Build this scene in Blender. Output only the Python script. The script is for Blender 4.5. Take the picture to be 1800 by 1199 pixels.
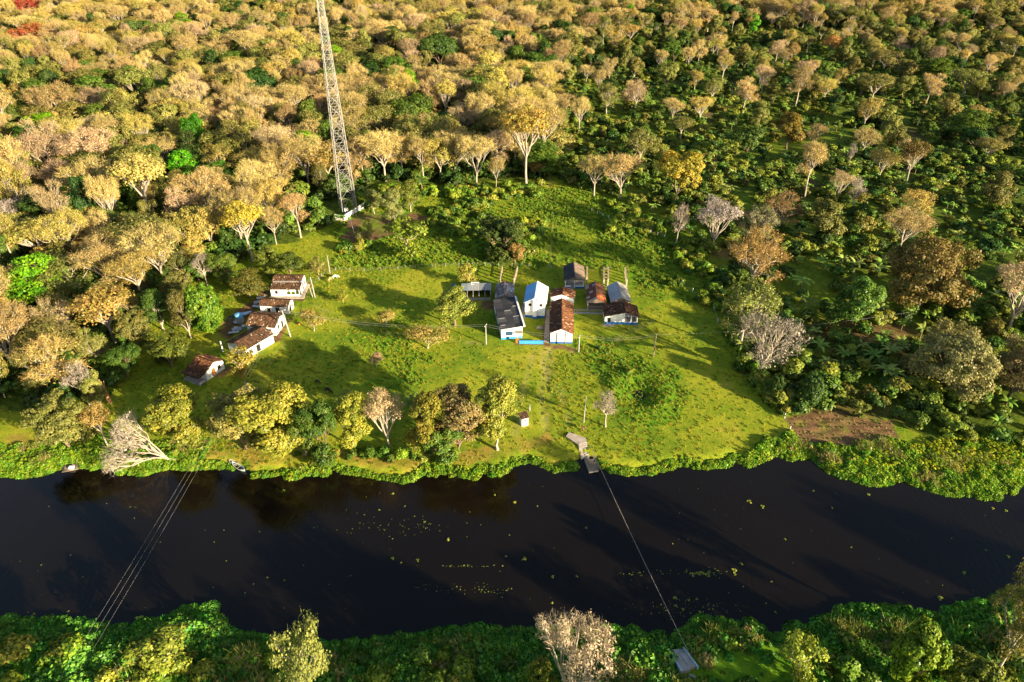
import bpy, bmesh, math, random
import numpy as np
from mathutils import Vector, Matrix, Euler

scene = bpy.context.scene
for o in list(bpy.data.objects):
    bpy.data.objects.remove(o)
COL = scene.collection

# ------------------------------------------------------------------ camera, sky, sun, exposure
CAM_H, PITCH, FPX = 90.0, 33.4, 1220.0           # metres up, degrees below the horizon, focal length for an 1800 px wide frame
cam_data = bpy.data.cameras.new('camera')
cam = bpy.data.objects.new('camera', cam_data)
COL.objects.link(cam)
cam_data.sensor_width = 36.0
cam_data.lens = FPX / 1800.0 * 36.0
cam_data.clip_start, cam_data.clip_end = 0.5, 12000.0
cam.location = (0.0, 0.0, CAM_H)
cam.rotation_euler = (math.radians(90.0 - PITCH), 0.0, 0.0)
scene.camera = cam

SUN_EL, SHADOW_DEG = 14.5, 36.5                     # shadows run towards -X, +Y
sdir = Vector((math.cos(math.radians(SHADOW_DEG)) * math.cos(math.radians(SUN_EL)),
               -math.sin(math.radians(SHADOW_DEG)) * math.cos(math.radians(SUN_EL)),
               math.sin(math.radians(SUN_EL))))
world = bpy.data.worlds.new('World')
scene.world = world
world.use_nodes = True
wn = world.node_tree.nodes
sky = wn.new('ShaderNodeTexSky')
sky.sky_type = 'NISHITA'
sky.sun_disc = False
sky.sun_elevation = math.radians(SUN_EL)
sky.sun_rotation = math.atan2(sdir.x, sdir.y)
wn['Background'].inputs['Strength'].default_value = 0.07
world.node_tree.links.new(sky.outputs[0], wn['Background'].inputs['Color'])
sun_data = bpy.data.lights.new('sun', 'SUN')
sun_data.energy = 5.0
sun_data.angle = math.radians(0.5)
sun_data.color = (1.0, 0.86, 0.60)
sun = bpy.data.objects.new('sun', sun_data)
COL.objects.link(sun)
sun.location = (120, -90, 160)
sun.rotation_euler = sdir.to_track_quat('Z', 'Y').to_euler()
vs = scene.view_settings
vs.view_transform = 'Standard'
vs.look = 'None'
vs.gamma = 1.0
vs.use_curve_mapping = False
vs.exposure = 1.65
scene.cycles.max_bounces = 5
scene.cycles.diffuse_bounces = 2
scene.cycles.transmission_bounces = 3
scene.cycles.glossy_bounces = 2
scene.cycles.transparent_max_bounces = 4

# ------------------------------------------------------------------ small tools
R_ = random.Random(11)
NR = np.random.default_rng(5)
_s, _c = math.sin(math.radians(PITCH)), math.cos(math.radians(PITCH))


def at(px, py, z=0.0):
    """Ground point (at height z) seen at a pixel of the 1800 x 1199 photograph."""
    u, v = (px - 900.0) / FPX, (py - 599.5) / FPX
    t = (CAM_H - z) / (_s + v * _c)
    return (u * t, t * (_c - v * _s))


def seen(x, y, z=0.0):
    zc = y * _c + (CAM_H - z) * _s
    yc = -y * _s + (CAM_H - z) * _c
    return 900.0 + FPX * x / zc, 599.5 + FPX * yc / zc, zc


def height_for(bx, by, top):
    x, y = at(bx, by)
    lo, hi = 0.0, 85.0
    for _ in range(40):
        m = (lo + hi) / 2
        if seen(x, y, m)[1] > top:
            lo = m
        else:
            hi = m
    return lo


def nz(x, y, f, seed=0):
    """cheap smooth value noise in about -1..1 (numpy)."""
    x = np.asarray(x, float) * f + seed * 17.3
    y = np.asarray(y, float) * f + seed * 9.1
    xi, yi = np.floor(x), np.floor(y)
    fx, fy = x - xi, y - yi
    fx, fy = fx * fx * (3 - 2 * fx), fy * fy * (3 - 2 * fy)

    def h(a, b):
        v = np.sin(a * 127.1 + b * 311.7 + seed * 3.3) * 43758.5453
        return v - np.floor(v)
    a, b, c, d = h(xi, yi), h(xi + 1, yi), h(xi, yi + 1), h(xi + 1, yi + 1)
    return ((a * (1 - fx) + b * fx) * (1 - fy) + (c * (1 - fx) + d * fx) * fy) * 2 - 1


def inside(x, y, poly):
    x, y = np.asarray(x, float), np.asarray(y, float)
    r = np.zeros(x.shape, bool)
    n = len(poly)
    for i in range(n):
        x0, y0 = poly[i]
        x1, y1 = poly[(i + 1) % n]
        if y0 == y1:
            continue
        k = ((y0 > y) != (y1 > y)) & (x < (x1 - x0) * (y - y0) / (y1 - y0) + x0)
        r ^= k
    return r


def wpoly(pts):
    return [at(*p) for p in pts]


def tag(o, label=None, cat=None, group=None, kind=None):
    if label and len(label.split()) > 16:
        print('LONG LABEL', len(label.split()), label)
    if label:
        o['label'] = label
    if cat:
        o['category'] = cat
    if group:
        o['group'] = group
    if kind:
        o['kind'] = kind
    return o


def empty(name, loc, rz=0.0):
    o = bpy.data.objects.new(name, None)
    COL.objects.link(o)
    o.location = loc
    o.rotation_euler = (0, 0, rz)
    o.empty_display_size = 0.2
    return o


def link(name, me, parent=None, loc=None, color=None):
    o = bpy.data.objects.new(name, me)
    COL.objects.link(o)
    if parent is not None:
        o.parent = parent
    if loc is not None:
        o.location = loc
    if color is not None:
        o.color = (*color, 1.0)
    return o


def np_mesh(name, V, quads=None, tris=None, mats=(), qm=None, tm=None, tone=None, smooth=False):
    """mesh from arrays; tone = one float per face (quads first) stored as attribute 'tone'."""
    me = bpy.data.meshes.new(name)
    V = np.asarray(V, np.float32).reshape(-1, 3)
    quads = np.zeros((0, 4), np.int32) if quads is None or len(quads) == 0 else np.asarray(quads, np.int32)
    tris = np.zeros((0, 3), np.int32) if tris is None or len(tris) == 0 else np.asarray(tris, np.int32)
    nq, nt = len(quads), len(tris)
    me.vertices.add(len(V))
    me.vertices.foreach_set('co', V.ravel())
    me.loops.add(nq * 4 + nt * 3)
    me.loops.foreach_set('vertex_index', np.concatenate([quads.ravel(), tris.ravel()]).astype(np.int32))
    me.polygons.add(nq + nt)
    st = np.concatenate([np.arange(nq) * 4, nq * 4 + np.arange(nt) * 3]).astype(np.int32)
    me.polygons.foreach_set('loop_start', st)
    mi = np.zeros(nq + nt, np.int32)
    if qm is not None:
        mi[:nq] = qm
    if tm is not None:
        mi[nq:] = tm
    for m in mats:
        me.materials.append(m)
    me.polygons.foreach_set('material_index', mi)
    if smooth:
        me.polygons.foreach_set('use_smooth', np.ones(nq + nt, bool))
    me.update(calc_edges=True)
    if tone is not None:
        a = me.attributes.new('tone', 'FLOAT', 'FACE')
        a.data.foreach_set('value', np.asarray(tone, np.float32))
    me.validate()
    return me


class MB:
    """collects boxes, tubes, prisms and slabs, then links them as one mesh object"""

    def __init__(self):
        self.v, self.f = [], []

    def add(self, vs, fs):
        k = len(self.v)
        self.v += [tuple(p) for p in vs]
        self.f += [tuple(i + k for i in f) for f in fs]
        return self

    def box(self, x0, x1, y0, y1, z0, z1):
        return self.add([(x0, y0, z0), (x1, y0, z0), (x1, y1, z0), (x0, y1, z0), (x0, y0, z1), (x1, y0, z1), (x1, y1, z1), (x0, y1, z1)],
                        [(0, 3, 2, 1), (4, 5, 6, 7), (0, 1, 5, 4), (1, 2, 6, 5), (2, 3, 7, 6), (3, 0, 4, 7)])

    def slab(self, pts, t):
        """polygon pts (counter-clockwise seen from above) with thickness t downwards"""
        n = len(pts)
        vs = [tuple(p) for p in pts] + [(p[0], p[1], p[2] - t) for p in pts]
        fs = [tuple(range(n)), tuple(range(2 * n - 1, n - 1, -1))]
        fs += [(i, n + i, n + (i + 1) % n, (i + 1) % n) for i in range(n)]
        return self.add(vs, fs)

    def beam(self, a, b, w, h=None):
        a, b = Vector(a), Vector(b)
        h = w if h is None else h
        d = (b - a).normalized()
        up = Vector((0, 0, 1)) if abs(d.z) < 0.95 else Vector((1, 0, 0))
        s = d.cross(up).normalized() * (w / 2)
        t = s.cross(d).normalized() * (h / 2)
        vs = [a - s - t, a + s - t, a + s + t, a - s + t, b - s - t, b + s - t, b + s + t, b - s + t]
        return self.add(vs, [(0, 3, 2, 1), (4, 5, 6, 7), (0, 1, 5, 4), (1, 2, 6, 5), (2, 3, 7, 6), (3, 0, 4, 7)])

    def tube(self, pts, radii, n=6, cap=True):
        pts = [Vector(p) for p in pts]
        k = len(self.v)
        prev = None
        for i, p in enumerate(pts):
            d = (pts[min(i + 1, len(pts) - 1)] - pts[max(i - 1, 0)]).normalized()
            ref = Vector((0, 0, 1)) if abs(d.z) < 0.9 else Vector((1, 0, 0))
            s = d.cross(ref).normalized()
            t = s.cross(d).normalized()
            r = radii[i] if hasattr(radii, '__len__') else radii
            for j in range(n):
                a = 2 * math.pi * j / n
                self.v.append(tuple(p + s * (r * math.cos(a)) + t * (r * math.sin(a))))
        for i in range(len(pts) - 1):
            for j in range(n):
                a, b = k + i * n + j, k + i * n + (j + 1) % n
                self.f.append((a, b, b + n, a + n))
        if cap:
            self.f.append(tuple(k + j for j in range(n))[::-1])
            self.f.append(tuple(k + (len(pts) - 1) * n + j for j in range(n)))
        return self

    def build(self, name, mat, parent=None, loc=None, color=None, smooth=False):
        me = bpy.data.meshes.new(name)
        me.from_pydata(self.v, [], self.f)
        me.materials.append(mat)
        if smooth:
            for p in me.polygons:
                p.use_smooth = True
        me.update()
        return link(name, me, parent, loc, color)


# ------------------------------------------------------------------ materials
def new_mat(name):
    m = bpy.data.materials.new(name)
    m.use_nodes = True
    nt = m.node_tree
    return m, nt, nt.nodes, nt.links, nt.nodes['Principled BSDF']


def noise(n, l, vec, scale, detail=4.0, rough=0.55):
    t = n.new('ShaderNodeTexNoise')
    t.inputs['Scale'].default_value = scale
    t.inputs['Detail'].default_value = detail
    t.inputs['Roughness'].default_value = rough
    if vec is not None:
        l.new(vec, t.inputs['Vector'])
    return t.outputs['Fac']


def ramp(n, l, fac, stops):
    r = n.new('ShaderNodeValToRGB')
    e = r.color_ramp.elements
    while len(e) < len(stops):
        e.new(0.5)
    for i, (p, c) in enumerate(stops):
        e[i].position = p
        e[i].color = (*c, 1.0) if len(c) == 3 else c
    l.new(fac, r.inputs[0])
    return r.outputs['Color']


def mixc(n, l, fac, a, b, mode='MIX'):
    m = n.new('ShaderNodeMix')
    m.data_type = 'RGBA'
    m.blend_type = mode
    for s, v in ((m.inputs[0], fac), (m.inputs[6], a), (m.inputs[7], b)):
        if isinstance(v, (int, float)):
            s.default_value = v
        elif isinstance(v, tuple):
            s.default_value = (*v, 1.0)
        else:
            l.new(v, s)
    return m.outputs[2]


def mth(n, l, op, a, b=None, clamp=False):
    m = n.new('ShaderNodeMath')
    m.operation = op
    m.use_clamp = clamp
    for i, v in enumerate((a, b)):
        if v is None:
            continue
        if isinstance(v, (int, float)):
            m.inputs[i].default_value = v
        else:
            l.new(v, m.inputs[i])
    return m.outputs[0]


def attr(n, name):
    a = n.new('ShaderNodeAttribute')
    a.attribute_name = name
    return a.outputs['Fac']


def mat_flat(name, col, rough=0.8, var=0.25, scale=3.0, metal=0.0, spec=0.3, dirt=None):
    m, nt, n, l, p = new_mat(name)
    tc = n.new('ShaderNodeTexCoord').outputs['Object']
    f = noise(n, l, tc, scale)
    lo = tuple(c * (1 - var) for c in col)
    hi = tuple(min(1, c * (1 + var)) for c in col)
    c = ramp(n, l, f, [(0.3, lo), (0.7, hi)])
    if dirt:
        f2 = noise(n, l, tc, scale * 0.35, 6.0, 0.7)
        c = mixc(n, l, ramp(n, l, f2, [(0.52, (0, 0, 0)), (0.72, (0.75, 0.75, 0.75))]), c, dirt)
    l.new(c, p.inputs['Base Color'])
    p.inputs['Roughness'].default_value = rough
    p.inputs['Metallic'].default_value = metal
    p.inputs['Specular IOR Level'].default_value = spec
    return m


def mat_objcol(name, rough=0.7, var=0.3, scale=4.0, spec=0.3, rust=None, metal=0.0):
    """takes the object's own colour, varied by noise; optional rust patches"""
    m, nt, n, l, p = new_mat(name)
    tc = n.new('ShaderNodeTexCoord').outputs['Object']
    oi = n.new('ShaderNodeObjectInfo')
    f = noise(n, l, tc, scale)
    k = ramp(n, l, f, [(0.25, (1 - var,) * 3), (0.75, (1 + var,) * 3)])
    c = mixc(n, l, 1.0, oi.outputs['Color'], k, 'MULTIPLY')
    if rust:
        f2 = noise(n, l, tc, scale * 0.4, 6.0, 0.7)
        c = mixc(n, l, ramp(n, l, f2, [(0.5, (0, 0, 0)), (0.62, (1, 1, 1))]), c, rust)
    l.new(c, p.inputs['Base Color'])
    p.inputs['Roughness'].default_value = rough
    p.inputs['Specular IOR Level'].default_value = spec
    p.inputs['Metallic'].default_value = metal
    return m


def mat_leaf(name, trans=0.3, var=0.45, hue=0.022):
    """foliage: object colour, varied leaf by leaf and plant by plant, light passing through"""
    m, nt, n, l, p = new_mat(name)
    n.remove(p)
    oi = n.new('ShaderNodeObjectInfo')
    t = attr(n, 'tone')
    hs = n.new('ShaderNodeHueSaturation')
    it = n.new('ShaderNodeAttribute')          # plants placed by geometry nodes carry their colour on the instance
    it.attribute_type = 'INSTANCER'
    it.attribute_name = 'tint'
    l.new(mixc(n, l, oi.outputs['Alpha'], it.outputs['Color'], oi.outputs['Color']), hs.inputs['Color'])
    h = mth(n, l, 'ADD', mth(n, l, 'MULTIPLY', oi.outputs['Random'], hue * 2), 0.5 - hue)
    h = mth(n, l, 'ADD', h, mth(n, l, 'MULTIPLY', mth(n, l, 'SUBTRACT', t, 0.5), -0.06))
    l.new(h, hs.inputs['Hue'])
    r2 = mth(n, l, 'FRACT', mth(n, l, 'MULTIPLY', oi.outputs['Random'], 17.31))
    v = mth(n, l, 'ADD', mth(n, l, 'MULTIPLY', t, var * 2), 1 - var)
    v = mth(n, l, 'MULTIPLY', v, mth(n, l, 'ADD', mth(n, l, 'MULTIPLY', r2, 0.5), 0.75))
    l.new(v, hs.inputs['Value'])
    d = n.new('ShaderNodeBsdfDiffuse')
    tr = n.new('ShaderNodeBsdfTranslucent')
    l.new(hs.outputs[0], d.inputs['Color'])
    l.new(hs.outputs[0], tr.inputs['Color'])
    mx = n.new('ShaderNodeMixShader')
    mx.inputs[0].default_value = trans
    l.new(d.outputs[0], mx.inputs[1])
    l.new(tr.outputs[0], mx.inputs[2])
    gl = n.new('ShaderNodeBsdfGlossy')
    gl.inputs['Roughness'].default_value = 0.45
    mx2 = n.new('ShaderNodeMixShader')
    mx2.inputs[0].default_value = 0.02
    l.new(mx.outputs[0], mx2.inputs[1])
    l.new(gl.outputs[0], mx2.inputs[2])
    l.new(mx2.outputs[0], n['Material Output'].inputs['Surface'])
    return m


M = {}
M['leaf'] = mat_leaf('leaf')
M['twig'] = mat_leaf('dry_twig', trans=0.15, var=0.35, hue=0.012)
M['bark'] = mat_flat('pale_bark', (0.38, 0.315, 0.235), 0.9, 0.3, 1.5)
M['bark_dark'] = mat_flat('brown_bark', (0.20, 0.14, 0.09), 0.9, 0.35, 1.5)
M['white'] = mat_flat('white_paint', (0.78, 0.76, 0.72), 0.75, 0.06, 0.8, dirt=(0.55, 0.50, 0.44))
M['white_clean'] = mat_flat('clean_white_paint', (0.8, 0.79, 0.76), 0.7, 0.03, 0.8)
M['blue'] = mat_flat('blue_paint', (0.02, 0.12, 0.36), 0.6, 0.2, 1.0)
M['blue_light'] = mat_flat('light_blue_paint', (0.05, 0.30, 0.68), 0.55, 0.12, 1.0)
M['kerb'] = mat_flat('pale_kerb_paint', (0.42, 0.56, 0.68), 0.7, 0.15)
M['stump'] = mat_flat('splintered_wood', (0.34, 0.18, 0.07), 0.9, 0.4, 2.0)
M['tank'] = mat_flat('tank_blue', (0.16, 0.42, 0.66), 0.5, 0.1)
M['dark'] = mat_flat('dark_opening', (0.015, 0.013, 0.012), 0.9, 0.2)
M['glass'] = mat_flat('window_glass', (0.03, 0.06, 0.10), 0.12, 0.1, spec=0.6)
M['wood'] = mat_flat('weathered_wood', (0.23, 0.17, 0.12), 0.85, 0.35, 3.0)
M['wood_orange'] = mat_flat('orange_wood_door', (0.42, 0.15, 0.03), 0.6, 0.2, 3.0)
M['concrete'] = mat_flat('concrete', (0.36, 0.33, 0.30), 0.9, 0.2, 1.2, dirt=(0.22, 0.19, 0.16))
M['concrete_warm'] = mat_flat('warm_concrete', (0.42, 0.34, 0.27), 0.9, 0.2, 1.2, dirt=(0.26, 0.19, 0.14))
M['steel'] = mat_flat('galvanised_steel', (0.30, 0.28, 0.25), 0.5, 0.1, 1.0, metal=0.3)
M['wire'] = mat_flat('wire', (0.30, 0.28, 0.26), 0.5, 0.05)
M['sheet'] = mat_objcol('roof_sheet', 0.75, 0.35, 2.5)
M['sheet_rust'] = mat_objcol('rusty_roof_sheet', 0.7, 0.3, 2.0, rust=(0.26, 0.065, 0.02))
M['paint'] = mat_objcol('painted', 0.6, 0.12, 2.0)
M['panel'] = mat_objcol('metal_roof_panel', 0.38, 0.08, 1.0, spec=0.5)
M['brick'] = mat_flat('brick_pillar', (0.40, 0.26, 0.18), 0.9, 0.5, 2.5)
M['hide'] = mat_objcol('hide', 0.8, 0.25, 2.0)
M['earth'] = mat_flat('earth', (0.17, 0.10, 0.055), 0.95, 0.4, 1.5)


def mat_tile():
    m, nt, n, l, p = new_mat('clay_tile')
    t = attr(n, 'tone')
    tc = n.new('ShaderNodeTexCoord').outputs['Object']
    oi = n.new('ShaderNodeObjectInfo')
    f = noise(n, l, tc, 1.1, 5.0, 0.65)
    tt = mth(n, l, 'ADD', mth(n, l, 'MULTIPLY', t, 0.6), mth(n, l, 'MULTIPLY', f, 0.5))
    c = ramp(n, l, tt, [(0.18, (0.035, 0.022, 0.016)), (0.45, (0.10, 0.055, 0.033)), (0.68, (0.22, 0.105, 0.05)),
                        (0.86, (0.34, 0.20, 0.11)), (0.97, (0.55, 0.45, 0.36))])
    c = mixc(n, l, 1.0, c, oi.outputs['Color'], 'MULTIPLY')
    l.new(c, p.inputs['Base Color'])
    p.inputs['Roughness'].default_value = 0.9
    p.inputs['Specular IOR Level'].default_value = 0.15
    return m


M['tile'] = mat_tile()
# ------------------------------------------------------------------ river banks, ground and water
WATER_Z = -0.6
far_px = [(-260, 850), (-80, 838), (0, 829), (35, 833), (75, 831), (112, 822), (160, 818), (200, 820), (235, 832), (300, 818), (345, 820), (395, 817),
          (418, 826), (440, 836), (470, 829), (520, 834), (560, 828), (620, 827), (665, 840), (725, 837), (745, 829), (790, 834), (830, 833),
          (880, 826), (926, 808), (945, 812), (975, 822), (1010, 818), (1035, 805), (1062, 818), (1090, 826), (1145, 829), (1175, 820), (1195, 814),
          (1235, 821), (1262, 817), (1285, 806), (1315, 814), (1350, 800), (1360, 795), (1390, 806), (1405, 798), (1425, 801), (1455, 824),
          (1500, 842), (1525, 849), (1560, 843), (1580, 838), (1620, 856), (1665, 866), (1715, 871), (1762, 868), (1780, 858), (1790, 840), (1815, 838),
          (1900, 862), (2060, 868)]
near_px = [(-500, 1100), (-200, 1092), (0, 1094), (60, 1098), (110, 1093), (160, 1104), (218, 1112), (250, 1098), (300, 1090), (322, 1072), (375, 1070), (382, 1092), (398, 1112),
           (440, 1120), (475, 1136), (520, 1130), (560, 1138), (605, 1142), (655, 1130), (720, 1124), (780, 1114), (850, 1112), (930, 1110),
           (1000, 1110), (1060, 1108), (1110, 1112), (1160, 1126), (1180, 1135), (1195, 1115), (1228, 1092), (1275, 1096), (1330, 1100), (1352, 1118),
           (1368, 1126), (1385, 1108), (1425, 1108), (1455, 1090), (1480, 1078), (1545, 1072), (1610, 1076), (1650, 1084), (1700, 1072),
           (1760, 1050), (1810, 1040), (2000, 1030), (2300, 1024)]
fw = sorted(at(x, y, WATER_Z) for x, y in far_px)
nw = sorted(at(x, y, WATER_Z) for x, y in near_px)
fx_, fy_ = np.array([p[0] for p in fw]), np.array([p[1] for p in fw])
nx_, ny_ = np.array([p[0] for p in nw]), np.array([p[1] for p in nw])


def y_far(x):
    return np.interp(x, fx_, fy_) + 0.45 * nz(x, np.zeros_like(np.asarray(x, float)), 0.55, 3) - 0.55 * np.abs(np.sin(np.asarray(x, float) * 0.42 + 1.3 * np.sin(np.asarray(x, float) * 0.17)))


def y_near(x):
    return np.interp(x, nx_, ny_) + 0.4 * nz(x, np.zeros_like(np.asarray(x, float)), 0.6, 4)


def river_depth(x, y):
    """>0 inside the river (metres from the nearer bank, measured along y), <0 on land"""
    return np.minimum(y_far(x) - y, y - y_near(x))


forest_edge_px = [(-100, 700), (60, 722), (190, 700), (235, 620), (270, 560), (330, 500), (395, 480), (420, 455), (470, 440), (530, 420), (585, 395),
                  (610, 350), (660, 325), (720, 325), (800, 330), (860, 318), (960, 318), (985, 260), (990, 180), (1010, 110), (1100, 70),
                  (1300, 50), (1500, 60), (1800, 40)]
FE = [at(*p) for p in forest_edge_px]
FOREST = FE + [(900, 720), (900, 1300), (-900, 1300), (-900, 110), (-160, 102)]
PLANT = wpoly([(975, 318), (1060, 345), (1150, 380), (1215, 425), (1260, 470), (1272, 560), (1290, 640), (1345, 700), (1385, 725), (1580, 742), (1640, 775),
               (1900, 790), (2600, 800), (2600, 40), (1800, 40), (1500, 60), (1300, 50), (1100, 70), (1010, 110), (990, 180)])
PLOT = wpoly([(1384, 742), (1400, 727), (1470, 722), (1572, 746), (1577, 772), (1480, 785), (1410, 780), (1392, 765)])
YARD = wpoly([(385, 585), (398, 560), (425, 540), (452, 520), (470, 500), (470, 520), (450, 545), (432, 565), (400, 600)])
CLEAR = wpoly([(597, 420), (612, 385), (650, 372), (720, 372), (752, 380), (752, 405), (705, 412), (650, 425), (622, 432)])
COURT = wpoly([(843, 530), (880, 528), (876, 545), (850, 546)])
APRON = [wpoly(p) for p in ([(903, 604), (968, 604), (1012, 612), (1012, 619), (960, 609), (910, 607)], [(955, 548), (966, 548), (965, 604), (956, 604)],
                            [(425, 618), (484, 586), (492, 596), (440, 625)], [(482, 598), (508, 560), (512, 566), (492, 602)],
                            [(473, 524), (530, 524), (542, 496), (549, 500), (534, 530), (473, 530)], [(376, 662), (402, 640), (408, 648), (384, 668)])]
PITLUSH = [wpoly(p) for p in ([(1075, 640), (1130, 615), (1180, 650), (1215, 690), (1200, 730), (1150, 760), (1090, 715), (1060, 680)],
                              [(600, 330), (760, 335), (990, 330), (1110, 350), (1240, 440), (1262, 540), (1120, 520), (1100, 480), (960, 470), (800, 470), (600, 475), (590, 420)],
                              [(610, 585), (700, 560), (745, 610), (760, 670), (690, 690), (640, 640)], [(1010, 605), (1080, 590), (1110, 640), (1060, 690), (1020, 650)])]
BANKDRY = [wpoly(p) for p in ([(330, 795), (470, 775), (640, 795), (800, 795), (980, 760), (985, 775), (900, 805), (760, 822), (620, 812), (480, 815), (350, 812)],
                              [(0, 770), (40, 760), (60, 775), (40, 790)], [(40, 775), (75, 762), (78, 772), (45, 790)])]


def smoothmask(x, y, polys, wob=1.2):
    x2 = x + wob * nz(x, y, 0.35, 21)
    y2 = y + wob * nz(x, y, 0.35, 22)
    m = np.zeros(x.shape)
    for p in polys:
        m = np.maximum(m, inside(x2, y2, p).astype(float))
    return m


TRACK = [[at(*p) for p in q] for q in ([(961, 755), (963, 700), (964, 650), (966, 612)], [(952, 755), (953, 690), (956, 640), (957, 612)],
                                       [(971, 470), (974, 420), (974, 380), (970, 350), (966, 325), (965, 300)], [(962, 470), (966, 420), (967, 380), (964, 350), (962, 325)])]


PATHS = [[at(*p) for p in q] for q in ([(540, 530), (600, 560), (690, 590), (790, 600), (862, 604)], [(962, 612), (985, 690), (1002, 760)], [(1010, 618), (1080, 600), (1150, 560)],
                                       [(500, 600), (470, 640), (430, 690), (420, 780)], [(940, 608), (920, 700), (905, 760)])]


def linemask(x, y, lines, wd):
    m = np.zeros(x.shape)
    for q in lines:
        for (x0, y0), (x1, y1) in zip(q, q[1:]):
            dx, dy = x1 - x0, y1 - y0
            t = np.clip(((x - x0) * dx + (y - y0) * dy) / (dx * dx + dy * dy), 0, 1)
            d = np.hypot(x - x0 - t * dx, y - y0 - t * dy)
            m = np.maximum(m, np.clip(1.3 - d / wd, 0, 1))
    return m


def trackmask(x, y):
    m = np.zeros(x.shape)
    for q in TRACK:
        for (x0, y0), (x1, y1) in zip(q, q[1:]):
            dx, dy = x1 - x0, y1 - y0
            t = np.clip(((x - x0) * dx + (y - y0) * dy) / (dx * dx + dy * dy), 0, 1)
            d = np.hypot(x - x0 - t * dx, y - y0 - t * dy)
            m = np.maximum(m, np.clip(1.3 - d / 0.42, 0, 1))
    return m


PIT = at(1123, 690)


def gz(x, y):
    x, y = np.asarray(x, float), np.asarray(y, float)
    d = river_depth(x, y)
    t = np.clip((d + 2.6) / 4.2, 0, 1)
    z = -2.0 * t * t * (3 - 2 * t)
    land = 1 - t
    z = z + land * (0.12 * nz(x, y, 0.10, 1) + 0.035 * nz(x, y, 0.45, 2))
    r = np.hypot(x - PIT[0], (y - PIT[1]) * 0.8)
    z = z - 0.7 * np.exp(-(r / 3.0) ** 2) + 0.5 * np.exp(-((r - 5.5) / 2.0) ** 2)
    z = z - 0.18 * trackmask(x, y)
    z = z + 0.10 * np.sin((y + 0.12 * x) * 5.2) * inside(x, y, PLOT)
    return z


def gzf(x, y):
    return float(gz(np.array([x]), np.array([y]))[0])


def axis(fine0, fine1, step, lo, hi, grow=1.22):
    a = list(np.arange(fine0, fine1 + 1e-6, step))
    s = step
    while a[-1] < hi:
        s *= grow
        a.append(a[-1] + s)
    s = step
    b = []
    cur = fine0
    while cur > lo:
        s *= grow
        cur -= s
        b.append(cur)
    return np.array(b[::-1] + a)


gx = axis(-112, 112, 0.85, -7000, 7000)
gy = axis(46, 240, 0.85, -3000, 9000)
GX, GY = np.meshgrid(gx, gy)
fx1, fy1 = GX.ravel(), GY.ravel()
fz1 = gz(fx1, fy1)
nxg, nyg = len(gx), len(gy)
idx = np.arange(nxg * nyg).reshape(nyg, nxg)
quads = np.stack([idx[:-1, :-1], idx[:-1, 1:], idx[1:, 1:], idx[1:, :-1]], -1).reshape(-1, 4)


def mat_ground():
    m, nt, n, l, p = new_mat('ground')
    geo = n.new('ShaderNodeNewGeometry').outputs['Position']
    big = noise(n, l, geo, 0.06, 5.0, 0.6)
    mid = noise(n, l, geo, 0.55, 5.0, 0.65)
    fine = noise(n, l, geo, 3.2, 4.0, 0.7)
    lawn = ramp(n, l, mth(n, l, 'ADD', mth(n, l, 'MULTIPLY', big, 0.6), mth(n, l, 'MULTIPLY', mid, 0.4)),
                [(0.32, (0.07, 0.16, 0.014)), (0.45, (0.18, 0.24, 0.017)), (0.56, (0.31, 0.31, 0.024)), (0.68, (0.42, 0.34, 0.055))])
    lush = ramp(n, l, mid, [(0.3, (0.06, 0.16, 0.010)), (0.65, (0.17, 0.28, 0.016)), (0.8, (0.26, 0.30, 0.02))])
    c = mixc(n, l, attr(n, 'lush'), lawn, lush)
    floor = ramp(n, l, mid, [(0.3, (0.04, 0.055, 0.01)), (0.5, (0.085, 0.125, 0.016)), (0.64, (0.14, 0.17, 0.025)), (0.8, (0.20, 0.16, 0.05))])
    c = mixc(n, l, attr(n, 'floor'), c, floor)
    dry = ramp(n, l, mid, [(0.3, (0.20, 0.20, 0.02)), (0.55, (0.36, 0.25, 0.05)), (0.72, (0.42, 0.20, 0.06))])
    c = mixc(n, l, attr(n, 'dry'), c, dry)
    dirt = ramp(n, l, mid, [(0.3, (0.10, 0.055, 0.03)), (0.55, (0.22, 0.12, 0.065)), (0.75, (0.34, 0.17, 0.085))])
    c = mixc(n, l, attr(n, 'dirt'), c, dirt)
    c = mixc(n, l, mth(n, l, 'MULTIPLY', attr(n, 'track'), 0.85), c, (0.42, 0.33, 0.13))
    k = ramp(n, l, fine, [(0.25, (0.55, 0.6, 0.5)), (0.75, (1.3, 1.3, 1.2))])
    c = mixc(n, l, 1.0, c, k, 'MULTIPLY')
    mud = mixc(n, l, attr(n, 'mud'), c, (0.035, 0.022, 0.012))
    l.new(mud, p.inputs['Base Color'])
    p.inputs['Roughness'].default_value = 0.95
    p.inputs['Specular IOR Level'].default_value = 0.05
    b = n.new('ShaderNodeBump')
    b.inputs['Strength'].default_value = 1.0
    b.inputs['Distance'].default_value = 0.09
    h = mth(n, l, 'ADD', mth(n, l, 'MULTIPLY', noise(n, l, geo, 1.6, 6.0, 0.7), 1.0), mth(n, l, 'MULTIPLY', fine, 0.45))
    l.new(h, b.inputs['Height'])
    l.new(b.outputs[0], p.inputs['Normal'])
    return m


M['ground'] = mat_ground()
gme = np_mesh('ground', np.stack([fx1, fy1, fz1], -1), quads=quads, mats=[M['ground']], smooth=True)


def pattr(me, name, v):
    a = me.attributes.new(name, 'FLOAT', 'POINT')
    a.data.foreach_set('value', np.asarray(v, np.float32))


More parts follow.
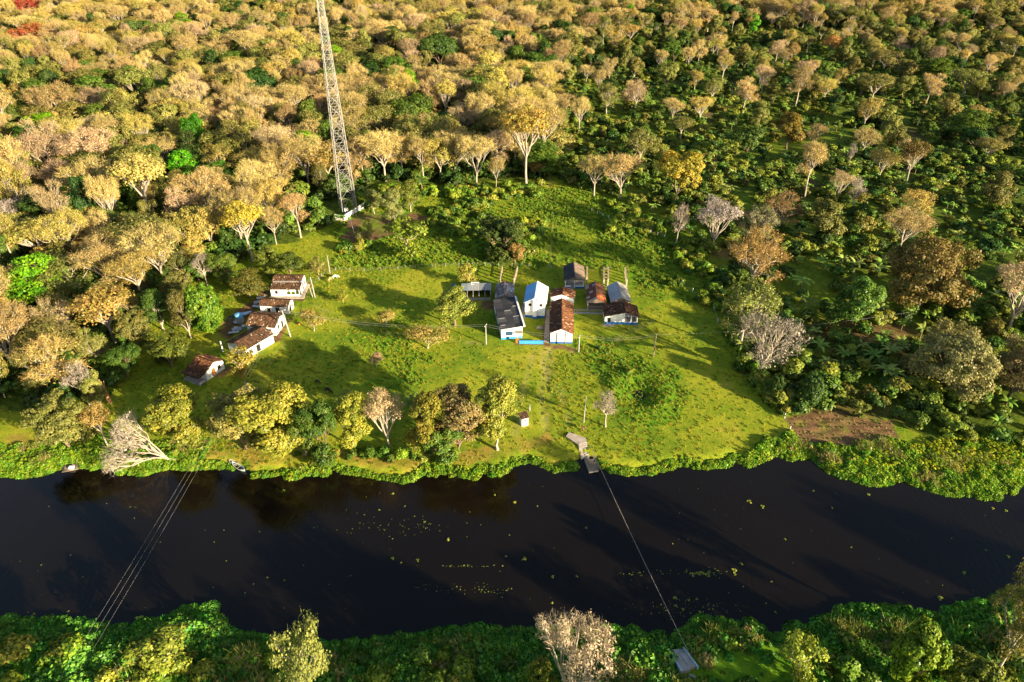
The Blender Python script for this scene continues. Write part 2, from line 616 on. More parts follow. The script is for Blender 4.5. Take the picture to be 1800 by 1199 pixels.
near_land = (fy1 < y_near(fx1) + 1)
plant_m = smoothmask(fx1, fy1, [PLANT], 2.0)
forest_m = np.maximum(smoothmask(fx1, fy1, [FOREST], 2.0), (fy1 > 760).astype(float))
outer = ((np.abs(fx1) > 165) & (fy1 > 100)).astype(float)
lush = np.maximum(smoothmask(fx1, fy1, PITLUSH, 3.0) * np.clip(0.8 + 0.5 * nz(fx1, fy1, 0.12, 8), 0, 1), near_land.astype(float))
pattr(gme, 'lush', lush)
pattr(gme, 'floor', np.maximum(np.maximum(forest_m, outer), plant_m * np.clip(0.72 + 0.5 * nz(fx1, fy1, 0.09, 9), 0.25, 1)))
plantdirt = plant_m * np.clip(nz(fx1, fy1, 0.07, 12) * 2.2 - 0.9, 0, 0.8)
dirt = np.maximum.reduce([smoothmask(fx1, fy1, [YARD], 0.5), smoothmask(fx1, fy1, [PLOT], 1.1) * np.clip(1.1 + 0.7 * nz(fx1, fy1, 0.5, 17), 0.3, 1), smoothmask(fx1, fy1, [CLEAR], 2.0) * np.clip(0.75 + nz(fx1, fy1, 0.3, 13), 0, 1),
                          smoothmask(fx1, fy1, APRON + [COURT], 0.25), plantdirt])
pattr(gme, 'dirt', dirt)
pattr(gme, 'dry', smoothmask(fx1, fy1, BANKDRY, 1.5) * np.clip(0.75 + 0.7 * nz(fx1, fy1, 0.25, 14), 0.25, 1))
wx1, wy1 = fx1 + 0.9 * nz(fx1, fy1, 0.15, 18), fy1 + 0.9 * nz(fx1, fy1, 0.15, 19)
pattr(gme, 'track', np.maximum(trackmask(fx1, fy1) * np.clip(0.7 + nz(fx1, fy1, 0.3, 15), 0.25, 1), 0.5 * linemask(wx1, wy1, PATHS, 0.7) * np.clip(0.6 + nz(fx1, fy1, 0.3, 16), 0.1, 1)))
pattr(gme, 'mud', np.clip((-fz1 - 0.55) * 3, 0, 1) * (river_depth(fx1, fy1) > -2))
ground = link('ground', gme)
tag(ground, kind='structure')


def mat_water():
    m, nt, n, l, p = new_mat('river_water')
    geo = n.new('ShaderNodeNewGeometry').outputs['Position']
    mp = n.new('ShaderNodeMapping')
    mp.inputs['Rotation'].default_value = (0, 0, math.radians(-62))
    mp.inputs['Scale'].default_value = (1.0, 0.34, 1.0)
    l.new(geo, mp.inputs['Vector'])
    f = noise(n, l, geo, 0.03, 3.0)
    l.new(ramp(n, l, f, [(0.35, (0.0052, 0.0035, 0.0020)), (0.65, (0.0078, 0.0053, 0.0031))]), p.inputs['Base Color'])
    p.inputs['Roughness'].default_value = 0.07
    p.inputs['IOR'].default_value = 1.33
    b = n.new('ShaderNodeBump')
    b.inputs['Strength'].default_value = 0.5
    b.inputs['Distance'].default_value = 0.11
    calm = ramp(n, l, noise(n, l, geo, 0.045, 2.0), [(0.38, (0.25, 0.25, 0.25)), (0.62, (1, 1, 1))])
    w = mth(n, l, 'MULTIPLY', noise(n, l, mp.outputs[0], 1.7, 3.0, 0.6), calm)
    l.new(w, b.inputs['Height'])
    l.new(b.outputs[0], p.inputs['Normal'])
    return m


M['water'] = mat_water()
wx = np.linspace(-3000, 3000, 61)
wme = np_mesh('river', [(x, y, WATER_Z) for x in wx for y in (30, 130)], quads=[(2 * i, 2 * i + 2, 2 * i + 3, 2 * i + 1) for i in range(60)], mats=[M['water']])
tag(link('river', wme), kind='structure')
# ------------------------------------------------------------------ plant meshes (a few of each kind, shared by the copies)
def unit(v):
    return v / np.maximum(np.linalg.norm(v, axis=-1, keepdims=True), 1e-6)


def leaf_quads(rng, pos, nrm, size, elong=1.35):
    """one quad per position, facing roughly along nrm, random spin"""
    n = len(pos)
    nrm = unit(nrm)
    a = unit(np.cross(nrm, rng.normal(size=(n, 3))))
    b = np.cross(nrm, a)
    s = np.asarray(size).reshape(-1, 1) * 0.5
    a, b = a * s * elong, b * s
    bend = nrm * s * 0.25
    V = np.stack([pos - a - b * 0.35 - bend, pos - a * 0.1 - b + bend * 0.3, pos + a - bend * 0.6, pos + a * 0.05 + b + bend * 0.3], 1).reshape(-1, 3)
    return V, np.arange(n * 4).reshape(-1, 4)


def tubes(segs):
    """segs: list of (p0, p1, r0, r1, sides) -> V, quads"""
    V, Q, k = [], [], 0
    for p0, p1, r0, r1, n in segs:
        d = p1 - p0
        L = np.linalg.norm(d)
        if L < 1e-5:
            continue
        d = d / L
        ref = np.array([0, 0, 1.0]) if abs(d[2]) < 0.9 else np.array([1.0, 0, 0])
        s = np.cross(d, ref)
        s /= np.linalg.norm(s)
        t = np.cross(s, d)
        ang = np.arange(n) * 2 * math.pi / n
        ring = np.cos(ang)[:, None] * s + np.sin(ang)[:, None] * t
        V.append(p0 + ring * r0)
        V.append(p1 + ring * r1)
        j = np.arange(n)
        Q.append(np.stack([k + j, k + (j + 1) % n, k + n + (j + 1) % n, k + n + j], -1))
        k += 2 * n
    return np.concatenate(V), np.concatenate(Q)


def kmeans(rng, P, k, it=6):
    C = P[rng.choice(len(P), k, replace=False)].copy()
    for _ in range(it):
        lab = np.argmin(((P[:, None] - C[None]) ** 2).sum(-1), 1)
        for j in range(k):
            if (lab == j).any():
                C[j] = P[lab == j].mean(0)
    return C, lab


def tree_parts(seed, H=16.0, R=6.5, bole=0.35, crown='dome', tips=100, limbs=6, sec=24, twigs=40, twig_len=1.2, leaves=40, leaf=0.5,
               clump=1.1, trunk_r=0.32, lean=0.0, twig_w=0.07, thick=1.0, hole=0.25, low=0.6):
    """returns (trunk V,Q), (crown V, quads, tris, tone, tri tone) for a tree H metres tall with crown radius R"""
    rng = np.random.default_rng(seed)
    hb = H * bole
    ph = rng.uniform(0, 6.28, 6)
    if crown == 'dome':
        zc, up, dn = hb + (H - hb) * 0.45, (H - hb) * 0.55, (H - hb) * 0.40
    elif crown == 'umbrella':
        zc, up, dn = hb + (H - hb) * 0.62, (H - hb) * 0.38, (H - hb) * 0.22
    elif crown == 'tall':
        zc, up, dn = hb + (H - hb) * 0.42, (H - hb) * 0.58, (H - hb) * 0.42
    else:  # round
        zc, up, dn = hb + (H - hb) * 0.5, (H - hb) * 0.5, (H - hb) * 0.5
    # the crown is a heap of smaller domes, each carried by a limb: lobed outline with gaps between
    nsub = {'umbrella': 9, 'dome': 8, 'round': 7}.get(crown, 7)
    subs = []
    for i in range(nsub):
        rs = R * rng.uniform(0.30, 0.50)
        if i == 0:
            rr, aa = R * 0.12, rng.uniform(0, 6.28)
        else:
            rr, aa = (R * 0.98 - rs) * rng.uniform(0.62, 1.0), 6.28 * (i + rng.uniform(-0.35, 0.35)) / (nsub - 1) * (1 if crown != 'tall' else 1.7)
        fall = (rr / R) ** 2
        if crown == 'umbrella':
            z = zc + up * (0.55 - 0.75 * fall) + rng.normal() * up * 0.22
        elif crown == 'tall':
            z = hb + (H - hb) * (0.12 + 0.72 * i / nsub) if i else zc + up * 0.55
            rr *= 0.55 if z > zc + up * 0.3 else 1.0
        else:
            z = zc + up * (0.52 - 1.15 * fall) + rng.normal() * up * 0.2
            if i % 3 == 2:
                z -= dn * 0.75
        subs.append((rr * math.cos(aa), rr * math.sin(aa), z, rs, rs * (0.62 if crown == 'umbrella' else 0.8)))
    if crown == 'egg':
        subs, nsub = [(0.0, 0.0, hb * 0.6 + (H - hb * 0.6) * 0.5, R * 0.92, (H - hb * 0.6) * 0.5)], 1
    wts = np.array([q[3] ** 2 for q in subs])
    wts = wts / wts.sum()
    P, tries = [], 0
    while len(P) < tips:
        tries += 1
        k = rng.choice(nsub, p=wts)
        sx, sy, sz, rs, rv = subs[k]
        d = rng.normal(size=3)
        d /= np.linalg.norm(d)
        if d[2] < -0.15 and rng.random() < low:
            continue
        if rng.random() < hole * max(0.0, math.sin(4 * math.atan2(d[1], d[0]) + ph[3]) * math.cos(3 * d[2] + ph[4])):
            continue
        q = rng.uniform(0.6, 1.0) ** 0.5
        pt = np.array([sx + d[0] * rs * q, sy + d[1] * rs * q, sz + d[2] * rv * q])
        if tries < tips * 12 and any(((pt[0] - b[0]) / b[3]) ** 2 + ((pt[1] - b[1]) / b[3]) ** 2 + ((pt[2] - b[2]) / b[4]) ** 2 < 0.5 for m_, b in enumerate(subs) if m_ != k):
            continue
        P.append(pt)
    P = np.array(P)
    zmin = hb * 0.75
    P[:, 2] = np.maximum(P[:, 2], zmin + rng.uniform(0, 1.0, len(P)))
    P[:, 2] = zmin + (P[:, 2] - zmin) * (H - clump * 0.5 - zmin) / (P[:, 2].max() - zmin)
    P[:, :2] *= (R - clump * 0.6) / np.percentile(np.hypot(P[:, 0], P[:, 1]), 97)
    P = np.array(P) * [1, 1, 1] - [0, 0, clump * 0.4]
    top = np.array([lean * H * 0.1, rng.normal() * 0.15, hb])
    C2, lab2 = kmeans(rng, P, sec)
    C1, lab1 = kmeans(rng, C2, limbs)
    segs = []
    wob = rng.normal(size=3) * 0.12
    midp = np.array([top[0] * 0.35 + wob[0], wob[1], hb * 0.5])
    segs.append((np.array([0, 0, -0.4]), np.array([0, 0, 0.5]), trunk_r * 1.7, trunk_r * 1.12, 7))
    segs.append((np.array([0, 0, 0.5]), midp, trunk_r * 1.12, trunk_r * 0.92, 7))
    segs.append((midp, top, trunk_r * 0.92, trunk_r * 0.78, 7))
    for j in range(limbs):
        e1 = top + (C1[j] - top) * 0.5
        e1[2] = hb + max(0.6, (C1[j][2] - hb) * 0.42)
        m1 = top + (e1 - top) * 0.5 + rng.normal(size=3) * 0.25 + [0, 0, 0.25]
        r1 = trunk_r * 0.52 * thick
        segs.append((top - [0, 0, 0.3], m1, r1 * 1.15, r1 * 0.95, 5))
        segs.append((m1, e1, r1 * 0.95, r1 * 0.75, 5))
        for k in np.where(lab1 == j)[0]:
            e2 = e1 + (C2[k] - e1) * 0.72
            m2 = e1 + (e2 - e1) * 0.5 + rng.normal(size=3) * 0.3
            r2 = r1 * 0.46
            segs.append((e1, m2, r2 * 1.3, r2, 4))
            segs.append((m2, e2, r2, r2 * 0.75, 4))
            for q in np.where(lab2 == k)[0]:
                segs.append((e2, P[q], r2 * 0.6, r2 * 0.22, 3))
    tv, tq = tubes(segs)
    cen = np.array([top[0], top[1], zc - dn * 0.3])
    V, Q, T, tone, ttone, off = [], [], [], [], [], 0
    if leaves:
        n = tips * leaves
        base = np.repeat(P, leaves, 0)
        tt = np.repeat(rng.uniform(0.15, 0.85, tips), leaves)
        cs = np.repeat(rng.uniform(0.7, 1.25, tips), leaves)[:, None] * clump
        d = unit(rng.normal(size=(n, 3)) + [0, 0, 0.35])
        rad = rng.uniform(0.35, 1.0, (n, 1)) ** 0.5
        pos = base + d * rad * cs * [1.1, 1.1, 0.75]
        nrm = unit(pos - cen) * 0.7 + d * 0.8 + rng.normal(size=(n, 3)) * 0.55 + [0, 0, 0.25]
        v, q = leaf_quads(rng, pos, nrm, leaf * rng.uniform(0.65, 1.3, n))
        V.append(v)
        Q.append(q)
        tone.append(np.clip(tt + rng.normal(size=n) * 0.16, 0, 1))
        off += len(v)
    if twigs:
        n = tips * twigs
        base = np.repeat(P, twigs, 0)
        out = unit(base - cen)
        d = unit(out * 0.55 + rng.normal(size=(n, 3)) * 0.7 + [0, 0, 0.22])
        st = base - out * rng.uniform(0.0, 0.9, (n, 1)) + rng.normal(size=(n, 3)) * 0.35
        L = twig_len * rng.uniform(0.5, 1.25, (n, 1))
        s = unit(np.cross(d, rng.normal(size=(n, 3)))) * twig_w * rng.uniform(0.6, 1.4, (n, 1))
        v = np.stack([st - s, st + s, st + d * L], 1).reshape(-1, 3)
        T.append(np.arange(n * 3).reshape(-1, 3) + off)
        V.append(v)
        ttone.append(rng.uniform(0.1, 1.0, n))
    V = np.concatenate(V)
    Q = np.concatenate(Q) if Q else np.zeros((0, 4), int)
    T = np.concatenate(T) if T else np.zeros((0, 3), int)
    tone = np.concatenate([*tone, *ttone]) if (tone or ttone) else None
    return (tv, tq), (V, Q, T, tone)


class TreeKind:
    def __init__(self, key, seed, bark='bark', mat='leaf', **kw):
        self.H, self.R = kw.get('H', 16.0), kw.get('R', 6.5)
        (tv, tq), (v, q, t, tone) = tree_parts(seed, **kw)
        self.trunk = np_mesh('trunk', tv, quads=tq, mats=[M[bark]], smooth=True)
        self.crown = np_mesh('crown', v, quads=q, tris=t, mats=[M[mat]], tone=tone)
        self.whole = np_mesh('tree', np.concatenate([tv, v]), quads=np.concatenate([tq, q + len(tv)]) if len(q) else tq,
                             tris=(t + len(tv)) if len(t) else None, mats=[M[bark], M[mat]],
                             qm=np.concatenate([np.zeros(len(tq), int), np.ones(len(q), int)]), tm=np.ones(len(t), int),
                             tone=np.concatenate([np.full(len(tq), 0.5), tone]))
        self.tris = 2 * len(tq) + 2 * len(q) + len(t)


K = {}
# leafless, tan: dense fine twigs with a few dry leaves and pods
bare = dict(leaves=5, leaf=0.30, twigs=30, clump=1.4, twig_w=0.042, twig_len=1.35, thick=1.35)
K['bare'] = [TreeKind('bare', 101, mat='twig', H=18, R=7.5, bole=0.30, crown='umbrella', tips=150, limbs=7, sec=34, **bare),
             TreeKind('bare', 102, mat='twig', H=19, R=6.5, bole=0.36, crown='dome', tips=140, limbs=6, sec=30, **bare),
             TreeKind('bare', 103, mat='twig', H=17, R=8.0, bole=0.25, crown='umbrella', tips=170, limbs=8, sec=38, **bare),
             TreeKind('bare', 104, mat='twig', H=20, R=6.0, bole=0.42, crown='round', tips=130, limbs=6, sec=28, **bare),
             TreeKind('bare', 105, mat='twig', H=18, R=7.0, bole=0.33, crown='dome', tips=150, limbs=7, sec=32, hole=0.8, **bare)]
# half bare: open golden crowns showing their limbs
half = dict(leaves=26, leaf=0.36, twigs=14, clump=1.3, thick=1.25, twig_w=0.05)
K['half'] = [TreeKind('half', 201, H=17, R=7.0, bole=0.32, crown='dome', tips=120, limbs=6, sec=28, hole=0.7, **half),
             TreeKind('half', 202, H=18, R=6.2, bole=0.38, crown='umbrella', tips=115, limbs=7, sec=28, **half),
             TreeKind('half', 203, H=16, R=7.5, bole=0.28, crown='round', tips=130, limbs=7, sec=30, hole=0.6, **half)]
# leafy broadleaf trees
leafy = dict(leaves=84, leaf=0.38, twigs=0, clump=1.3, low=0.15)
K['leafy'] = [TreeKind('leafy', 301, bark='bark_dark', H=16, R=6.5, bole=0.17, crown='dome', tips=120, **leafy),
              TreeKind('leafy', 302, bark='bark_dark', H=17, R=6.0, bole=0.20, crown='round', tips=115, hole=0.6, **leafy),
              TreeKind('leafy', 303, bark='bark_dark', H=15, R=7.2, bole=0.25, crown='umbrella', tips=125, **leafy),
              TreeKind('leafy', 304, H=18, R=5.6, bole=0.18, crown='tall', tips=120, hole=0.7, **leafy)]
# full crowns that hang low (the row on the bank)
K['bank'] = [TreeKind('bank', 351, bark='bark_dark', H=16, R=6.2, bole=0.10, crown='round', tips=150, leaves=100, leaf=0.34, twigs=0, clump=1.2, low=0.1, hole=0.5),
             TreeKind('bank', 352, bark='bark_dark', H=16, R=6.6, bole=0.12, crown='dome', tips=150, leaves=100, leaf=0.34, twigs=0, clump=1.2, low=0.1, hole=0.4),
             TreeKind('bank', 353, H=18, R=5.6, bole=0.14, crown='tall', tips=150, leaves=96, leaf=0.33, twigs=0, clump=1.15, low=0.1, hole=0.6)]
# very wide spreading crowns
K['wide'] = [TreeKind('wide', 361, bark='bark_dark', H=14, R=10.0, bole=0.10, crown='dome', tips=260, limbs=8, sec=50, leaves=80, leaf=0.36, twigs=3, twig_len=0.9, twig_w=0.03, clump=1.35, low=0.15, hole=0.5, trunk_r=0.5),
             TreeKind('wide', 362, bark='bark_dark', H=15, R=9.5, bole=0.14, crown='dome', tips=240, limbs=8, sec=46, leaves=64, leaf=0.36, twigs=10, twig_len=1.0, twig_w=0.035, clump=1.3, low=0.2, hole=0.8, trunk_r=0.45)]
# nearly naked white-limbed trees
K['naked'] = [TreeKind('naked', 401, mat='twig', H=15, R=7.0, bole=0.22, crown='dome', tips=120, limbs=7, sec=32, leaves=5, leaf=0.3, twigs=26, twig_len=0.95, twig_w=0.035, thick=1.25),
              TreeKind('naked', 402, mat='twig', H=14, R=5.0, bole=0.35, crown='tall', tips=80, limbs=6, sec=24, leaves=4, leaf=0.28, twigs=20, twig_len=0.9, twig_w=0.035, thick=1.2),
              TreeKind('naked', 403, mat='twig', H=16, R=6.5, bole=0.17, crown='umbrella', tips=120, limbs=8, sec=32, leaves=8, leaf=0.3, twigs=30, twig_len=0.95, twig_w=0.038, thick=1.2)]
# dense round dooryard trees (mango-like), fine leaves
K['dense'] = [TreeKind('dense', 501, bark='bark_dark', H=10, R=4.5, bole=0.14, crown='round', tips=120, leaves=70, leaf=0.36, twigs=0, clump=0.9, hole=0.0),
              TreeKind('dense', 502, bark='bark_dark', H=11, R=4.0, bole=0.12, crown='tall', tips=120, leaves=70, leaf=0.36, twigs=0, clump=0.85, hole=0.0)]
K['egg'] = [TreeKind('egg', 521, bark='bark_dark', H=11, R=4.2, bole=0.10, crown='egg', tips=190, leaves=60, leaf=0.34, twigs=0, clump=0.85, low=0.0, hole=0.25)]
# sparse small trees
K['sparse'] = [TreeKind('sparse', 601, H=6, R=3.2, bole=0.2, crown='umbrella', tips=60, limbs=5, sec=16, leaves=22, leaf=0.26, twigs=14, twig_len=0.7, clump=0.7, trunk_r=0.12, twig_w=0.035),
               TreeKind('sparse', 602, H=7, R=2.6, bole=0.3, crown='round', tips=60, limbs=5, sec=16, leaves=26, leaf=0.28, twigs=6, twig_len=0.7, clump=0.75, trunk_r=0.11, twig_w=0.035)]


def shrub_mesh(seed, H=3.2, R=1.7, tips=34, leaves=26, leaf=0.36):
    (tv, tq), (v, q, t, tone) = tree_parts(seed, H=H, R=R, bole=0.16, crown='round', tips=tips, limbs=4, sec=10, twigs=0, leaves=leaves, leaf=leaf,
                                           clump=0.55, trunk_r=0.07, hole=0.4)
    return np_mesh('shrub', np.concatenate([tv, v]), quads=np.concatenate([tq, q + len(tv)]), mats=[M['bark_dark'], M['leaf']],
                   qm=np.concatenate([np.zeros(len(tq), int), np.ones(len(q), int)]), tone=np.concatenate([np.full(len(tq), 0.4), tone]))


SHRUB = [shrub_mesh(701), shrub_mesh(702, 3.6, 1.5), shrub_mesh(703, 2.8, 2.0, 40), shrub_mesh(704, 4.2, 2.2, 46, 28, 0.42)]
BUSH = [shrub_mesh(711, 1.8, 1.4, 30, 30, 0.3), shrub_mesh(712, 1.5, 1.6, 34, 30, 0.3), shrub_mesh(713, 2.2, 1.5, 34, 30, 0.32)]


def banana_leaf(L=2.3, W=0.55, droop=0.9, n=5):
    V, Q = [], []
    for i in range(n + 1):
        t = i / n
        x = L * (t - 0.12 * t * t)
        z = 0.75 * L * t * (1 - t * droop * 0.9)
        w = W * (math.sin(math.pi * min(1, 0.12 + 0.88 * t)) ** 0.6) * 0.5 if 0 < i < n else 0.05
        V += [(x, -w, z - w * 0.35), (x, 0, z), (x, w, z - w * 0.35)]
    for i in range(n):
        a = i * 3
        Q += [(a, a + 3, a + 4, a + 1), (a + 1, a + 4, a + 5, a + 2)]
    return np.array(V), np.array(Q)


BLEAF = []
for dr, L in ((0.75, 2.2), (1.0, 2.5), (1.25, 2.3)):
    v_, q_ = banana_leaf(L, 0.62, dr)
    BLEAF.append(np_mesh('banana_leaf', v_, quads=q_, mats=[M['leaf']], tone=np.full(len(q_), 0.6)))
st_ = MB().tube([(0, 0, -0.2), (0.03, 0, 1.0), (0.0, 0.04, 2.2)], [0.16, 0.13, 0.08], 7)
BSTEM = bpy.data.meshes.new('banana_stem')
BSTEM.from_pydata(st_.v, [], st_.f)
BSTEM.materials.append(M['bark_dark'])


def banana_whole(seed):
    rng = np.random.default_rng(seed)
    V, Q, k, tone = [np.array(st_.v)], [np.array([f for f in st_.f if len(f) == 4])], len(st_.v), [np.full(14, 0.3)]
    nl = 8
    for i in range(nl):
        v, q = banana_leaf(rng.uniform(1.7, 2.6), 0.62, rng.uniform(0.6, 1.3))
        a = i * 2.4 + rng.uniform(-0.3, 0.3)
        c, s = math.cos(a), math.sin(a)
        v = np.stack([v[:, 0] * c - v[:, 1] * s, v[:, 0] * s + v[:, 1] * c, v[:, 2] + 1.9 + 0.05 * i], -1)
        V.append(v)
        Q.append(q + k)
        k += len(v)
        tone.append(np.full(len(q), rng.uniform(0.35, 0.95)))
    nq0 = len(Q[0])
    Q = np.concatenate(Q)
    return np_mesh('banana_plant', np.concatenate(V), quads=Q, mats=[M['bark_dark'], M['leaf']],
                   qm=np.concatenate([np.zeros(nq0, int), np.ones(len(Q) - nq0, int)]), tone=np.concatenate([np.full(nq0, 0.3)] + tone[1:]))


BANANA = [banana_whole(i) for i in (1, 2, 3)]


def mound_mesh(seed, n=120, R=0.9, H=0.55, leaf=0.28, up=0.6, name='mound'):
    """a low clump of leaves (herbs, water plants, tall grass)"""
    rng = np.random.default_rng(seed)
    r = R * np.sqrt(rng.uniform(0, 1, n))
    a = rng.uniform(0, 6.283, n)
    z = H * (1 - (r / R) ** 2) * rng.uniform(0.45, 1.0, n) + 0.05
    pos = np.stack([r * np.cos(a), r * np.sin(a), z], -1)
    nrm = np.stack([np.cos(a) * r / R, np.sin(a) * r / R, np.full(n, up)], -1) + rng.normal(size=(n, 3)) * 0.45
    v, q = leaf_quads(rng, pos, nrm, leaf * rng.uniform(0.6, 1.3, n))
    return np_mesh(name, v, quads=q, mats=[M['leaf']], tone=np.clip(rng.uniform(0.1, 0.9, n) * 0.6 + z / H * 0.35, 0, 1))


def tuft_mesh(seed, n=26, R=0.3, H=0.4, w=0.05):
    rng = np.random.default_rng(seed)
    a = rng.uniform(0, 6.283, n)
    r = R * np.sqrt(rng.uniform(0, 1, n))
    b = np.stack([r * np.cos(a), r * np.sin(a), np.full(n, -0.03)], -1)
    d = unit(rng.normal(size=(n, 3)) * [0.5, 0.5, 0] + [0, 0, 1]) * (H * rng.uniform(0.5, 1.2, (n, 1)))
    s = unit(np.cross(d, rng.normal(size=(n, 3)))) * w
    V = np.stack([b - s, b + s, b + d], 1).reshape(-1, 3)
    return np_mesh('tuft', V, tris=np.arange(3 * n).reshape(-1, 3), mats=[M['leaf']], tone=rng.uniform(0.2, 0.9, n))


MOUND = [mound_mesh(i) for i in (1, 2, 3)]
HERB = [mound_mesh(i, 80, 0.7, 0.7, 0.24, 0.4) for i in (11, 12, 13)]
TUFT = [tuft_mesh(i) for i in (1, 2, 3)]
REED = tuft_mesh(41, 46, 0.6, 1.35, 0.035)
FLOWER = [mound_mesh(21, 60, 0.6, 0.35, 0.22, 0.8)]
PAD = [mound_mesh(31, 14, 0.42, 0.16, 0.26, 1.5), mound_mesh(32, 7, 0.25, 0.12, 0.22, 1.5)]


# ------------------------------------------------------------------ one object made of many instances (for what nobody could count)
def scatter(name, P, rot, scl, which, protos, kind='stuff', tilt=None):
    """P (n,3) points; protos = list of (mesh, colour). One object with a geometry nodes modifier that places the meshes."""
    pc = bpy.data.collections.new(name + '_kinds')
    meshes = []
    for me_, _ in protos:
        if me_ not in meshes:
            meshes.append(me_)
    for i, me_ in enumerate(meshes):
        pc.objects.link(bpy.data.objects.new('%s_%02d' % (name, i), me_))
    which = np.asarray(which, int)
    tint = np.array([c_ for _, c_ in protos], np.float32)[which]
    which = np.array([meshes.index(m_) for m_, _ in protos])[which]
    n = len(P)
    me = bpy.data.meshes.new(name)
    me.vertices.add(n)
    me.vertices.foreach_set('co', np.asarray(P, np.float32).ravel())
    rt = np.zeros((n, 3), np.float32)
    rt[:, 2] = rot
    if tilt is not None:
        rt[:, 0] = tilt
    a = me.attributes.new('rot', 'FLOAT_VECTOR', 'POINT')
    a.data.foreach_set('vector', rt.ravel())
    s = np.asarray(scl, np.float32)
    if s.ndim == 1:
        s = np.stack([s, s, s], -1)
    a = me.attributes.new('scl', 'FLOAT_VECTOR', 'POINT')
    a.data.foreach_set('vector', np.ascontiguousarray(s).ravel())
    a = me.attributes.new('tint', 'FLOAT_COLOR', 'POINT')
    a.data.foreach_set('color', np.concatenate([tint, np.ones((n, 1), np.float32)], 1).astype(np.float32).ravel())
    a = me.attributes.new('which', 'INT', 'POINT')
    a.data.foreach_set('value', np.asarray(which, np.int32))
    ng = bpy.data.node_groups.new(name, 'GeometryNodeTree')
    ng.interface.new_socket('Geometry', in_out='INPUT', socket_type='NodeSocketGeometry')
    ng.interface.new_socket('Geometry', in_out='OUTPUT', socket_type='NodeSocketGeometry')
    n_, l_ = ng.nodes, ng.links
    gi, go = n_.new('NodeGroupInput'), n_.new('NodeGroupOutput')
    ci = n_.new('GeometryNodeCollectionInfo')
    ci.inputs['Collection'].default_value = pc
    ci.inputs['Separate Children'].default_value = True
    ci.inputs['Reset Children'].default_value = True
    ip = n_.new('GeometryNodeInstanceOnPoints')
    ip.inputs['Pick Instance'].default_value = True

    def named(nm, ty):
        q = n_.new('GeometryNodeInputNamedAttribute')
        q.data_type = ty
        q.inputs['Name'].default_value = nm
        return q.outputs[0]
    l_.new(gi.outputs[0], ip.inputs['Points'])
    l_.new(ci.outputs[0], ip.inputs['Instance'])
    l_.new(named('which', 'INT'), ip.inputs['Instance Index'])
    l_.new(named('rot', 'FLOAT_VECTOR'), ip.inputs['Rotation'])
    l_.new(named('scl', 'FLOAT_VECTOR'), ip.inputs['Scale'])
    l_.new(ip.outputs[0], go.inputs[0])
    o = bpy.data.objects.new(name, me)
    COL.objects.link(o)
    o.color = (1, 1, 1, 0)
    md = o.modifiers.new('scatter', 'NODES')
    md.node_group = ng
    if kind:
        o['kind'] = kind
    return o
# ------------------------------------------------------------------ trees
C = dict(tan=(0.46, 0.35, 0.115), pink=(0.44, 0.32, 0.155), golden=(0.40, 0.315, 0.07), olive=(0.25, 0.24, 0.05), dolive=(0.15, 0.15, 0.03),
         green=(0.10, 0.16, 0.018), dgreen=(0.055, 0.105, 0.016), bright=(0.14, 0.33, 0.010), ygreen=(0.30, 0.30, 0.03), brown=(0.36, 0.25, 0.09),
         pale=(0.35, 0.29, 0.215), orange=(0.42, 0.13, 0.035), cacao=(0.13, 0.21, 0.024), cacao2=(0.23, 0.27, 0.03), banana=(0.22, 0.34, 0.05))
NAMES = dict(bare='leafless_tree', half='half_bare_tree', leafy='broadleaf_tree', bank='broadleaf_tree', wide='broadleaf_tree', naked='dead_tree', dense='dooryard_tree', egg='dooryard_tree', sparse='lawn_tree')


def put_tree(kind, var, x, y, H, W, col, label, group=None, rz=None, name=None, cat='tree', z=None):
    """H, W in metres; an Empty at the foot with the trunk and the crown under it"""
    k = K[kind][var % len(K[kind])]
    if z is None:
        z = gzf(x, y)
    r = empty(name or NAMES[kind], (x, y, z - 0.05), R_.uniform(0, 6.28) if rz is None else rz)
    w = W / (2.0 * k.R * 1.06)
    q = R_.uniform(0.88, 1.12)
    r.scale = (w * q, w / q, H / (k.H * 1.0))
    r.rotation_euler.x, r.rotation_euler.y = R_.uniform(-0.06, 0.06), R_.uniform(-0.06, 0.06)
    tag(r, label, cat, group)
    link('trunk', k.trunk, r)
    cr = link('crown', k.crown, r, color=col)
    return r


HERO = []   # ground positions, so that the rest keeps clear


def hero(kind, var, cx, top, base, wpx, col, label, rz=None, group=None, name=None):
    x, y = at(cx, base)
    zc = seen(x, y)[2]
    H = height_for(cx, base, top)
    W = wpx * zc / FPX
    HERO.append((x, y, W * 0.5, cx, top, base, wpx))
    c = C[col] if isinstance(col, str) else col
    return put_tree(kind, var, x, y, H, W, c, label, group, rz, name)


# along the far bank, left to right
hero('bank', 1, 122, 702, 790, 112, 'olive', 'wide olive-green tree on the riverbank above the small wooden raft')
hero('half', 1, 190, 710, 785, 60, 'golden', 'narrow golden-leaved tree on the bank between the olive tree and the toppled bare tree')
hero('bank', 0, 326, 686, 782, 104, 'ygreen', 'round yellow-green tree on the bank just right of the toppled bare tree', rz=1)
hero('bank', 1, 432, 688, 790, 103, 'olive', 'olive-brown tree on the bank behind the white canoe')
hero('bank', 0, 492, 684, 796, 125, (0.34, 0.32, 0.035), 'broad yellow tree touching the olive tree above the white canoe')
hero('bank', 2, 538, 716, 800, 58, 'green', 'dark green bush-like tree filling the gap right of the broad yellow bank tree', name='broadleaf_tree')
hero('bank', 1, 574, 706, 802, 84, 'green', 'dense dark green tree in the middle of the bank row', name='broadleaf_tree')
hero('bank', 2, 622, 698, 788, 80, 'ygreen', 'slim yellow-green tree with a pale trunk left of the pinkish leafless bank tree')
hero('naked', 2, 683, 688, 784, 84, 'pink', 'pinkish leafless tree with many curving limbs in the bank row', name='leafless_tree')
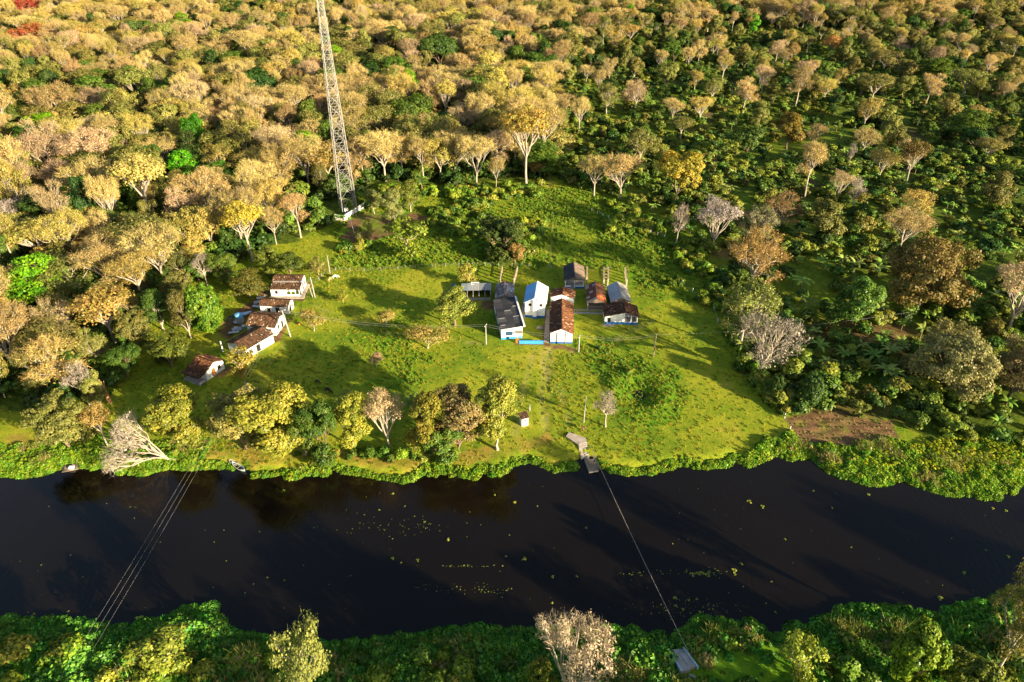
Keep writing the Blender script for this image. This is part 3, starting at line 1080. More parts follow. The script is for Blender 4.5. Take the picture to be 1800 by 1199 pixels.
hero('bank', 2, 748, 692, 794, 80, 'ygreen', 'yellow-green clumpy tree just right of the pinkish leafless bank tree')
hero('bank', 0, 806, 688, 794, 96, (0.25, 0.215, 0.06), 'brownish olive tree with a thin pale trunk beside the tall yellow bank tree')
hero('dense', 0, 776, 755, 808, 75, 'green', 'low green bushy tree at the water side under the brownish olive tree', name='broadleaf_tree')
hero('sparse', 1, 728, 760, 800, 34, 'ygreen', 'small yellow-green sapling at the foot of the bank row', name='broadleaf_tree')
hero('bank', 2, 874, 666, 790, 96, (0.33, 0.30, 0.04), 'tallest yellow tree at the right end of the bank row beside the small hut')
# lawn trees
hero('leafy', 1, 800, 508, 572, 78, (0.28, 0.33, 0.05), 'leafy pale green tree on the lawn left of the dark-roofed long house', name='lawn_tree')
hero('sparse', 1, 822, 462, 502, 38, (0.40, 0.32, 0.05), 'small golden tree behind the low grey-roofed pens', name='lawn_tree')
hero('sparse', 0, 752, 575, 612, 78, 'golden', 'sparse leaning tree on the lawn in front of the leafy pale green tree')
hero('sparse', 0, 680, 546, 574, 42, 'golden', 'small sparse tree in the middle of the left lawn')
hero('sparse', 0, 662, 622, 646, 30, 'pink', 'tiny bare pinkish tree alone on the lawn')
hero('sparse', 0, 552, 546, 582, 54, 'golden', 'sparse round tree on the lawn by the leaning utility pole')
hero('sparse', 1, 603, 512, 532, 28, 'ygreen', 'small bright yellow bush-like tree near the two grazing cows')
hero('sparse', 1, 430, 612, 658, 58, (0.36, 0.26, 0.04), 'golden brown tree between the small hut-like house and the long front house')
hero('bank', 1, 303, 585, 644, 84, (0.12, 0.15, 0.018), 'round olive-green tree above the small tile-roofed house')
hero('egg', 0, 370, 498, 584, 66, (0.10, 0.21, 0.012), 'bright green egg-shaped tree beside the yard of the row houses')
hero('bank', 2, 336, 508, 594, 56, 'dolive', 'dark olive tree leaning against the bright green egg-shaped tree')
for a in [('bank', 1, 248, 545, 618, 66, 'dolive', 'dark olive tree on the woods edge left of the round olive-green tree'),
          ('bank', 0, 225, 610, 662, 60, 'green', 'mid green tree between the wide tan-gold tree and the round olive-green tree'),
          ('bank', 2, 288, 505, 580, 52, 'green', 'mid green upright tree behind the dark olive leaning tree'),
          ('bank', 1, 322, 470, 540, 58, 'dolive', 'dark olive tree at the woods edge above the bright green egg-shaped tree'),
          ('bank', 0, 398, 445, 500, 52, 'green', 'mid green rounded tree behind the banana plants of the row houses'),
          ('bank', 1, 475, 432, 482, 50, (0.16, 0.18, 0.022), 'olive-green rounded tree above the uppermost white house'),
          ('bank', 0, 178, 655, 716, 48, 'olive', 'small olive tree beside the splintered stump')]:
    hero(*a)
hero('leafy', 1, 440, 470, 524, 62, (0.14, 0.15, 0.02), 'olive-green tree behind the second row house', name='dooryard_tree')
hero('leafy', 0, 510, 445, 486, 62, (0.10, 0.13, 0.018), 'dark green tree behind the upper white house', name='dooryard_tree')
hero('sparse', 1, 560, 452, 482, 40, 'olive', 'small olive tree beside the fence right of the upper white house')
hero('leafy', 1, 88, 446, 545, 118, 'bright', 'vivid bright green tree among the tan woods at the left')
hero('leafy', 0, 8, 500, 570, 70, 'bright', 'vivid bright green tree cut by the left edge of the photo')
hero('dense', 0, 880, 378, 452, 92, (0.09, 0.12, 0.02), 'dark olive thicket tree in the pasture behind the grey pens', name='broadleaf_tree')
hero('dense', 0, 905, 425, 462, 34, 'golden', 'small golden tree at the foot of the dark olive thicket', name='broadleaf_tree')
hero('sparse', 1, 724, 380, 450, 80, (0.17, 0.25, 0.02), 'light green shrubby tree below the red clearing', name='broadleaf_tree')
hero('naked', 1, 1064, 688, 750, 52, 'pale', 'bare grey tree on the lawn above the jetty')
hero('egg', 0, 1416, 656, 714, 42, (0.06, 0.13, 0.02), 'dark green cone-shaped tree behind the brown plot', name='broadleaf_tree')
hero('egg', 0, 1360, 655, 700, 28, (0.09, 0.14, 0.02), 'slim green tree at the fence corner near the brown plot', name='broadleaf_tree')
hero('naked', 0, 1334, 538, 664, 132, 'pale', 'big white-limbed bare tree at the right edge of the lawn')
hero('half', 0, 1298, 494, 614, 112, (0.25, 0.26, 0.05), 'pale green tree just behind the big white-limbed bare tree')
hero('bare', 4, 1316, 396, 524, 122, (0.30, 0.19, 0.055), 'large brown round-crowned tree at the corner of the lawn and the plantation')
hero('wide', 0, 1650, 572, 690, 158, (0.25, 0.215, 0.075), 'very broad olive-brown tree over the thicket right of the brown plot')
hero('wide', 1, 1772, 596, 700, 115, (0.26, 0.22, 0.08), 'olive-brown tree at the right edge behind the yellow flowering bank')
hero('wide', 1, 1612, 420, 548, 165, (0.26, 0.21, 0.045), 'huge dark golden tree in the middle of the right-hand plantation')
hero('naked', 2, 1772, 455, 580, 105, 'pink', 'spreading leafless pinkish tree at the right edge of the plantation', name='leafless_tree')
# trees standing in the plantation
for a in [
    ('bare', 1, 1398, 112, 186, 62, 'brown', 'round brown-crowned tree with a creeper-covered trunk, tallest in the upper plantation'),
    ('bare', 3, 1336, 115, 178, 42, 'pink', 'pinkish leafless tree just left of the round brown-crowned tree'),
    ('bare', 1, 1305, 135, 200, 50, 'tan', 'tan round tree left of the pinkish leafless tree in the upper plantation'),
    ('bare', 3, 1414, 248, 348, 64, 'tan', 'tall tan leafless tree shaped like a flame in the centre of the plantation'),
    ('naked', 1, 1116, 134, 202, 50, 'pink', 'pinkish bare tree with an open fork at the left side of the plantation'),
    ('bare', 0, 1180, 170, 218, 44, 'tan', 'small flat-topped tan tree in the left plantation'),
    ('bare', 2, 1229, 168, 218, 50, 'golden', 'golden flat-topped tree with a white trunk in the left plantation'),
    ('half', 1, 1196, 204, 246, 52, 'olive', 'low olive umbrella tree in the left plantation'),
    ('half', 1, 1530, 128, 184, 68, 'olive', 'olive umbrella tree with a pale forked trunk in the upper right plantation'),
    ('half', 2, 1516, 168, 228, 44, 'golden', 'golden tree on a bent white trunk in the upper right plantation'),
    ('leafy', 0, 1382, 196, 262, 58, (0.22, 0.17, 0.025), 'golden olive bushy tree behind the flame-shaped tree'),
    ('bare', 4, 1430, 216, 258, 42, 'brown', 'small brown tree right of the golden olive bushy tree'),
    ('leafy', 2, 1186, 268, 362, 88, (0.33, 0.30, 0.03), 'big golden yellow tree at the back of the right pasture'),
    ('bare', 0, 1044, 270, 346, 70, 'tan', 'pale tan leafless tree at the head of the dirt track'),
    ('bare', 2, 1090, 268, 350, 80, 'tan', 'wide pale tan leafless tree right of the dirt track head'),
    ('half', 0, 1124, 225, 296, 62, 'olive', 'olive round tree above the wide pale tan leafless tree'),
    ('naked', 1, 1496, 308, 372, 38, 'pale', 'slim white bare tree with a small flat crown in mid plantation'),
    ('naked', 2, 1470, 300, 352, 44, 'pink', 'low bare tree leaning beside the slim white bare tree'),
    ('naked', 2, 1252, 350, 436, 84, (0.40, 0.33, 0.27), 'grey bare umbrella tree at the back edge of the right pasture'),
    ('bare', 4, 1368, 335, 412, 76, (0.27, 0.18, 0.06), 'brown leafless round tree in the lower plantation'),
    ('half', 0, 1322, 362, 430, 70, (0.32, 0.31, 0.14), 'pale yellowish open tree above the large brown round-crowned tree'),
    ('bare', 2, 1580, 370, 442, 92, 'tan', 'spreading tan leafless tree above the huge dark golden tree'),
    ('leafy', 0, 1438, 350, 426, 72, 'dolive', 'dark olive tree in shadow in the lower plantation'),
    ('naked', 1, 1490, 248, 296, 22, 'pale', 'thin white stick-like tree in mid plantation'),
    ('naked', 1, 1187, 352, 434, 40, (0.40, 0.32, 0.24), 'thin leafless tree in the right pasture corner'),
    ('half', 1, 1590, 240, 330, 56, (0.20, 0.15, 0.03), 'tall dark golden tree on a leaning trunk in the right plantation'),
    ('half', 2, 1600, 330, 398, 60, 'golden', 'ragged golden tree with a broken limb in the right plantation'),
    ('leafy', 3, 1640, 100, 150, 70, 'green', 'dark green crown behind the olive umbrella tree of the upper right'),
    ('bare', 1, 1076, 42, 98, 50, 'golden', 'golden round tree near the top of the plantation'),
    ('bare', 0, 1030, 112, 150, 34, 'tan', 'small tan umbrella tree at the forest corner of the plantation'),
    ('half', 2, 1460, 60, 100, 50, (0.40, 0.20, 0.05), 'orange-tinged tree in the upper plantation'),
    ('half', 0, 1550, 85, 130, 58, 'olive', 'olive round tree high on the right side of the plantation'),
    ('bare', 0, 1355, 20, 52, 34, 'pink', 'small pinkish umbrella tree near the top edge right of centre'),
    ('leafy', 1, 1690, 190, 250, 80, 'green', 'broad green tree at the upper right of the plantation'),
    ('leafy', 0, 1738, 300, 370, 60, 'dolive', 'dark olive tree at the right edge above the banana rows'),
    ('half', 1, 1692, 120, 170, 64, 'olive', 'olive flat tree near the upper right corner'),
]:
    hero(*a)
# remarkable trees of the left woods
for a in [
    ('half', 0, 66, 40, 98, 78, 'orange', 'orange-red crowned tree in the upper left forest'),
    ('half', 2, 52, -6, 42, 66, 'orange', 'second orange-red tree at the top left edge of the forest'),
    ('half', 0, 68, 62, 110, 44, (0.52, 0.40, 0.02), 'bright yellow tree in front of the orange-red crown'),
    ('half', 1, 268, 268, 395, 112, (0.42, 0.32, 0.09), 'large golden tree in the left woods above the tan bare trees'),
    ('bare', 2, 290, 395, 500, 120, 'tan', 'broad feathery tan tree in the woods up and left of the row houses'),
    ('bare', 0, 200, 405, 490, 96, 'tan', 'tan leafless tree with a pale fork right of the vivid green tree'),
    ('naked', 2, 16, 352, 430, 90, 'pale', 'white dead-looking tree at the left edge of the woods'),
    ('half', 1, 206, 505, 612, 120, (0.38, 0.28, 0.06), 'wide tan-gold tree below the vivid green tree'),
    ('naked', 0, 120, 520, 620, 70, 'pink', 'bare tree with a leaning white trunk under the vivid green tree'),
    ('bare', 2, 30, 540, 660, 130, 'tan', 'wide tan bare tree low at the left edge'),
    ('bare', 4, 110, 590, 690, 120, (0.42, 0.29, 0.09), 'tan-gold bare tree just up from the bank olive tree'),
    ('naked', 1, 160, 635, 716, 60, 'pale', 'white skeleton tree with a leaning trunk above the golden bank tree'),
    ('leafy', 0, 398, 280, 345, 52, (0.09, 0.21, 0.015), 'fresh green tree left of the mast in the woods edge'),
    ('naked', 1, 365, 440, 502, 44, 'pale', 'thin white bare tree beside the banana plants behind the row houses'),
    ('half', 1, 445, 350, 460, 76, (0.42, 0.32, 0.04), 'golden tree on white forked limbs left of the mast clearing'),
    ('half', 2, 378, 360, 450, 60, 'golden', 'golden open tree with epiphytes on its trunk in the woods'),
    ('bare', 0, 486, 362, 430, 50, 'tan', 'small tan tree between the golden forked tree and the mast'),
    ('bare', 0, 678, 225, 318, 92, 'tan', 'classic umbrella-shaped tan tree just right of the mast'),
    ('bare', 3, 744, 240, 322, 60, 'tan', 'tan vase-shaped tree two crowns right of the mast'),
    ('bare', 2, 838, 235, 326, 74, 'tan', 'tan leafless tree on a slim white trunk at the woods edge right of the mast'),
    ('bare', 4, 640, 235, 320, 70, 'tan', 'tan domed tree tucked close behind the lattice mast'),
    ('bare', 1, 706, 232, 312, 66, (0.44, 0.32, 0.10), 'golden tan tree between the umbrella-shaped tree and the vase-shaped tree'),
    ('half', 2, 775, 238, 318, 70, 'golden', 'golden feathery tree behind the vase-shaped tree at the woods edge'),
    ('bare', 2, 800, 225, 312, 84, 'tan', 'wide tan tree left of the slim white-trunked tree at the woods edge'),
    ('bare', 3, 872, 232, 312, 66, 'pink', 'pinkish tan tree right of the slim white-trunked tree'),
    ('bare', 4, 905, 200, 300, 78, 'tan', 'tan tree touching the left side of the tall golden corner tree'),
    ('bare', 0, 955, 170, 292, 80, (0.44, 0.33, 0.10), 'golden tan tree on the track side of the tall golden corner tree'),
    ('bare', 2, 545, 235, 330, 88, 'tan', 'wide tan tree left of the lattice mast'),
    ('bare', 1, 500, 250, 345, 84, (0.44, 0.32, 0.10), 'golden tan tree two crowns left of the lattice mast'),
    ('bare', 4, 460, 275, 360, 84, 'tan', 'tan domed tree above the golden forked tree'),
    ('bare', 0, 872, 275, 330, 36, 'tan', 'small leafless tree with a long bare trunk at the pasture edge'),
    ('half', 1, 925, 180, 330, 90, (0.40, 0.28, 0.05), 'tall golden tree at the corner of forest and dirt track'),
    ('bare', 1, 784, 115, 190, 84, 'tan', 'large pale tan crown in the mid forest right of the mast'),
    ('naked', 1, 655, 115, 152, 36, 'pale', 'dead grey tree standing among crowns right of the mast'),
    ('leafy', 2, 775, 60, 130, 72, 'dgreen', 'dark green layered tree in the mid forest right of the mast'),
    ('leafy', 0, 905, 78, 140, 60, 'green', 'green crown beside the plantation edge of the forest'),
    ('leafy', 3, 658, 330, 375, 34, (0.20, 0.21, 0.05), 'small thin-leaved tree just right of the mast wall'),
    ('leafy', 3, 694, 330, 396, 44, (0.22, 0.22, 0.06), 'grey-green tree with white stems above the red clearing'),
    ('leafy', 3, 722, 316, 372, 46, (0.18, 0.21, 0.03), 'light green tree at the top of the red clearing'),
    ('sparse', 1, 652, 384, 424, 22, (0.26, 0.25, 0.05), 'thin white-stemmed sapling in the red clearing'),
    ('sparse', 1, 632, 396, 428, 18, (0.20, 0.21, 0.03), 'pair-like green sapling nearest the leaning post in the red clearing'),
]:
    hero(*a)
# near bank
for a in [
    ('naked', 2, 1004, 1096, 1262, 140, (0.40, 0.31, 0.19), 'pale leafless tree at the bottom of the photo left of the concrete ramp'),
    ('half', 0, 548, 1092, 1262, 104, (0.26, 0.28, 0.06), 'sunlit pale yellow-green tree with open branches on the near bank'),
    ('half', 2, 1748, 1018, 1190, 118, (0.22, 0.18, 0.045), 'olive-gold tree at the lower right corner on the near bank'),
    ('dense', 0, 1585, 1102, 1215, 84, (0.13, 0.20, 0.015), 'green clumpy tree on the near bank left of the corner tree'),
    ('dense', 0, 1660, 1150, 1240, 90, (0.17, 0.24, 0.03), 'low leafy green tree at the bottom edge near the corner tree'),
    ('sparse', 1, 305, 1116, 1180, 96, (0.24, 0.27, 0.03), 'low sunlit yellow-green tree on the near bank beside the power line'),
    ('dense', 1, 950, 1150, 1240, 60, (0.16, 0.20, 0.02), 'low green tree left of the pale leafless tree at the bottom'),
    ('sparse', 1, 1400, 1126, 1178, 86, (0.30, 0.32, 0.03), 'yellow-green sunlit shrub tree right of the concrete ramp'),
]:
    nm = {'dense': 'broadleaf_tree', 'sparse': 'broadleaf_tree'}.get(a[0])
    hero(*a, name=nm)

# toppled bare tree over the water
fx0, fy0 = at(303, 806)
fr = empty('fallen_tree', (fx0, fy0, gzf(fx0, fy0)))
tag(fr, 'toppled bare tree with pale limbs hanging over the river edge', 'fallen tree')
(tv, tq), (v, q, t, tone) = tree_parts(77, H=12.5, R=6.6, bole=0.12, crown='umbrella', tips=170, limbs=8, sec=40, twigs=8, twig_len=1.2, leaves=2, leaf=0.3,
                                       clump=1.0, trunk_r=0.30, twig_w=0.035, thick=1.0)


def topple(V):
    """tip the tree over to the left and the river, and let what would go under ground rest on it"""
    a = math.radians(54)
    rot = np.array(Matrix.Rotation(a, 3, Vector((0.26, -0.96, 0)).normalized()))
    W_ = V @ rot.T
    W_[:, 2] = np.where(W_[:, 2] < 0.1, 0.1 + 0.18 * (W_[:, 2] + 0.1) * 0.3 + 0.04 * np.abs(W_[:, 2]), W_[:, 2])
    return W_


link('trunk', np_mesh('fallen_trunk', topple(tv), quads=tq, mats=[M['bark']], smooth=True), fr)
link('crown', np_mesh('fallen_crown', topple(v), quads=q, tris=t, mats=[M['twig']], tone=tone), fr, color=C['pale'])
HERO.append((fx0 - 4, fy0, 5, 270, 740, 810, 100))

# ------------------------------------------------------------------ the woods: trees one by one where they show, the far rest as one mass
cand = []
cell = 11.2
ny0, ny1 = 105, 900
yv = ny0
while yv < ny1:
    half = 0.80 * (yv + 55) + 40
    xv = -half
    while xv < half + 45:
        x = xv + R_.uniform(-0.46, 0.46) * cell
        y = yv + R_.uniform(-0.46, 0.46) * cell
        cand.append((x, y))
        xv += cell
    yv += cell
cand = np.array(cand)
inF = inside(cand[:, 0], cand[:, 1], FOREST)
inP = inside(cand[:, 0], cand[:, 1], PLANT)
HB = np.array([h[3:7] for h in HERO])


KEY = np.array([(h[3] > 960 or h[5] > 690 or h[2] < 3.6 or h[3] in (88, 248, 225, 288, 322, 8, 66, 52, 68, 268, 398, 290, 775)) for h in HERO])


def hides_hero(x, y, H, W):
    """would a tree here stand in front of one of the trees placed by eye?"""
    bx, by, zc = seen(x, y)
    tx, ty, _ = seen(x, y, H)
    w = W * FPX / zc
    front = by > HB[:, 2] + 1
    mid_ = HB[:, 1] * 0.45 + HB[:, 2] * 0.55
    return bool((front & (np.abs(HB[:, 0] - tx) < (HB[:, 3] + w) * 0.30) & (ty < mid_ - (HB[:, 2] - HB[:, 1]) * 0.12) & KEY).any())


hp = np.array([(h[0], h[1], h[2]) for h in HERO])
fill = []
for (x, y), f, p in zip(cand, inF, inP):
    px, py, zc = seen(x, y, 9.0)
    if f:
        keep = 1.0
    elif p:
        gpx, gpy, _ = seen(x, y)
        keep = 0.60 if gpy < 110 else (0.34 if gpy < 190 else (0.17 if gpy < 330 else 0.05))
        if gpx > 1500 and gpy < 330:
            keep = min(0.85, keep + 0.12)
    else:
        continue
    if R_.random() > keep:
        continue
    dd = np.hypot(hp[:, 0] - x, hp[:, 1] - y)
    if (dd < hp[:, 2] * 0.42 + 3.0).any():
        continue
    if np.hypot(x + 56, y - 216) < 16:
        continue
    if hides_hero(x, y, 16.0, 13.0):
        continue
    t1 = float(nz(x, y, 0.012, 31)) + 0.5 * float(nz(x, y, 0.05, 32))
    u = R_.random()
    gpx, gpy, _ = seen(x, y)
    if f:
        pt = 0.40 + 0.30 * t1 + (0.07 if gpx < 960 else -0.08)
    else:
        pt = 0.20
    if u < pt:
        kind = 'bare'
        col = R_.choice(['tan', 'tan', 'tan', 'tan', 'tan', 'pink', 'golden', 'golden', 'brown'])
    elif u < pt + 0.16:
        kind = 'half'
        col = R_.choice(['golden', 'golden', 'olive', 'olive'])
    else:
        kind = 'leafy'
        col = R_.choice(['olive', 'olive', 'olive', 'dolive', 'green', 'green', 'dgreen'])
        if R_.random() < 0.02:
            col = 'bright'
    W = 9.5 + 13.5 * R_.random() ** 1.3 if f else R_.uniform(8, 13)
    H = R_.uniform(12.0, 21.5) if f else R_.uniform(10, 16)
    if kind == 'leafy':
        H *= 0.9
    fill.append((zc, kind, R_.randrange(5), x, y, H, W, col, px, py))
fill.sort()


LAND = [(590, 200, 'the lattice mast'), (612, 372, 'the mast wall'), (66, 60, 'the orange-red crowned tree'), (268, 325, 'the large golden tree'), (290, 440, 'the broad feathery tan tree'),
        (88, 490, 'the vivid green tree'), (206, 550, 'the wide tan-gold tree'), (370, 540, 'the bright green egg-shaped tree'), (398, 310, 'the fresh green tree'),
        (445, 400, 'the golden forked tree'), (678, 265, 'the umbrella-shaped tan tree'), (838, 275, 'the slim-trunked tan tree'), (925, 250, 'the tall golden corner tree'),
        (784, 150, 'the large pale tan crown'), (775, 95, 'the dark layered tree'), (655, 130, 'the dead grey tree'), (970, 310, 'the dirt track head'), (1090, 305, 'the wide pale tan tree'),
        (1186, 310, 'the big golden yellow tree'), (1116, 165, 'the pinkish forked tree'), (1229, 190, 'the golden white-trunked tree'), (1398, 145, 'the creeper-clad round tree'),
        (1414, 295, 'the flame-shaped tree'), (1530, 155, 'the olive forked umbrella tree'), (1590, 280, 'the tall leaning golden tree'), (1690, 220, 'the broad green tree'),
        (1496, 335, 'the slim white tree'), (1252, 390, 'the grey umbrella tree'), (1316, 455, 'the large brown round tree'), (1334, 600, 'the big white-limbed tree'),
        (1612, 480, 'the huge dark golden tree'), (1650, 630, 'the very broad olive-brown tree'), (1480, 750, 'the brown plot'), (500, 500, 'the uppermost white house'),
        (363, 640, 'the small square house'), (1100, 555, 'the corner house'), (880, 415, 'the dark olive thicket'), (1076, 70, 'the golden tree near the top'), (1460, 80, 'the orange-tinged tree'),
        (350, 130, None), (430, 60, None), (200, 180, None), (480, 250, None), (120, 330, None), (1700, 60, None), (1250, 60, None)]
LAND += [(548, 1150, 'the sunlit near-bank tree'), (1004, 1150, 'the pale bottom tree'), (1205, 1165, 'the concrete ramp'), (1748, 1100, 'the lower right corner tree'),
         (305, 1150, 'the low sunlit tree'), (683, 740, 'the pinkish bank tree'), (1020, 770, 'the jetty walkway'), (280, 770, 'the toppled bare tree'), (765, 600, 'the sparse leaning tree'),
         (800, 1160, 'the middle of the near bank'), (1450, 1160, 'the near-bank clearing'), (100, 1150, 'the near-bank end of the power lines')]
LAND = [q for q in LAND if q[2]]
WAYS = ['right of', 'up and right of', 'up from', 'up and left of', 'left of', 'down and left of', 'down from', 'down and right of']
USED = {}


def place_words(px, py):
    """where something stands, by the landmark that shows nearest to it"""
    d = [(math.hypot(px - q[0], (py - q[1]) * 1.5), q) for q in LAND]
    dist, q = min(d, key=lambda t: t[0])
    k = int(round(math.atan2((q[1] - py) * 1.5, px - q[0]) / (math.pi / 4))) % 8
    near = 'just' if dist < 55 else ('' if dist < 120 else ('well' if dist < 210 else 'far'))
    return ('%s %s %s' % (near, WAYS[k], q[2])).strip()


def own_label(what, px, py, sizes=('', 'big', 'small', 'tall', 'low', 'wide', 'slender', 'medium-sized', 'rounded', 'ragged')):
    """a label of its own; only when all ways of telling it apart are used up is it shared, as a group"""
    w = place_words(px, py)
    lab = '%s %s' % (what, w)
    USED[lab] = USED.get(lab, 0) + 1
    return lab


WORDS = dict(tan='tan leafless', pink='pinkish leafless', brown='brown leafless', golden='golden half-bare', olive='olive', dolive='dark olive', green='mid green', dgreen='deep green',
             bright='vivid light green', ygreen='yellow-green')
SHAPE = dict(bare=['flat-topped', 'domed', 'spreading', 'rounded', 'open'], half=['ragged', 'flat-topped', 'rounded'], leafy=['domed', 'rounded', 'flat-topped', 'upright'])
count = dict(bare=sum(1 for o in COL.objects if o.name.startswith('leafless_tree')), half=0, leafy=0)
for o in COL.objects:
    if o.name.startswith('half_bare_tree'):
        count['half'] += 1
    if o.name.startswith('broadleaf_tree'):
        count['leafy'] += 1
rest = []
for zc, kind, var, x, y, H, W, col, px, py in fill:
    vis = -40 < px < 1840 and -30 < py < 1150
    limit = dict(bare=292, half=180, leafy=240)[kind]
    if vis and count[kind] < limit:
        count[kind] += 1
        word = WORDS[col]
        if kind == 'bare' and col == 'golden':
            word = 'golden leafless'
        if kind == 'half' and col == 'olive':
            word = 'olive half-bare'
        size = 'large ' if W > 16 else ('small ' if W < 10.5 else '')
        lab = own_label('%s%s %s tree' % (size, word, SHAPE[kind][var % len(SHAPE[kind])]), px, py)
        put_tree(kind, var, x, y, H, W, C[col], lab, group=dict(bare='leafless trees of the woods', half='half-bare trees of the woods', leafy='leafy trees of the woods')[kind])
    else:
        rest.append((kind, var, x, y, H, W, col))


def mass(name, rows):
    protos, key = [], {}
    P, ro, sc, wh = [], [], [], []
    for kind, var, x, y, H, W, col in rows:
        k = K[kind][var % len(K[kind])]
        kk = (kind, var % len(K[kind]), col)
        if kk not in key:
            key[kk] = len(protos)
            protos.append((k.whole, C[col] if isinstance(col, str) else col))
        P.append((x, y, -0.1))
        ro.append(R_.uniform(0, 6.28))
        w = W / (2.12 * k.R)
        sc.append((w, w, H / k.H))
        wh.append(key[kk])
    return scatter(name, P, np.array(ro), np.array(sc), wh, protos)


# lower trees between the tall ones
mid = []
yv = 106.0
while yv < 620:
    half = 0.80 * (yv + 55) + 30
    xv = -half
    while xv < half:
        x, y = xv + R_.uniform(-3.4, 3.4), yv + R_.uniform(-3.4, 3.4)
        xv += 7.6
        if R_.random() > 0.6 or not inside(x, y, FOREST) or np.hypot(x + 56, y - 216) < 14:
            continue
        if (np.hypot(hp[:, 0] - x, hp[:, 1] - y) < 4.5).any():
            continue
        if hides_hero(x, y, 9.0, 8.0):
            continue
        if seen(x, y)[0] < 560 and y < 150 and x > -88:
            continue
        mid.append((R_.choice(['leafy', 'half', 'bare']), R_.randrange(4), x, y, R_.uniform(6.5, 12), R_.uniform(5.5, 9.5), R_.choice(['green', 'dgreen', 'olive', 'dolive', 'golden', 'golden', 'olive', 'tan'])))
    yv += 7.6
mass('forest', rest + mid)

# tall trees of the near bank, behind and below the camera: their shadows lie on the river
cast = []
SUNNY = [at(*p) for p in ((305, 1150), (350, 1090), (1245, 1105), (1400, 1150), (1590, 1130), (1660, 1170))]
ca, sa = math.cos(math.radians(SHADOW_DEG)), math.sin(math.radians(SHADOW_DEG))
for px, py, H, W in [(470, 905, 19, 13), (250, 905, 17, 9), (200, 1020, 19, 15), (100, 985, 20, 13), (560, 960, 21, 12), (640, 985, 20, 12), (20, 965, 20, 13), (925, 985, 21, 11), (1010, 1000, 19, 13),
                     (1060, 838, 24, 11), (1140, 880, 22, 14), (1240, 930, 24, 15), (1350, 960, 22, 14), (1290, 1010, 20, 14), (1420, 860, 25, 13), (1530, 900, 25, 15), (1640, 960, 23, 14), (1740, 1000, 22, 14),
                     (780, 1060, 20, 14), (690, 1050, 19, 13), (380, 1040, 18, 12), (1080, 1060, 20, 13), (1180, 1040, 21, 14), (1480, 1010, 22, 14), (860, 1080, 18, 12),
                     (1800, 905, 25, 14), (1900, 960, 25, 15), (120, 1060, 18, 14), (300, 1120, 17, 13), (-80, 1000, 19, 14), (500, 1130, 16, 12)]:
    x, y = at(px, py)
    L = (H - 1.0) / math.tan(math.radians(SUN_EL))
    bx, by = x + ca * L, y - sa * L
    L2 = H / math.tan(math.radians(SUN_EL))
    by_ = min(by, 44.0 - 0.30 * H - W * 0.25) if abs(bx) < 95 else by
    if any(abs((gx_ - bx) * sa + (gy_ - by_) * ca) < W * 0.45 and 0 < -(gx_ - bx) * ca + (gy_ - by_) * sa < L2 * 0.80 for gx_, gy_ in SUNNY):
        continue
    # keep the whole tree out of the picture
    by = min(by, 44.0 - 0.30 * H - W * 0.25) if abs(bx) < 95 else by
    cast.append((R_.choice(['leafy', 'leafy', 'half']), R_.randrange(4), bx, by, H, W, R_.choice(['olive', 'green', 'golden'])))
mass('near_bank_woods', cast)
# ------------------------------------------------------------------ shrubs and bananas of the plantation and the forest floor
def on_screen(x, y, m=60):
    px, py, zc = seen(x, y, 1.5)
    return -m < px < 1800 + m and -m < py < 1199 + m


shr, ban = [], []
y = 96.0
while y < 690:
    st = 3.3 if y < 260 else (4.3 if y < 450 else 5.6)
    x = -0.78 * (y + 60) - 10
    while x < 0.78 * (y + 60) + 20:
        qx, qy = x + R_.uniform(-0.5, 0.5) * st, y + R_.uniform(-0.5, 0.5) * st
        x += st
        p, f = bool(inside(qx, qy, PLANT)), bool(inside(qx, qy, FOREST))
        if not (p or f) or not on_screen(qx, qy):
            continue
        if bool(inside(qx, qy, PLOT)) or np.hypot(qx + 56, qy - 216) < 8 or bool(inside(qx, qy, CLEAR)):
            continue
        if p:
            dens = 0.72 + 0.5 * float(nz(qx, qy, 0.06, 41))
            gpx, gpy, _ = seen(qx, qy)
            dens *= 0.82 if gpy > 330 else 0.95
            if R_.random() > dens:
                continue
            if R_.random() < 0.24 + 0.25 * float(nz(qx, qy, 0.04, 42)):
                ban.append((qy, qx, R_.uniform(0.75, 1.2)))
            else:
                shr.append((qy, qx, R_.uniform(0.7, 1.25), 'p'))
        else:
            if R_.random() > 0.62:
                continue
            if R_.random() < 0.05:
                ban.append((qy, qx, R_.uniform(0.8, 1.2)))
            else:
                shr.append((qy, qx, R_.uniform(0.8, 1.7), 'f'))
    y += st
shr.sort()
ban.sort()
SC = [C['cacao'], C['cacao2'], C['green'], C['dgreen'], (0.20, 0.20, 0.03)]
SW = ['mid green', 'yellowish green', 'fresh green', 'deep green', 'olive']


def where(px, py):
    if px < 600:
        return 'under the trees around the tile-roofed row houses'
    if px < 985:
        return 'in the forest edge right of the mast'
    if py > 560:
        return 'in the thicket between the lawn fence and the right edge'
    if py > 380:
        return 'in the shaded lower plantation right of the pasture'
    return 'in the open plantation behind the pasture'


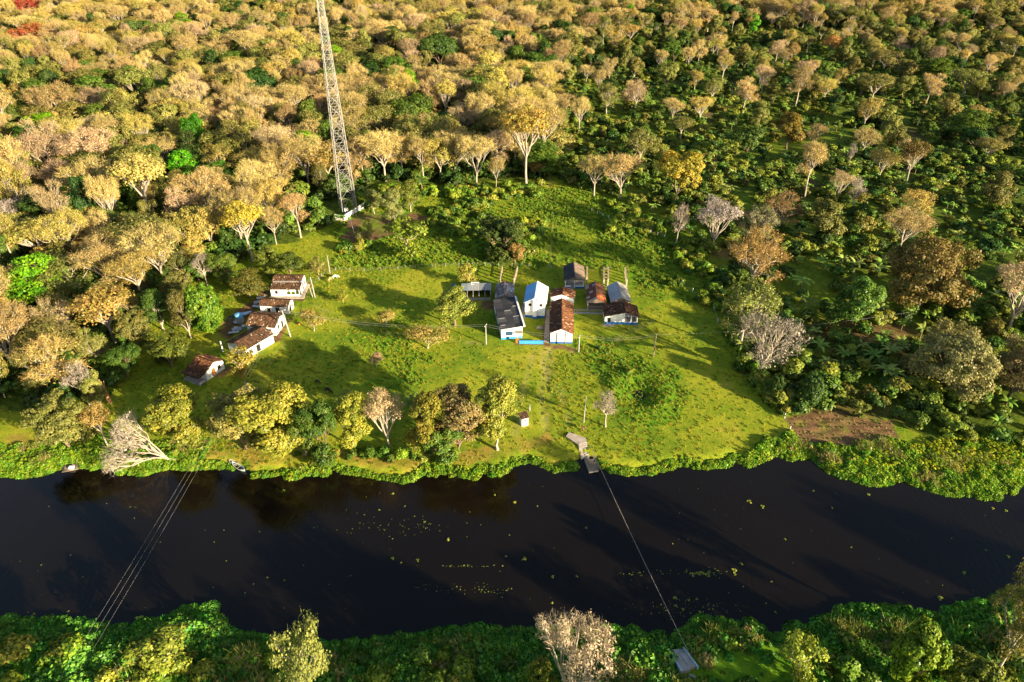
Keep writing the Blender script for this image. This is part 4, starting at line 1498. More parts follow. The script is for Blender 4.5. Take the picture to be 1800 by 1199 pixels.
ns = 0
rs = []
for qy, qx, s, w in shr:
    px, py, zc = seen(qx, qy, 1.5)
    ci = R_.choice([0, 0, 1, 1, 2, 3, 4]) if w == 'p' else R_.choice([0, 2, 3, 3, 3])
    if ns < 285 and w == 'p' and 0 < px < 1800:
        ns += 1
        o = link('cacao_shrub', SHRUB[ns % 4], None, (qx, qy, gzf(qx, qy) - 0.05), SC[ci])
        o.rotation_euler = (0, 0, R_.uniform(0, 6.28))
        o.scale = (s * 1.15, s * 1.15, s)
        lab = own_label(('large ' if s > 1.08 else ('small ' if s < 0.84 else '')) + SW[ci] + ' cacao shrub', px, py)
        tag(o, lab, 'shrub', 'cacao shrubs of the plantation')
    else:
        rs.append((qx, qy, s, ci))
protos = [(m, c) for m in SHRUB for c in SC]
scatter('undergrowth', [(a, b, -0.1) for a, b, _, _ in rs], np.array([R_.uniform(0, 6.28) for _ in rs]), np.array([(s * 1.15, s * 1.15, s) for _, _, s, _ in rs]),
        [R_.randrange(4) * 5 + ci for _, _, _, ci in rs], protos)
# bananas nearest the houses, placed by eye, with their leaves one by one
near_ban = [(418, 512), (432, 520), (408, 500), (448, 512), (1348, 500), (1392, 505), (1405, 512), (1500, 480), (1540, 490), (1545, 478), (1338, 512),
            (1552, 668), (1566, 672), (1480, 640), (1530, 642), (1560, 632), (600, 395), (640, 345)]
BC = [C['banana'], (0.28, 0.36, 0.07), (0.16, 0.29, 0.035)]
nb = 0


def banana_thing(x, y, s, lab, grp):
    r = empty('banana_plant', (x, y, gzf(x, y)), R_.uniform(0, 6.28))
    r.scale = (s, s, s)
    tag(r, lab, 'banana plant', grp)
    link('stem', BSTEM, r)
    c = R_.choice(BC)
    for i in range(8):
        lf = link('leaf', BLEAF[i % 3], r, (0, 0, 2.0 + 0.03 * i), c)
        lf.rotation_euler = (R_.uniform(-0.15, 0.15), R_.uniform(-0.25, 0.2), i * 2.4 + R_.uniform(-0.2, 0.2))


for i, (px, py) in enumerate(near_ban):
    x, y = at(px, py)
    w = own_label('large-leaved banana plant', px, py)
    banana_thing(x, y, R_.uniform(1.1, 1.5), w, 'large banana plants by the houses and the thicket')
    nb += 1
rb = []
for qy, qx, s in ban:
    px, py, zc = seen(qx, qy, 1.5)
    if nb < 285 and 0 < px < 1800:
        nb += 1
        w = own_label(('tall ' if s > 1.05 else ('short ' if s < 0.88 else '')) + 'banana plant', px, py)
        if nb <= 70:
            banana_thing(qx, qy, s, w, 'banana plants of the plantation')
        else:
            o = link('banana_plant', BANANA[nb % 3], None, (qx, qy, gzf(qx, qy)), R_.choice(BC))
            o.rotation_euler = (0, 0, R_.uniform(0, 6.28))
            o.scale = (s, s, s)
            tag(o, w, 'banana plant', 'banana plants of the plantation')
    else:
        rb.append((qx, qy, s))
if rb:
    scatter('banana_undergrowth', [(a, b, -0.05) for a, b, _ in rb], np.array([R_.uniform(0, 6.28) for _ in rb]), np.array([s for _, _, s in rb]),
            [R_.randrange(9) for _ in rb], [(m, c) for m in BANANA for c in BC])

# ------------------------------------------------------------------ water plants and herbs on both banks
def band(n, x0, x1, side, d0, d1, pw=1.0):
    x = NR.uniform(x0, x1, n)
    d = d0 + (d1 - d0) * NR.uniform(0, 1, n) ** pw       # metres into the land (negative: over water)
    y = y_far(x) + d if side == 'far' else y_near(x) - d
    return x, y, d


def bank_cover():
    X, Y, S, Wc = [], [], [], []
    x, y, d = band(4200, -100, 115, 'far', -0.4, 1.0)
    d1_ = 0.75 + 1.1 * np.clip(nz(x, y * 0 + 3, 0.13, 96) + 0.35, 0, 1)
    d = -0.4 + (d + 0.4) / 1.4 * (d1_ + 0.4)
    y = y_far(x) + d
    px = 900 + FPX * x / (y * _c + CAM_H * _s)
    k = np.ones(len(x), bool)
    X.append(x[k]); Y.append(y[k]); S.append(NR.uniform(0.45, 0.95, k.sum())); Wc.append(NR.integers(0, 6, k.sum()))
    x, y, d = band(3200, -110, -58, 'far', 0.0, 7.5)      # wide green mat at the left
    X.append(x); Y.append(y); S.append(NR.uniform(0.5, 1.0, len(x))); Wc.append(NR.integers(0, 6, len(x)))
    x, y, d = band(6500, 44, 120, 'far', 0.0, 12.0)       # and at the right
    k = ~inside(x, y, PLOT) & (d < 1.8 + np.interp(x, [44, 50, 60, 75], [0, 1.5, 8, 12]))
    X.append(x[k]); Y.append(y[k]); S.append(NR.uniform(0.6, 1.25, k.sum())); Wc.append(NR.integers(0, 6, k.sum()))
    x, y, d = band(9000, -92, 92, 'near', -0.4, 11.0, 1.5)
    ramp_ = wpoly([(1165, 1139), (1206, 1134), (1240, 1199), (1190, 1199)])
    open_ = wpoly([(1215, 1140), (1290, 1138), (1400, 1130), (1460, 1150), (1420, 1199), (1230, 1199)])
    k = ~inside(x, y, ramp_) & ~(inside(x, y, open_) & (NR.uniform(0, 1, len(x)) < 0.93))
    X.append(x[k]); Y.append(y[k]); S.append(NR.uniform(0.6, 1.5, k.sum()) * np.where(d[k] > 3, 1.25, 0.9)); Wc.append(NR.integers(6, 12, k.sum()))
    x, y = np.concatenate(X), np.concatenate(Y)
    s = np.concatenate(S) * (1 + 0.35 * nz(x, y, 0.5, 51))
    z = np.maximum(gz(x, y), WATER_Z) - 0.05
    gr = [(0.13, 0.27, 0.014), (0.19, 0.33, 0.018), (0.26, 0.36, 0.02)]
    gn = [(0.10, 0.28, 0.03), (0.14, 0.33, 0.03), (0.08, 0.22, 0.026)]
    rd = [(0.30, 0.30, 0.06), (0.20, 0.27, 0.03), (0.36, 0.28, 0.10)]
    protos = [(m, c) for m in (MOUND[0], HERB[0]) for c in gr] + [(m, c) for m in (MOUND[1], HERB[1]) for c in gn] + [(m, c) for m in (REED, HERB[2]) for c in rd]
    Wa = np.concatenate(Wc)
    # patches of other herbs, reeds and dead stems break the mat up
    patch = (nz(x, y, 0.22, 91) + 0.6 * nz(x, y, 0.7, 92) > 0.42) & (z > WATER_Z + 0.12)
    Wa = np.where(patch & (NR.uniform(0, 1, len(x)) < 0.6), 12 + NR.integers(0, 6, len(x)), Wa)
    tone_ = nz(x, y, 0.16, 93) + 0.5 * nz(x, y, 0.5, 94)
    s = s * np.where(tone_ < -0.35, 0.62, 1.0)
    keep_ = ~((nz(x, y, 0.35, 95) > 0.55) & (z > WATER_Z + 0.1) & (NR.uniform(0, 1, len(x)) < 0.7))
    Wc = [Wa]
    jetty_ = wpoly([(990, 755), (1030, 765), (1060, 835), (1020, 835)])
    boat_ = wpoly([(396, 806), (425, 806), (446, 838), (424, 838)])
    raft_ = wpoly([(105, 812), (140, 808), (145, 835), (108, 840)])
    k = keep_ & ~inside(x, y, jetty_) & ~inside(x, y, boat_) & ~inside(x, y, raft_)
    scatter('bank_plants', np.stack([x, y, z], -1)[k], NR.uniform(0, 6.28, k.sum()), s[k], np.concatenate(Wc)[k], protos)


bank_cover()
# mat of floating green at the near bank, catching the light
mx_, my_ = [], []
mat_poly = wpoly([(305, 1100), (318, 1072), (350, 1066), (378, 1072), (396, 1098), (410, 1116), (360, 1126)])
xs = NR.uniform(min(p[0] for p in mat_poly), max(p[0] for p in mat_poly), 700)
ys = NR.uniform(min(p[1] for p in mat_poly), max(p[1] for p in mat_poly), 700)
k = inside(xs, ys, mat_poly)
scatter('floating_weed_mat', np.stack([xs[k], ys[k], np.full(k.sum(), WATER_Z)], -1), NR.uniform(0, 6.28, k.sum()), NR.uniform(0.4, 0.7, k.sum()),
        NR.integers(0, 2, k.sum()), [(MOUND[0], (0.20, 0.36, 0.015)), (MOUND[1], (0.15, 0.30, 0.015))])
# yellow flowering herbs on the right bank
fpoly = [wpoly(p) for p in ([(1585, 790), (1680, 770), (1830, 768), (1830, 830), (1700, 830), (1625, 828)], [(1500, 800), (1560, 792), (1580, 820), (1530, 830)])]
xs, ys = NR.uniform(55, 110, 7000), NR.uniform(88, 110, 7000)
k = inside(xs, ys, fpoly[0]) | (inside(xs, ys, fpoly[1]) & (NR.uniform(0, 1, 7000) < 0.3))
k &= (nz(xs, ys, 0.3, 61) > -0.45)
scatter('yellow_flowers', np.stack([xs[k], ys[k], 0.35 + 0.35 * NR.uniform(0, 1, k.sum())], -1), NR.uniform(0, 6.28, k.sum()), NR.uniform(0.22, 0.5, k.sum()),
        NR.integers(0, 3, k.sum()), [(FLOWER[0], (0.60, 0.58, 0.012)), (FLOWER[0], (0.46, 0.50, 0.015)), (MOUND[2], (0.30, 0.34, 0.015))])

# ------------------------------------------------------------------ grass and pasture herbs
n = 90000
xs = NR.uniform(-95, 75, n)
ys = NR.uniform(92, 240, n)
lawnk = (~inside(xs, ys, FOREST)) & (~inside(xs, ys, PLANT)) & (river_depth(xs, ys) < -1.0)
for p in APRON + [YARD, COURT, CLEAR, PLOT]:
    lawnk &= ~inside(xs, ys, p)
for q in [wpoly(p) for p in ([(860, 510), (1012, 510), (1012, 612), (860, 604)], [(985, 480), (1115, 480), (1125, 576), (1010, 560)], [(330, 600), (400, 580), (480, 480), (545, 480), (520, 570), (490, 610), (400, 670), (330, 670)])]:
    lawnk &= ~inside(xs, ys, q)
lm = np.clip(smoothmask(xs, ys, PITLUSH, 3.0) * (0.75 + 0.6 * nz(xs, ys, 0.12, 8)), 0, 1)
dens = np.clip(0.15 + 0.25 * (nz(xs, ys, 0.05, 77) > 0.1) + 0.75 * lm, 0, 1)
lawnk &= NR.uniform(0, 1, n) < dens
xs, ys, lm = xs[lawnk], ys[lawnk], lm[lawnk]
tall = NR.uniform(0, 1, len(xs)) < lm * 0.30
hz_ = ys > 160
big = np.where(tall, NR.uniform(0.35, 0.8, len(xs)) * np.where(hz_, 1.15, 0.8), NR.uniform(0.5, 1.0, len(xs)))
which = np.where(tall, NR.integers(0, 6, len(xs)), NR.integers(6, 15, len(xs)))
gcol = [(0.40, 0.35, 0.03), (0.30, 0.33, 0.02), (0.15, 0.26, 0.014)]
protos = [(m, c) for m in HERB[:2] for c in [(0.15, 0.26, 0.017), (0.18, 0.28, 0.018), (0.21, 0.29, 0.02)]] + [(m, c) for m in TUFT for c in gcol]
scatter('grass', np.stack([xs, ys, gz(xs, ys)], -1), NR.uniform(0, 6.28, len(xs)), big, which, protos)
# bushes of the rough pasture behind the houses
pas = wpoly([(600, 335), (800, 335), (950, 325), (960, 380), (945, 450), (830, 470), (740, 470), (610, 475), (590, 420), (620, 435), (750, 415), (760, 375), (650, 368)])
pas2 = wpoly([(1060, 350), (1150, 385), (1215, 430), (1262, 480), (1268, 560), (1200, 530), (1170, 500), (1120, 470), (1070, 430)])
pas3 = wpoly([(1050, 605), (1100, 600), (1130, 640), (1110, 665), (1060, 640)])
bb = []
for poly, n, s0, s1 in ((pas, 420, 0.7, 1.5), (pas2, 260, 0.6, 1.3), (pas3, 5, 0.4, 0.6)):
    lo, hi = np.min(poly, 0), np.max(poly, 0)
    for _ in range(n * 3):
        x, y = R_.uniform(lo[0], hi[0]), R_.uniform(lo[1], hi[1])
        if inside(x, y, poly) and float(nz(x, y, 0.09, 71)) > (0.0 if poly is pas else 0.1) and not inside(x, y, CLEAR):
            bb.append((x, y, R_.uniform(s0, s1)))
edge = [at(*p) for p in ((1270, 470), (1272, 520), (1275, 570), (1290, 640), (1320, 680), (1345, 705), (1370, 725))]
for (x0, y0), (x1, y1) in zip(edge, edge[1:]):
    for i in range(12):
        t = R_.random()
        bb.append((x0 + (x1 - x0) * t + R_.uniform(0.2, 3.5), y0 + (y1 - y0) * t + R_.uniform(-1, 1), R_.uniform(0.7, 1.3)))
BCOL = [(0.20, 0.28, 0.018), (0.13, 0.22, 0.016), (0.26, 0.28, 0.03), (0.09, 0.16, 0.014)]
for i in range(34):
    px = R_.uniform(520, 850)
    bb.append((*at(px, 800 + R_.uniform(-9, 6) + (6 if px > 640 else 0)), R_.uniform(0.5, 1.0)))
for i in range(70):
    px, py = R_.uniform(0, 1800), 1204 - 60 * R_.random() ** 1.6
    if 1100 < px < 1480 and py < 1240 or abs(px - 548) < 60 or abs(px - 1004) < 70:
        continue
    bb.append((*at(px, py), R_.uniform(0.7, 1.5)))
bb.sort(key=lambda q: q[1])
BSEL = [R_.randrange(4) for _ in bb]
for i, (x, y, s) in enumerate(bb[:280]):
    o = link('bush', BUSH[i % 3], None, (x, y, gzf(x, y) - 0.05), BCOL[BSEL[i]])
    o.rotation_euler = (0, 0, R_.uniform(0, 6.28))
    o.scale = (s, s, s)
    px, py, _ = seen(x, y)
    bi = BSEL[i]
    w = own_label(('large ' if s > 1.15 else ('small ' if s < 0.85 else '')) + ['yellow-green', 'leafy green', 'pale olive', 'dark green'][bi] + ' bush', px, py)
    tag(o, w, 'bush', 'bushes of the rough pasture')
rest_b = bb[280:]
scatter('pasture_shrubbery', [(x, y, -0.1) for x, y, _ in rest_b], np.array([R_.uniform(0, 6.28) for _ in rest_b]), np.array([s for _, _, s in rest_b]),
        [R_.randrange(12) for _ in rest_b], [(m, c) for m in BUSH for c in BCOL])
# crops on the brown plot
crop = []
lo, hi = np.min(PLOT, 0), np.max(PLOT, 0)
yy = lo[1]
while yy < hi[1]:
    xx = lo[0]
    while xx < hi[0]:
        x, y = xx + R_.uniform(-0.25, 0.25), yy + R_.uniform(-0.2, 0.2)
        xx += 1.0
        if inside(x, y, PLOT) and R_.random() < 0.75:
            crop.append((x, y, R_.uniform(0.2, 0.42)))
    yy += 1.1
scatter('crop_seedlings', [(x, y, gzf(x, y)) for x, y, _ in crop], np.array([R_.uniform(0, 6) for _ in crop]), np.array([s for _, _, s in crop]),
        [R_.randrange(2) for _ in crop], [(HERB[0], (0.22, 0.26, 0.05)), (HERB[1], (0.30, 0.28, 0.06))])

# ------------------------------------------------------------------ plants floating on the river
fl = [(498, 863, 1), (666, 897, 1), (690, 868, .8), (787, 949, 1.3), (705, 989, .8), (690, 982, .8), (734, 985, .8), (712, 890, .7), (728, 908, .7), (746, 918, .7),
      (124, 976, .7), (146, 1014, .5), (236, 911, .5), (500, 1020, .6), (470, 1015, .5), (456, 935, .5), (904, 883, .9), (944, 890, .8), (1317, 882, 1.3), (1340, 891, 1.1),
      (1462, 893, .9), (1430, 863, .8), (1496, 962, .8), (1356, 1023, .8), (1303, 992, 1.3), (1290, 1004, 1.4), (1292, 1010, 1), (1014, 1013, .9), (972, 1014, .8),
      (921, 983, 1.1), (1187, 1052, .9), (1210, 1055, .6), (1225, 1054, .9), (1230, 1077, .8), (1188, 1066, .8), (1200, 1072, .8), (1362, 1076, 1), (1380, 948, .6),
      (1526, 869, .9), (1745, 894, .8), (1768, 898, .8), (1724, 879, .7), (1733, 968, .8), (1772, 979, .9), (1695, 1007, .8), (1654, 1052, 1.2), (1590, 1072, .8),
      (1602, 1077, .8), (970, 1060, .6), (1030, 928, .6), (1346, 1061, .7), (1306, 1031, .7), (870, 870, .6), (640, 905, .5), (244, 1087, 1.6), (120, 1075, .7), (60, 1079, .6), (890, 978, .9), (895, 941, .6)]
P = [(*at(a, b, WATER_Z), s) for a, b, s in fl]
for i in range(46):
    a = R_.gauss(815, 34)
    P.append((*at(a, 995 + R_.gauss(0, 1.0), WATER_Z), R_.uniform(0.08, 0.36)))
for i in range(60):
    a = R_.uniform(730, 900)
    P.append((*at(a, 1036 + (a - 800) * 0.03 + R_.gauss(0, 5), WATER_Z), R_.uniform(0.12, 0.35)))
for i in range(60):
    a = R_.uniform(1085, 1280)
    P.append((*at(a, 1008 - (a - 1080) * 0.02 + R_.gauss(0, 3), WATER_Z), R_.uniform(0.12, 0.4)))
for i in range(45):
    P.append((*at(R_.gauss(1238, 14), R_.gauss(1009, 2.2), WATER_Z), R_.uniform(0.3, 0.6)))
for i in range(70):
    P.append((*at(R_.gauss(690, 60), R_.gauss(925, 10), WATER_Z), R_.uniform(0.12, 0.3)))
for i in range(90):
    P.append((*at(R_.gauss(1200, 60), R_.gauss(1070, 12), WATER_Z), R_.uniform(0.12, 0.35)))
for i in range(160):
    P.append((*at(R_.uniform(0, 1800), R_.uniform(845, 1080), WATER_Z), R_.uniform(0.1, 0.3)))
P = np.array([p for p in P if river_depth(np.array([p[0]]), np.array([p[1]]))[0] > 0.3])
scatter('floating_plants', np.stack([P[:, 0], P[:, 1], np.full(len(P), WATER_Z + 0.01)], -1), NR.uniform(0, 6.28, len(P)), P[:, 2] * 0.8, NR.integers(0, 4, len(P)),
        [(PAD[0], (0.34, 0.36, 0.05)), (PAD[1], (0.42, 0.36, 0.06)), (PAD[0], (0.26, 0.34, 0.04)), (PAD[1], (0.30, 0.34, 0.05))])
# ------------------------------------------------------------------ buildings
def rect_frame(pts, z):
    """eave corners in pixels (front left, front right, back left, back right) at height z -> origin, angle, width, depth"""
    A, B, Cc, D = [Vector(at(*p, z)) for p in pts]
    u = ((B - A).normalized() + (D - Cc).normalized()).normalized()
    w = ((B - A).length + (D - Cc).length) / 2
    v = Vector((-u.y, u.x))
    mid_f, mid_b = (A + B) / 2, (Cc + D) / 2
    d = (mid_b - mid_f).dot(v)
    cen = (A + B + Cc + D) / 4
    o = cen - u * w / 2 - v * d / 2
    return (o.x, o.y), math.atan2(u.y, u.x), w, d


def tile_cover(p0, p1, p2, p3, seed, pitch=0.26, row=0.40, rad=0.105):
    """barrel tiles over the slope p0 p1 (eave) p2 p3 (ridge); every tile real, slightly out of line"""
    rng = np.random.default_rng(seed)
    p0, p1, p2, p3 = [np.array(p, float) for p in (p0, p1, p2, p3)]
    L = np.linalg.norm(p1 - p0)
    S = np.linalg.norm(p3 - p0)
    nc, nr = max(2, int(L / pitch)), max(2, int(S / row))
    nrm = np.cross(p1 - p0, p3 - p0)
    nrm /= np.linalg.norm(nrm)
    V, Q, tone, k = [], [], [], 0
    prof = [(-1.0, 0.0), (-0.5, 0.75), (0.5, 0.75), (1.0, 0.0)]
    coltone = rng.normal(size=nc) * 0.05
    for i in range(nc):
        a = (i + 0.5) / nc
        for j in range(nr):
            b0, b1 = j / nr, (j + 1.14) / nr
            wob = rng.normal(size=2) * 0.012
            lift = rng.uniform(0.0, 0.03)

            def pt(a_, b_):
                return (p0 * (1 - a_) + p1 * a_) * (1 - b_) + (p3 * (1 - a_) + p2 * a_) * b_
            e0, e1 = pt(a, b0), pt(a, min(1.0, b1))
            u = (pt(min(1, a + 0.01), b0) - pt(max(0, a - 0.01), b0))
            u /= np.linalg.norm(u)
            for e, h, r in ((e0, 0.045 + lift, rad), (e1, 0.01 + lift, rad * 0.86)):
                for x, z in prof:
                    V.append(e + u * (x * r + wob[0]) + nrm * (z * r + h))
            for q in range(3):
                Q.append((k + q, k + q + 1, k + 5 + q, k + 4 + q))
            k += 8
            t = rng.uniform(0.1, 0.72) + coltone[i]
            if rng.random() < 0.045:
                t = rng.uniform(0.95, 1.3)
            tone += [t] * 3
    return V, Q, tone


def tile_part(parent, slope, seed, colr=(1, 1, 1), name='roof_tiles'):
    V, Q, tone = tile_cover(*slope, seed)
    me = np_mesh(name, V, quads=Q, mats=[M['tile']], tone=tone)
    o = link(name, me, parent, color=colr)
    o['kind'] = 'stuff'
    return o


SHEET_CACHE = {}


def sheet_mesh(L, W, ribs=5, name='roof_sheet', mat='sheet'):
    """one roofing sheet lying in xy (L along x, W along y) with folded ribs"""
    key = (round(L, 2), round(W, 2), ribs, mat)
    if key in SHEET_CACHE:
        return SHEET_CACHE[key]
    V, Q = [], []
    n = ribs * 2
    for i in range(n + 1):
        z = 0.035 if i % 2 else 0.0
        V += [(L * i / n, 0, z), (L * i / n, W, z)]
    for i in range(n):
        Q.append((2 * i, 2 * i + 2, 2 * i + 3, 2 * i + 1))
    k = len(V)
    V += [(0, 0, -0.02), (L, 0, -0.02), (L, W, -0.02), (0, W, -0.02)]
    Q.append((k + 3, k + 2, k + 1, k))
    SHEET_CACHE[key] = np_mesh(name, V, quads=Q, mats=[M[mat]])
    return SHEET_CACHE[key]


def sheet_part(parent, slope, nl, ns, cols, mat='sheet', name='roof_sheet', jitter=0.012, ribs=5, seed=1, special=None, over=1.06):
    """nl sheets along the eave, ns up the slope, each an object of its own"""
    rr = random.Random(seed)
    p0, p1, p2, p3 = [Vector(p) for p in slope]
    ux = (p1 - p0)
    uy = (p3 - p0)
    Lx, Ly = ux.length / nl, uy.length / ns
    ux.normalize()
    uy.normalize()
    nn = ux.cross(uy).normalized()
    uy2 = nn.cross(ux)
    rot = Matrix((ux, uy2, nn)).transposed()
    me = sheet_mesh(Lx * 1.02, Ly * over, ribs, name, mat)
    for j in range(ns):
        for i in range(nl):
            o = link(name, me, parent)
            p = p0 + ux * (Lx * i) + uy * (Ly * j) + nn * (0.03 + 0.012 * (ns - j) + 0.004 * (i % 2))
            o.location = p
            o.rotation_euler = (rot @ Matrix.Rotation(rr.uniform(-jitter, jitter), 3, 'X') @ Matrix.Rotation(rr.uniform(-jitter, jitter), 3, 'Z')).to_euler()
            c = (special or {}).get((i, j)) or rr.choice(cols)
            f = rr.uniform(0.85, 1.15)
            o.color = (c[0] * f, c[1] * f, c[2] * f, 1)


def gable_slopes(w, d, h, rise, oh, ridge, drop=None):
    """the two slopes of a gable roof over the wall rectangle 0..w x 0..d"""
    x0, x1, y0, y1 = -oh, w + oh, -oh, d + oh
    if ridge == 'v':
        k = rise / (w / 2)
        ze, zr = h - k * oh, h + rise
        return [[(x0, y1, ze), (x0, y0, ze), (w / 2, y0, zr), (w / 2, y1, zr)], [(x1, y0, ze), (x1, y1, ze), (w / 2, y1, zr), (w / 2, y0, zr)]]
    k = rise / (d / 2)
    ze, zr = h - k * oh, h + rise
    return [[(x0, y0, ze), (x1, y0, ze), (x1, d / 2, zr), (x0, d / 2, zr)], [(x1, y1, ze), (x0, y1, ze), (x0, d / 2, zr), (x1, d / 2, zr)]]


def shed_slope(w, d, h0, h1, oh, low):
    x0, x1, y0, y1 = -oh, w + oh, -oh, d + oh
    if low == 'L':
        k = (h1 - h0) / w
        return [(x0, y1, h0 - k * oh), (x0, y0, h0 - k * oh), (x1, y0, h1 + k * oh), (x1, y1, h1 + k * oh)]
    k = (h1 - h0) / d   # low at the front
    return [(x0, y0, h0 - k * oh), (x1, y0, h0 - k * oh), (x1, y1, h1 + k * oh), (x0, y1, h1 + k * oh)]


def deck(parent, slopes, mat, t=0.07, name='roof_deck'):
    m = MB()
    for s in slopes:
        m.slab([(p[0], p[1], p[2] + 0.02) for p in s], t)
    return m.build(name, M[mat], parent)


def gable_walls(w, d, h, rise, ridge, t=0.18, sides='FBLR'):
    """hollow walls with gable tops"""
    m = MB()
    b = -0.4
    if ridge == 'v':
        for s, y in (('F', 0), ('B', d - t)):
            if s in sides:
                pr = [(0, y, b), (w, y, b), (w, y, h), (w / 2, y, h + rise), (0, y, h)]
                m.add(pr + [(p[0], p[1] + t, p[2]) for p in pr], [(0, 1, 2, 3, 4), (9, 8, 7, 6, 5)] + [(i, 5 + i, 5 + (i + 1) % 5, (i + 1) % 5) for i in range(5)])
        if 'L' in sides:
            m.box(0, t, t + 0.003, d - t - 0.003, b, h)
        if 'R' in sides:
            m.box(w - t, w, t + 0.003, d - t - 0.003, b, h)
    elif ridge == 'u':
        for s, x in (('L', 0), ('R', w - t)):
            if s in sides:
                pr = [(x, 0, b), (x, d, b), (x, d, h), (x, d / 2, h + rise), (x, 0, h)]
                m.add(pr + [(p[0] + t, p[1], p[2]) for p in pr], [(4, 3, 2, 1, 0), (5, 6, 7, 8, 9)] + [((i + 1) % 5, 5 + (i + 1) % 5, 5 + i, i) for i in range(5)])
        if 'F' in sides:
            m.box(t + 0.003, w - t - 0.003, 0, t, b, h)
        if 'B' in sides:
            m.box(t + 0.003, w - t - 0.003, d - t, d, b, h)
    return m


def opening(root, face, w, d, a, z, ww, hh, kind='window', pane='glass', frame='white_clean', fw=0.07):
    """a framed window or door on a wall face: F front (y=0), R right (x=w), L left (x=0)"""
    def mk(m, o0, o1, p0, p1, q0, q1):
        # o outwards offset, p along the wall, q height
        if face == 'F':
            m.box(p0, p1, -o1, -o0, q0, q1)
        elif face == 'R':
            m.box(w + o0, w + o1, p0, p1, q0, q1)
        elif face == 'L':
            m.box(-o1, -o0, p0, p1, q0, q1)
        elif face == 'B':
            m.box(p0, p1, d + o0, d + o1, q0, q1)
    f = MB()
    mk(f, -0.02, 0.05, a - ww / 2 - fw, a - ww / 2, z - (0 if kind == 'door' else fw), z + hh + fw)
    mk(f, -0.02, 0.05, a + ww / 2, a + ww / 2 + fw, z - (0 if kind == 'door' else fw), z + hh + fw)
    mk(f, -0.02, 0.047, a - ww / 2, a + ww / 2, z + hh, z + hh + fw)
    if kind != 'door':
        mk(f, -0.02, 0.075, a - ww / 2 + 0.002, a + ww / 2 - 0.002, z - fw, z)
    fr = f.build('window_frame' if kind == 'window' else 'door_frame', M[frame], root)
    p = MB()
    mk(p, -0.015, 0.012, a - ww / 2 + 0.003, a + ww / 2 - 0.003, z, z + hh - 0.003)
    p.build('window_pane' if kind == 'window' else 'door', M[pane], fr)
    if kind == 'window' and ww > 1.0:
        b = MB()
        for i in (1, 2):
            c = a - ww / 2 + ww * i / 3
            mk(b, 0.013, 0.03, c - 0.025, c + 0.025, z + 0.002, z + hh - 0.005)
        b.build('mullion', M[frame], fr)
    return fr


def band(root, w, d, z, mat, t=0.02, faces='FLR', x0=0, x1=None, name='painted_band'):
    m = MB()
    x1 = w if x1 is None else x1
    if 'F' in faces:
        m.box(x0 - t, x1 + t, -t, -0.001, -0.35, z)
    if 'R' in faces:
        m.box(w + 0.001, w + t, 0.0, d, -0.35, z)
    if 'L' in faces:
        m.box(-t, -0.001, 0.0, d, -0.35, z)
    return m.build(name, M[mat], root)


def ridge_cap(root, a, b, mat='tile', colr=(1.6, 1.3, 1.0), w=0.22):
    m = MB().beam(a, b, w, 0.12)
    o = m.build('ridge_cap', M[mat], root)
    o.color = (*colr, 1)
    return o


def house(name, label, pts, z, oh, cat='house'):
    (ox, oy), ang, w, d = rect_frame(pts, z)
    w, d = w - 2 * oh, d - 2 * oh
    u, v = Vector((math.cos(ang), math.sin(ang))), Vector((-math.sin(ang), math.cos(ang)))
    p = Vector((ox, oy)) + u * oh + v * oh
    r = empty(name, (p.x, p.y, 0.02), ang)
    tag(r, label, cat)
    return r, w, d


SHADET, MIDT, REDT = (0.75, 0.72, 0.72), (1.05, 1.05, 1.0), (1.25, 1.0, 0.85)

# --- long house with the dark sheet roof
r, w, d = house('long_house', 'long white house with a dark sheet roof, at the left of the courtyard',
                [(867.8, 580), (907.3, 579), (877.9, 527.8), (915.9, 523)], 2.9, 0.2)
m = MB()
m.add([(0, 0, -.4), (w, 0, -.4), (w, 0, 3.35), (0, 0, 2.85), (0, .18, -.4), (w, .18, -.4), (w, .18, 3.35), (0, .18, 2.85)],
      [(0, 1, 2, 3), (7, 6, 5, 4), (0, 4, 5, 1), (1, 5, 6, 2), (2, 6, 7, 3), (3, 7, 4, 0)])
m.add([(0, d - .18, -.4), (w, d - .18, -.4), (w, d - .18, 3.35), (0, d - .18, 2.85), (0, d, -.4), (w, d, -.4), (w, d, 3.35), (0, d, 2.85)],
      [(0, 1, 2, 3), (7, 6, 5, 4), (0, 4, 5, 1), (1, 5, 6, 2), (2, 6, 7, 3), (3, 7, 4, 0)])
m.box(0, .18, .183, d - .183, -.4, 2.85).box(w - .18, w, .183, d - .183, -.4, 3.35)
m.build('wall', M['white'], r)
band(r, w, d, 0.62, 'blue_light', faces='F')
band(r, w, d, 0.62, 'blue', faces='LR')
sl = shed_slope(w, d, 2.95, 3.45, 0.2, 'L')
deck(r, [sl], 'dark')
G1, G2, G3, GL = (0.050, 0.046, 0.046), (0.075, 0.068, 0.066), (0.035, 0.033, 0.035), (0.10, 0.095, 0.09)
sheet_part(r, sl, 9, 3, [G1, G1, G2, G3], seed=3, special={(8, 0): G2, (6, 0): GL, (7, 0): G1, (4, 1): GL, (6, 2): GL, (1, 2): G2}, ribs=6, jitter=0.016)
for (i_, j_, f0, f1) in ((8, 0, .1, .75), (6, 0, .05, .9), (4, 1, .1, .95), (6, 2, .0, .95), (3, 2, .3, .8)):
    e0, e1, e2, e3 = [Vector(q_) for q_ in sl]
    t0 = i_ / 9
    a_ = e0.lerp(e1, t0).lerp(e3.lerp(e2, t0), (j_ + f0) / 3)
    b_ = e0.lerp(e1, t0).lerp(e3.lerp(e2, t0), (j_ + f1) / 3)
    MB().beam(a_ + Vector((0, 0, .13)), b_ + Vector((0, 0, .13)), .3, .03).build('light_strip', M['concrete'], r)
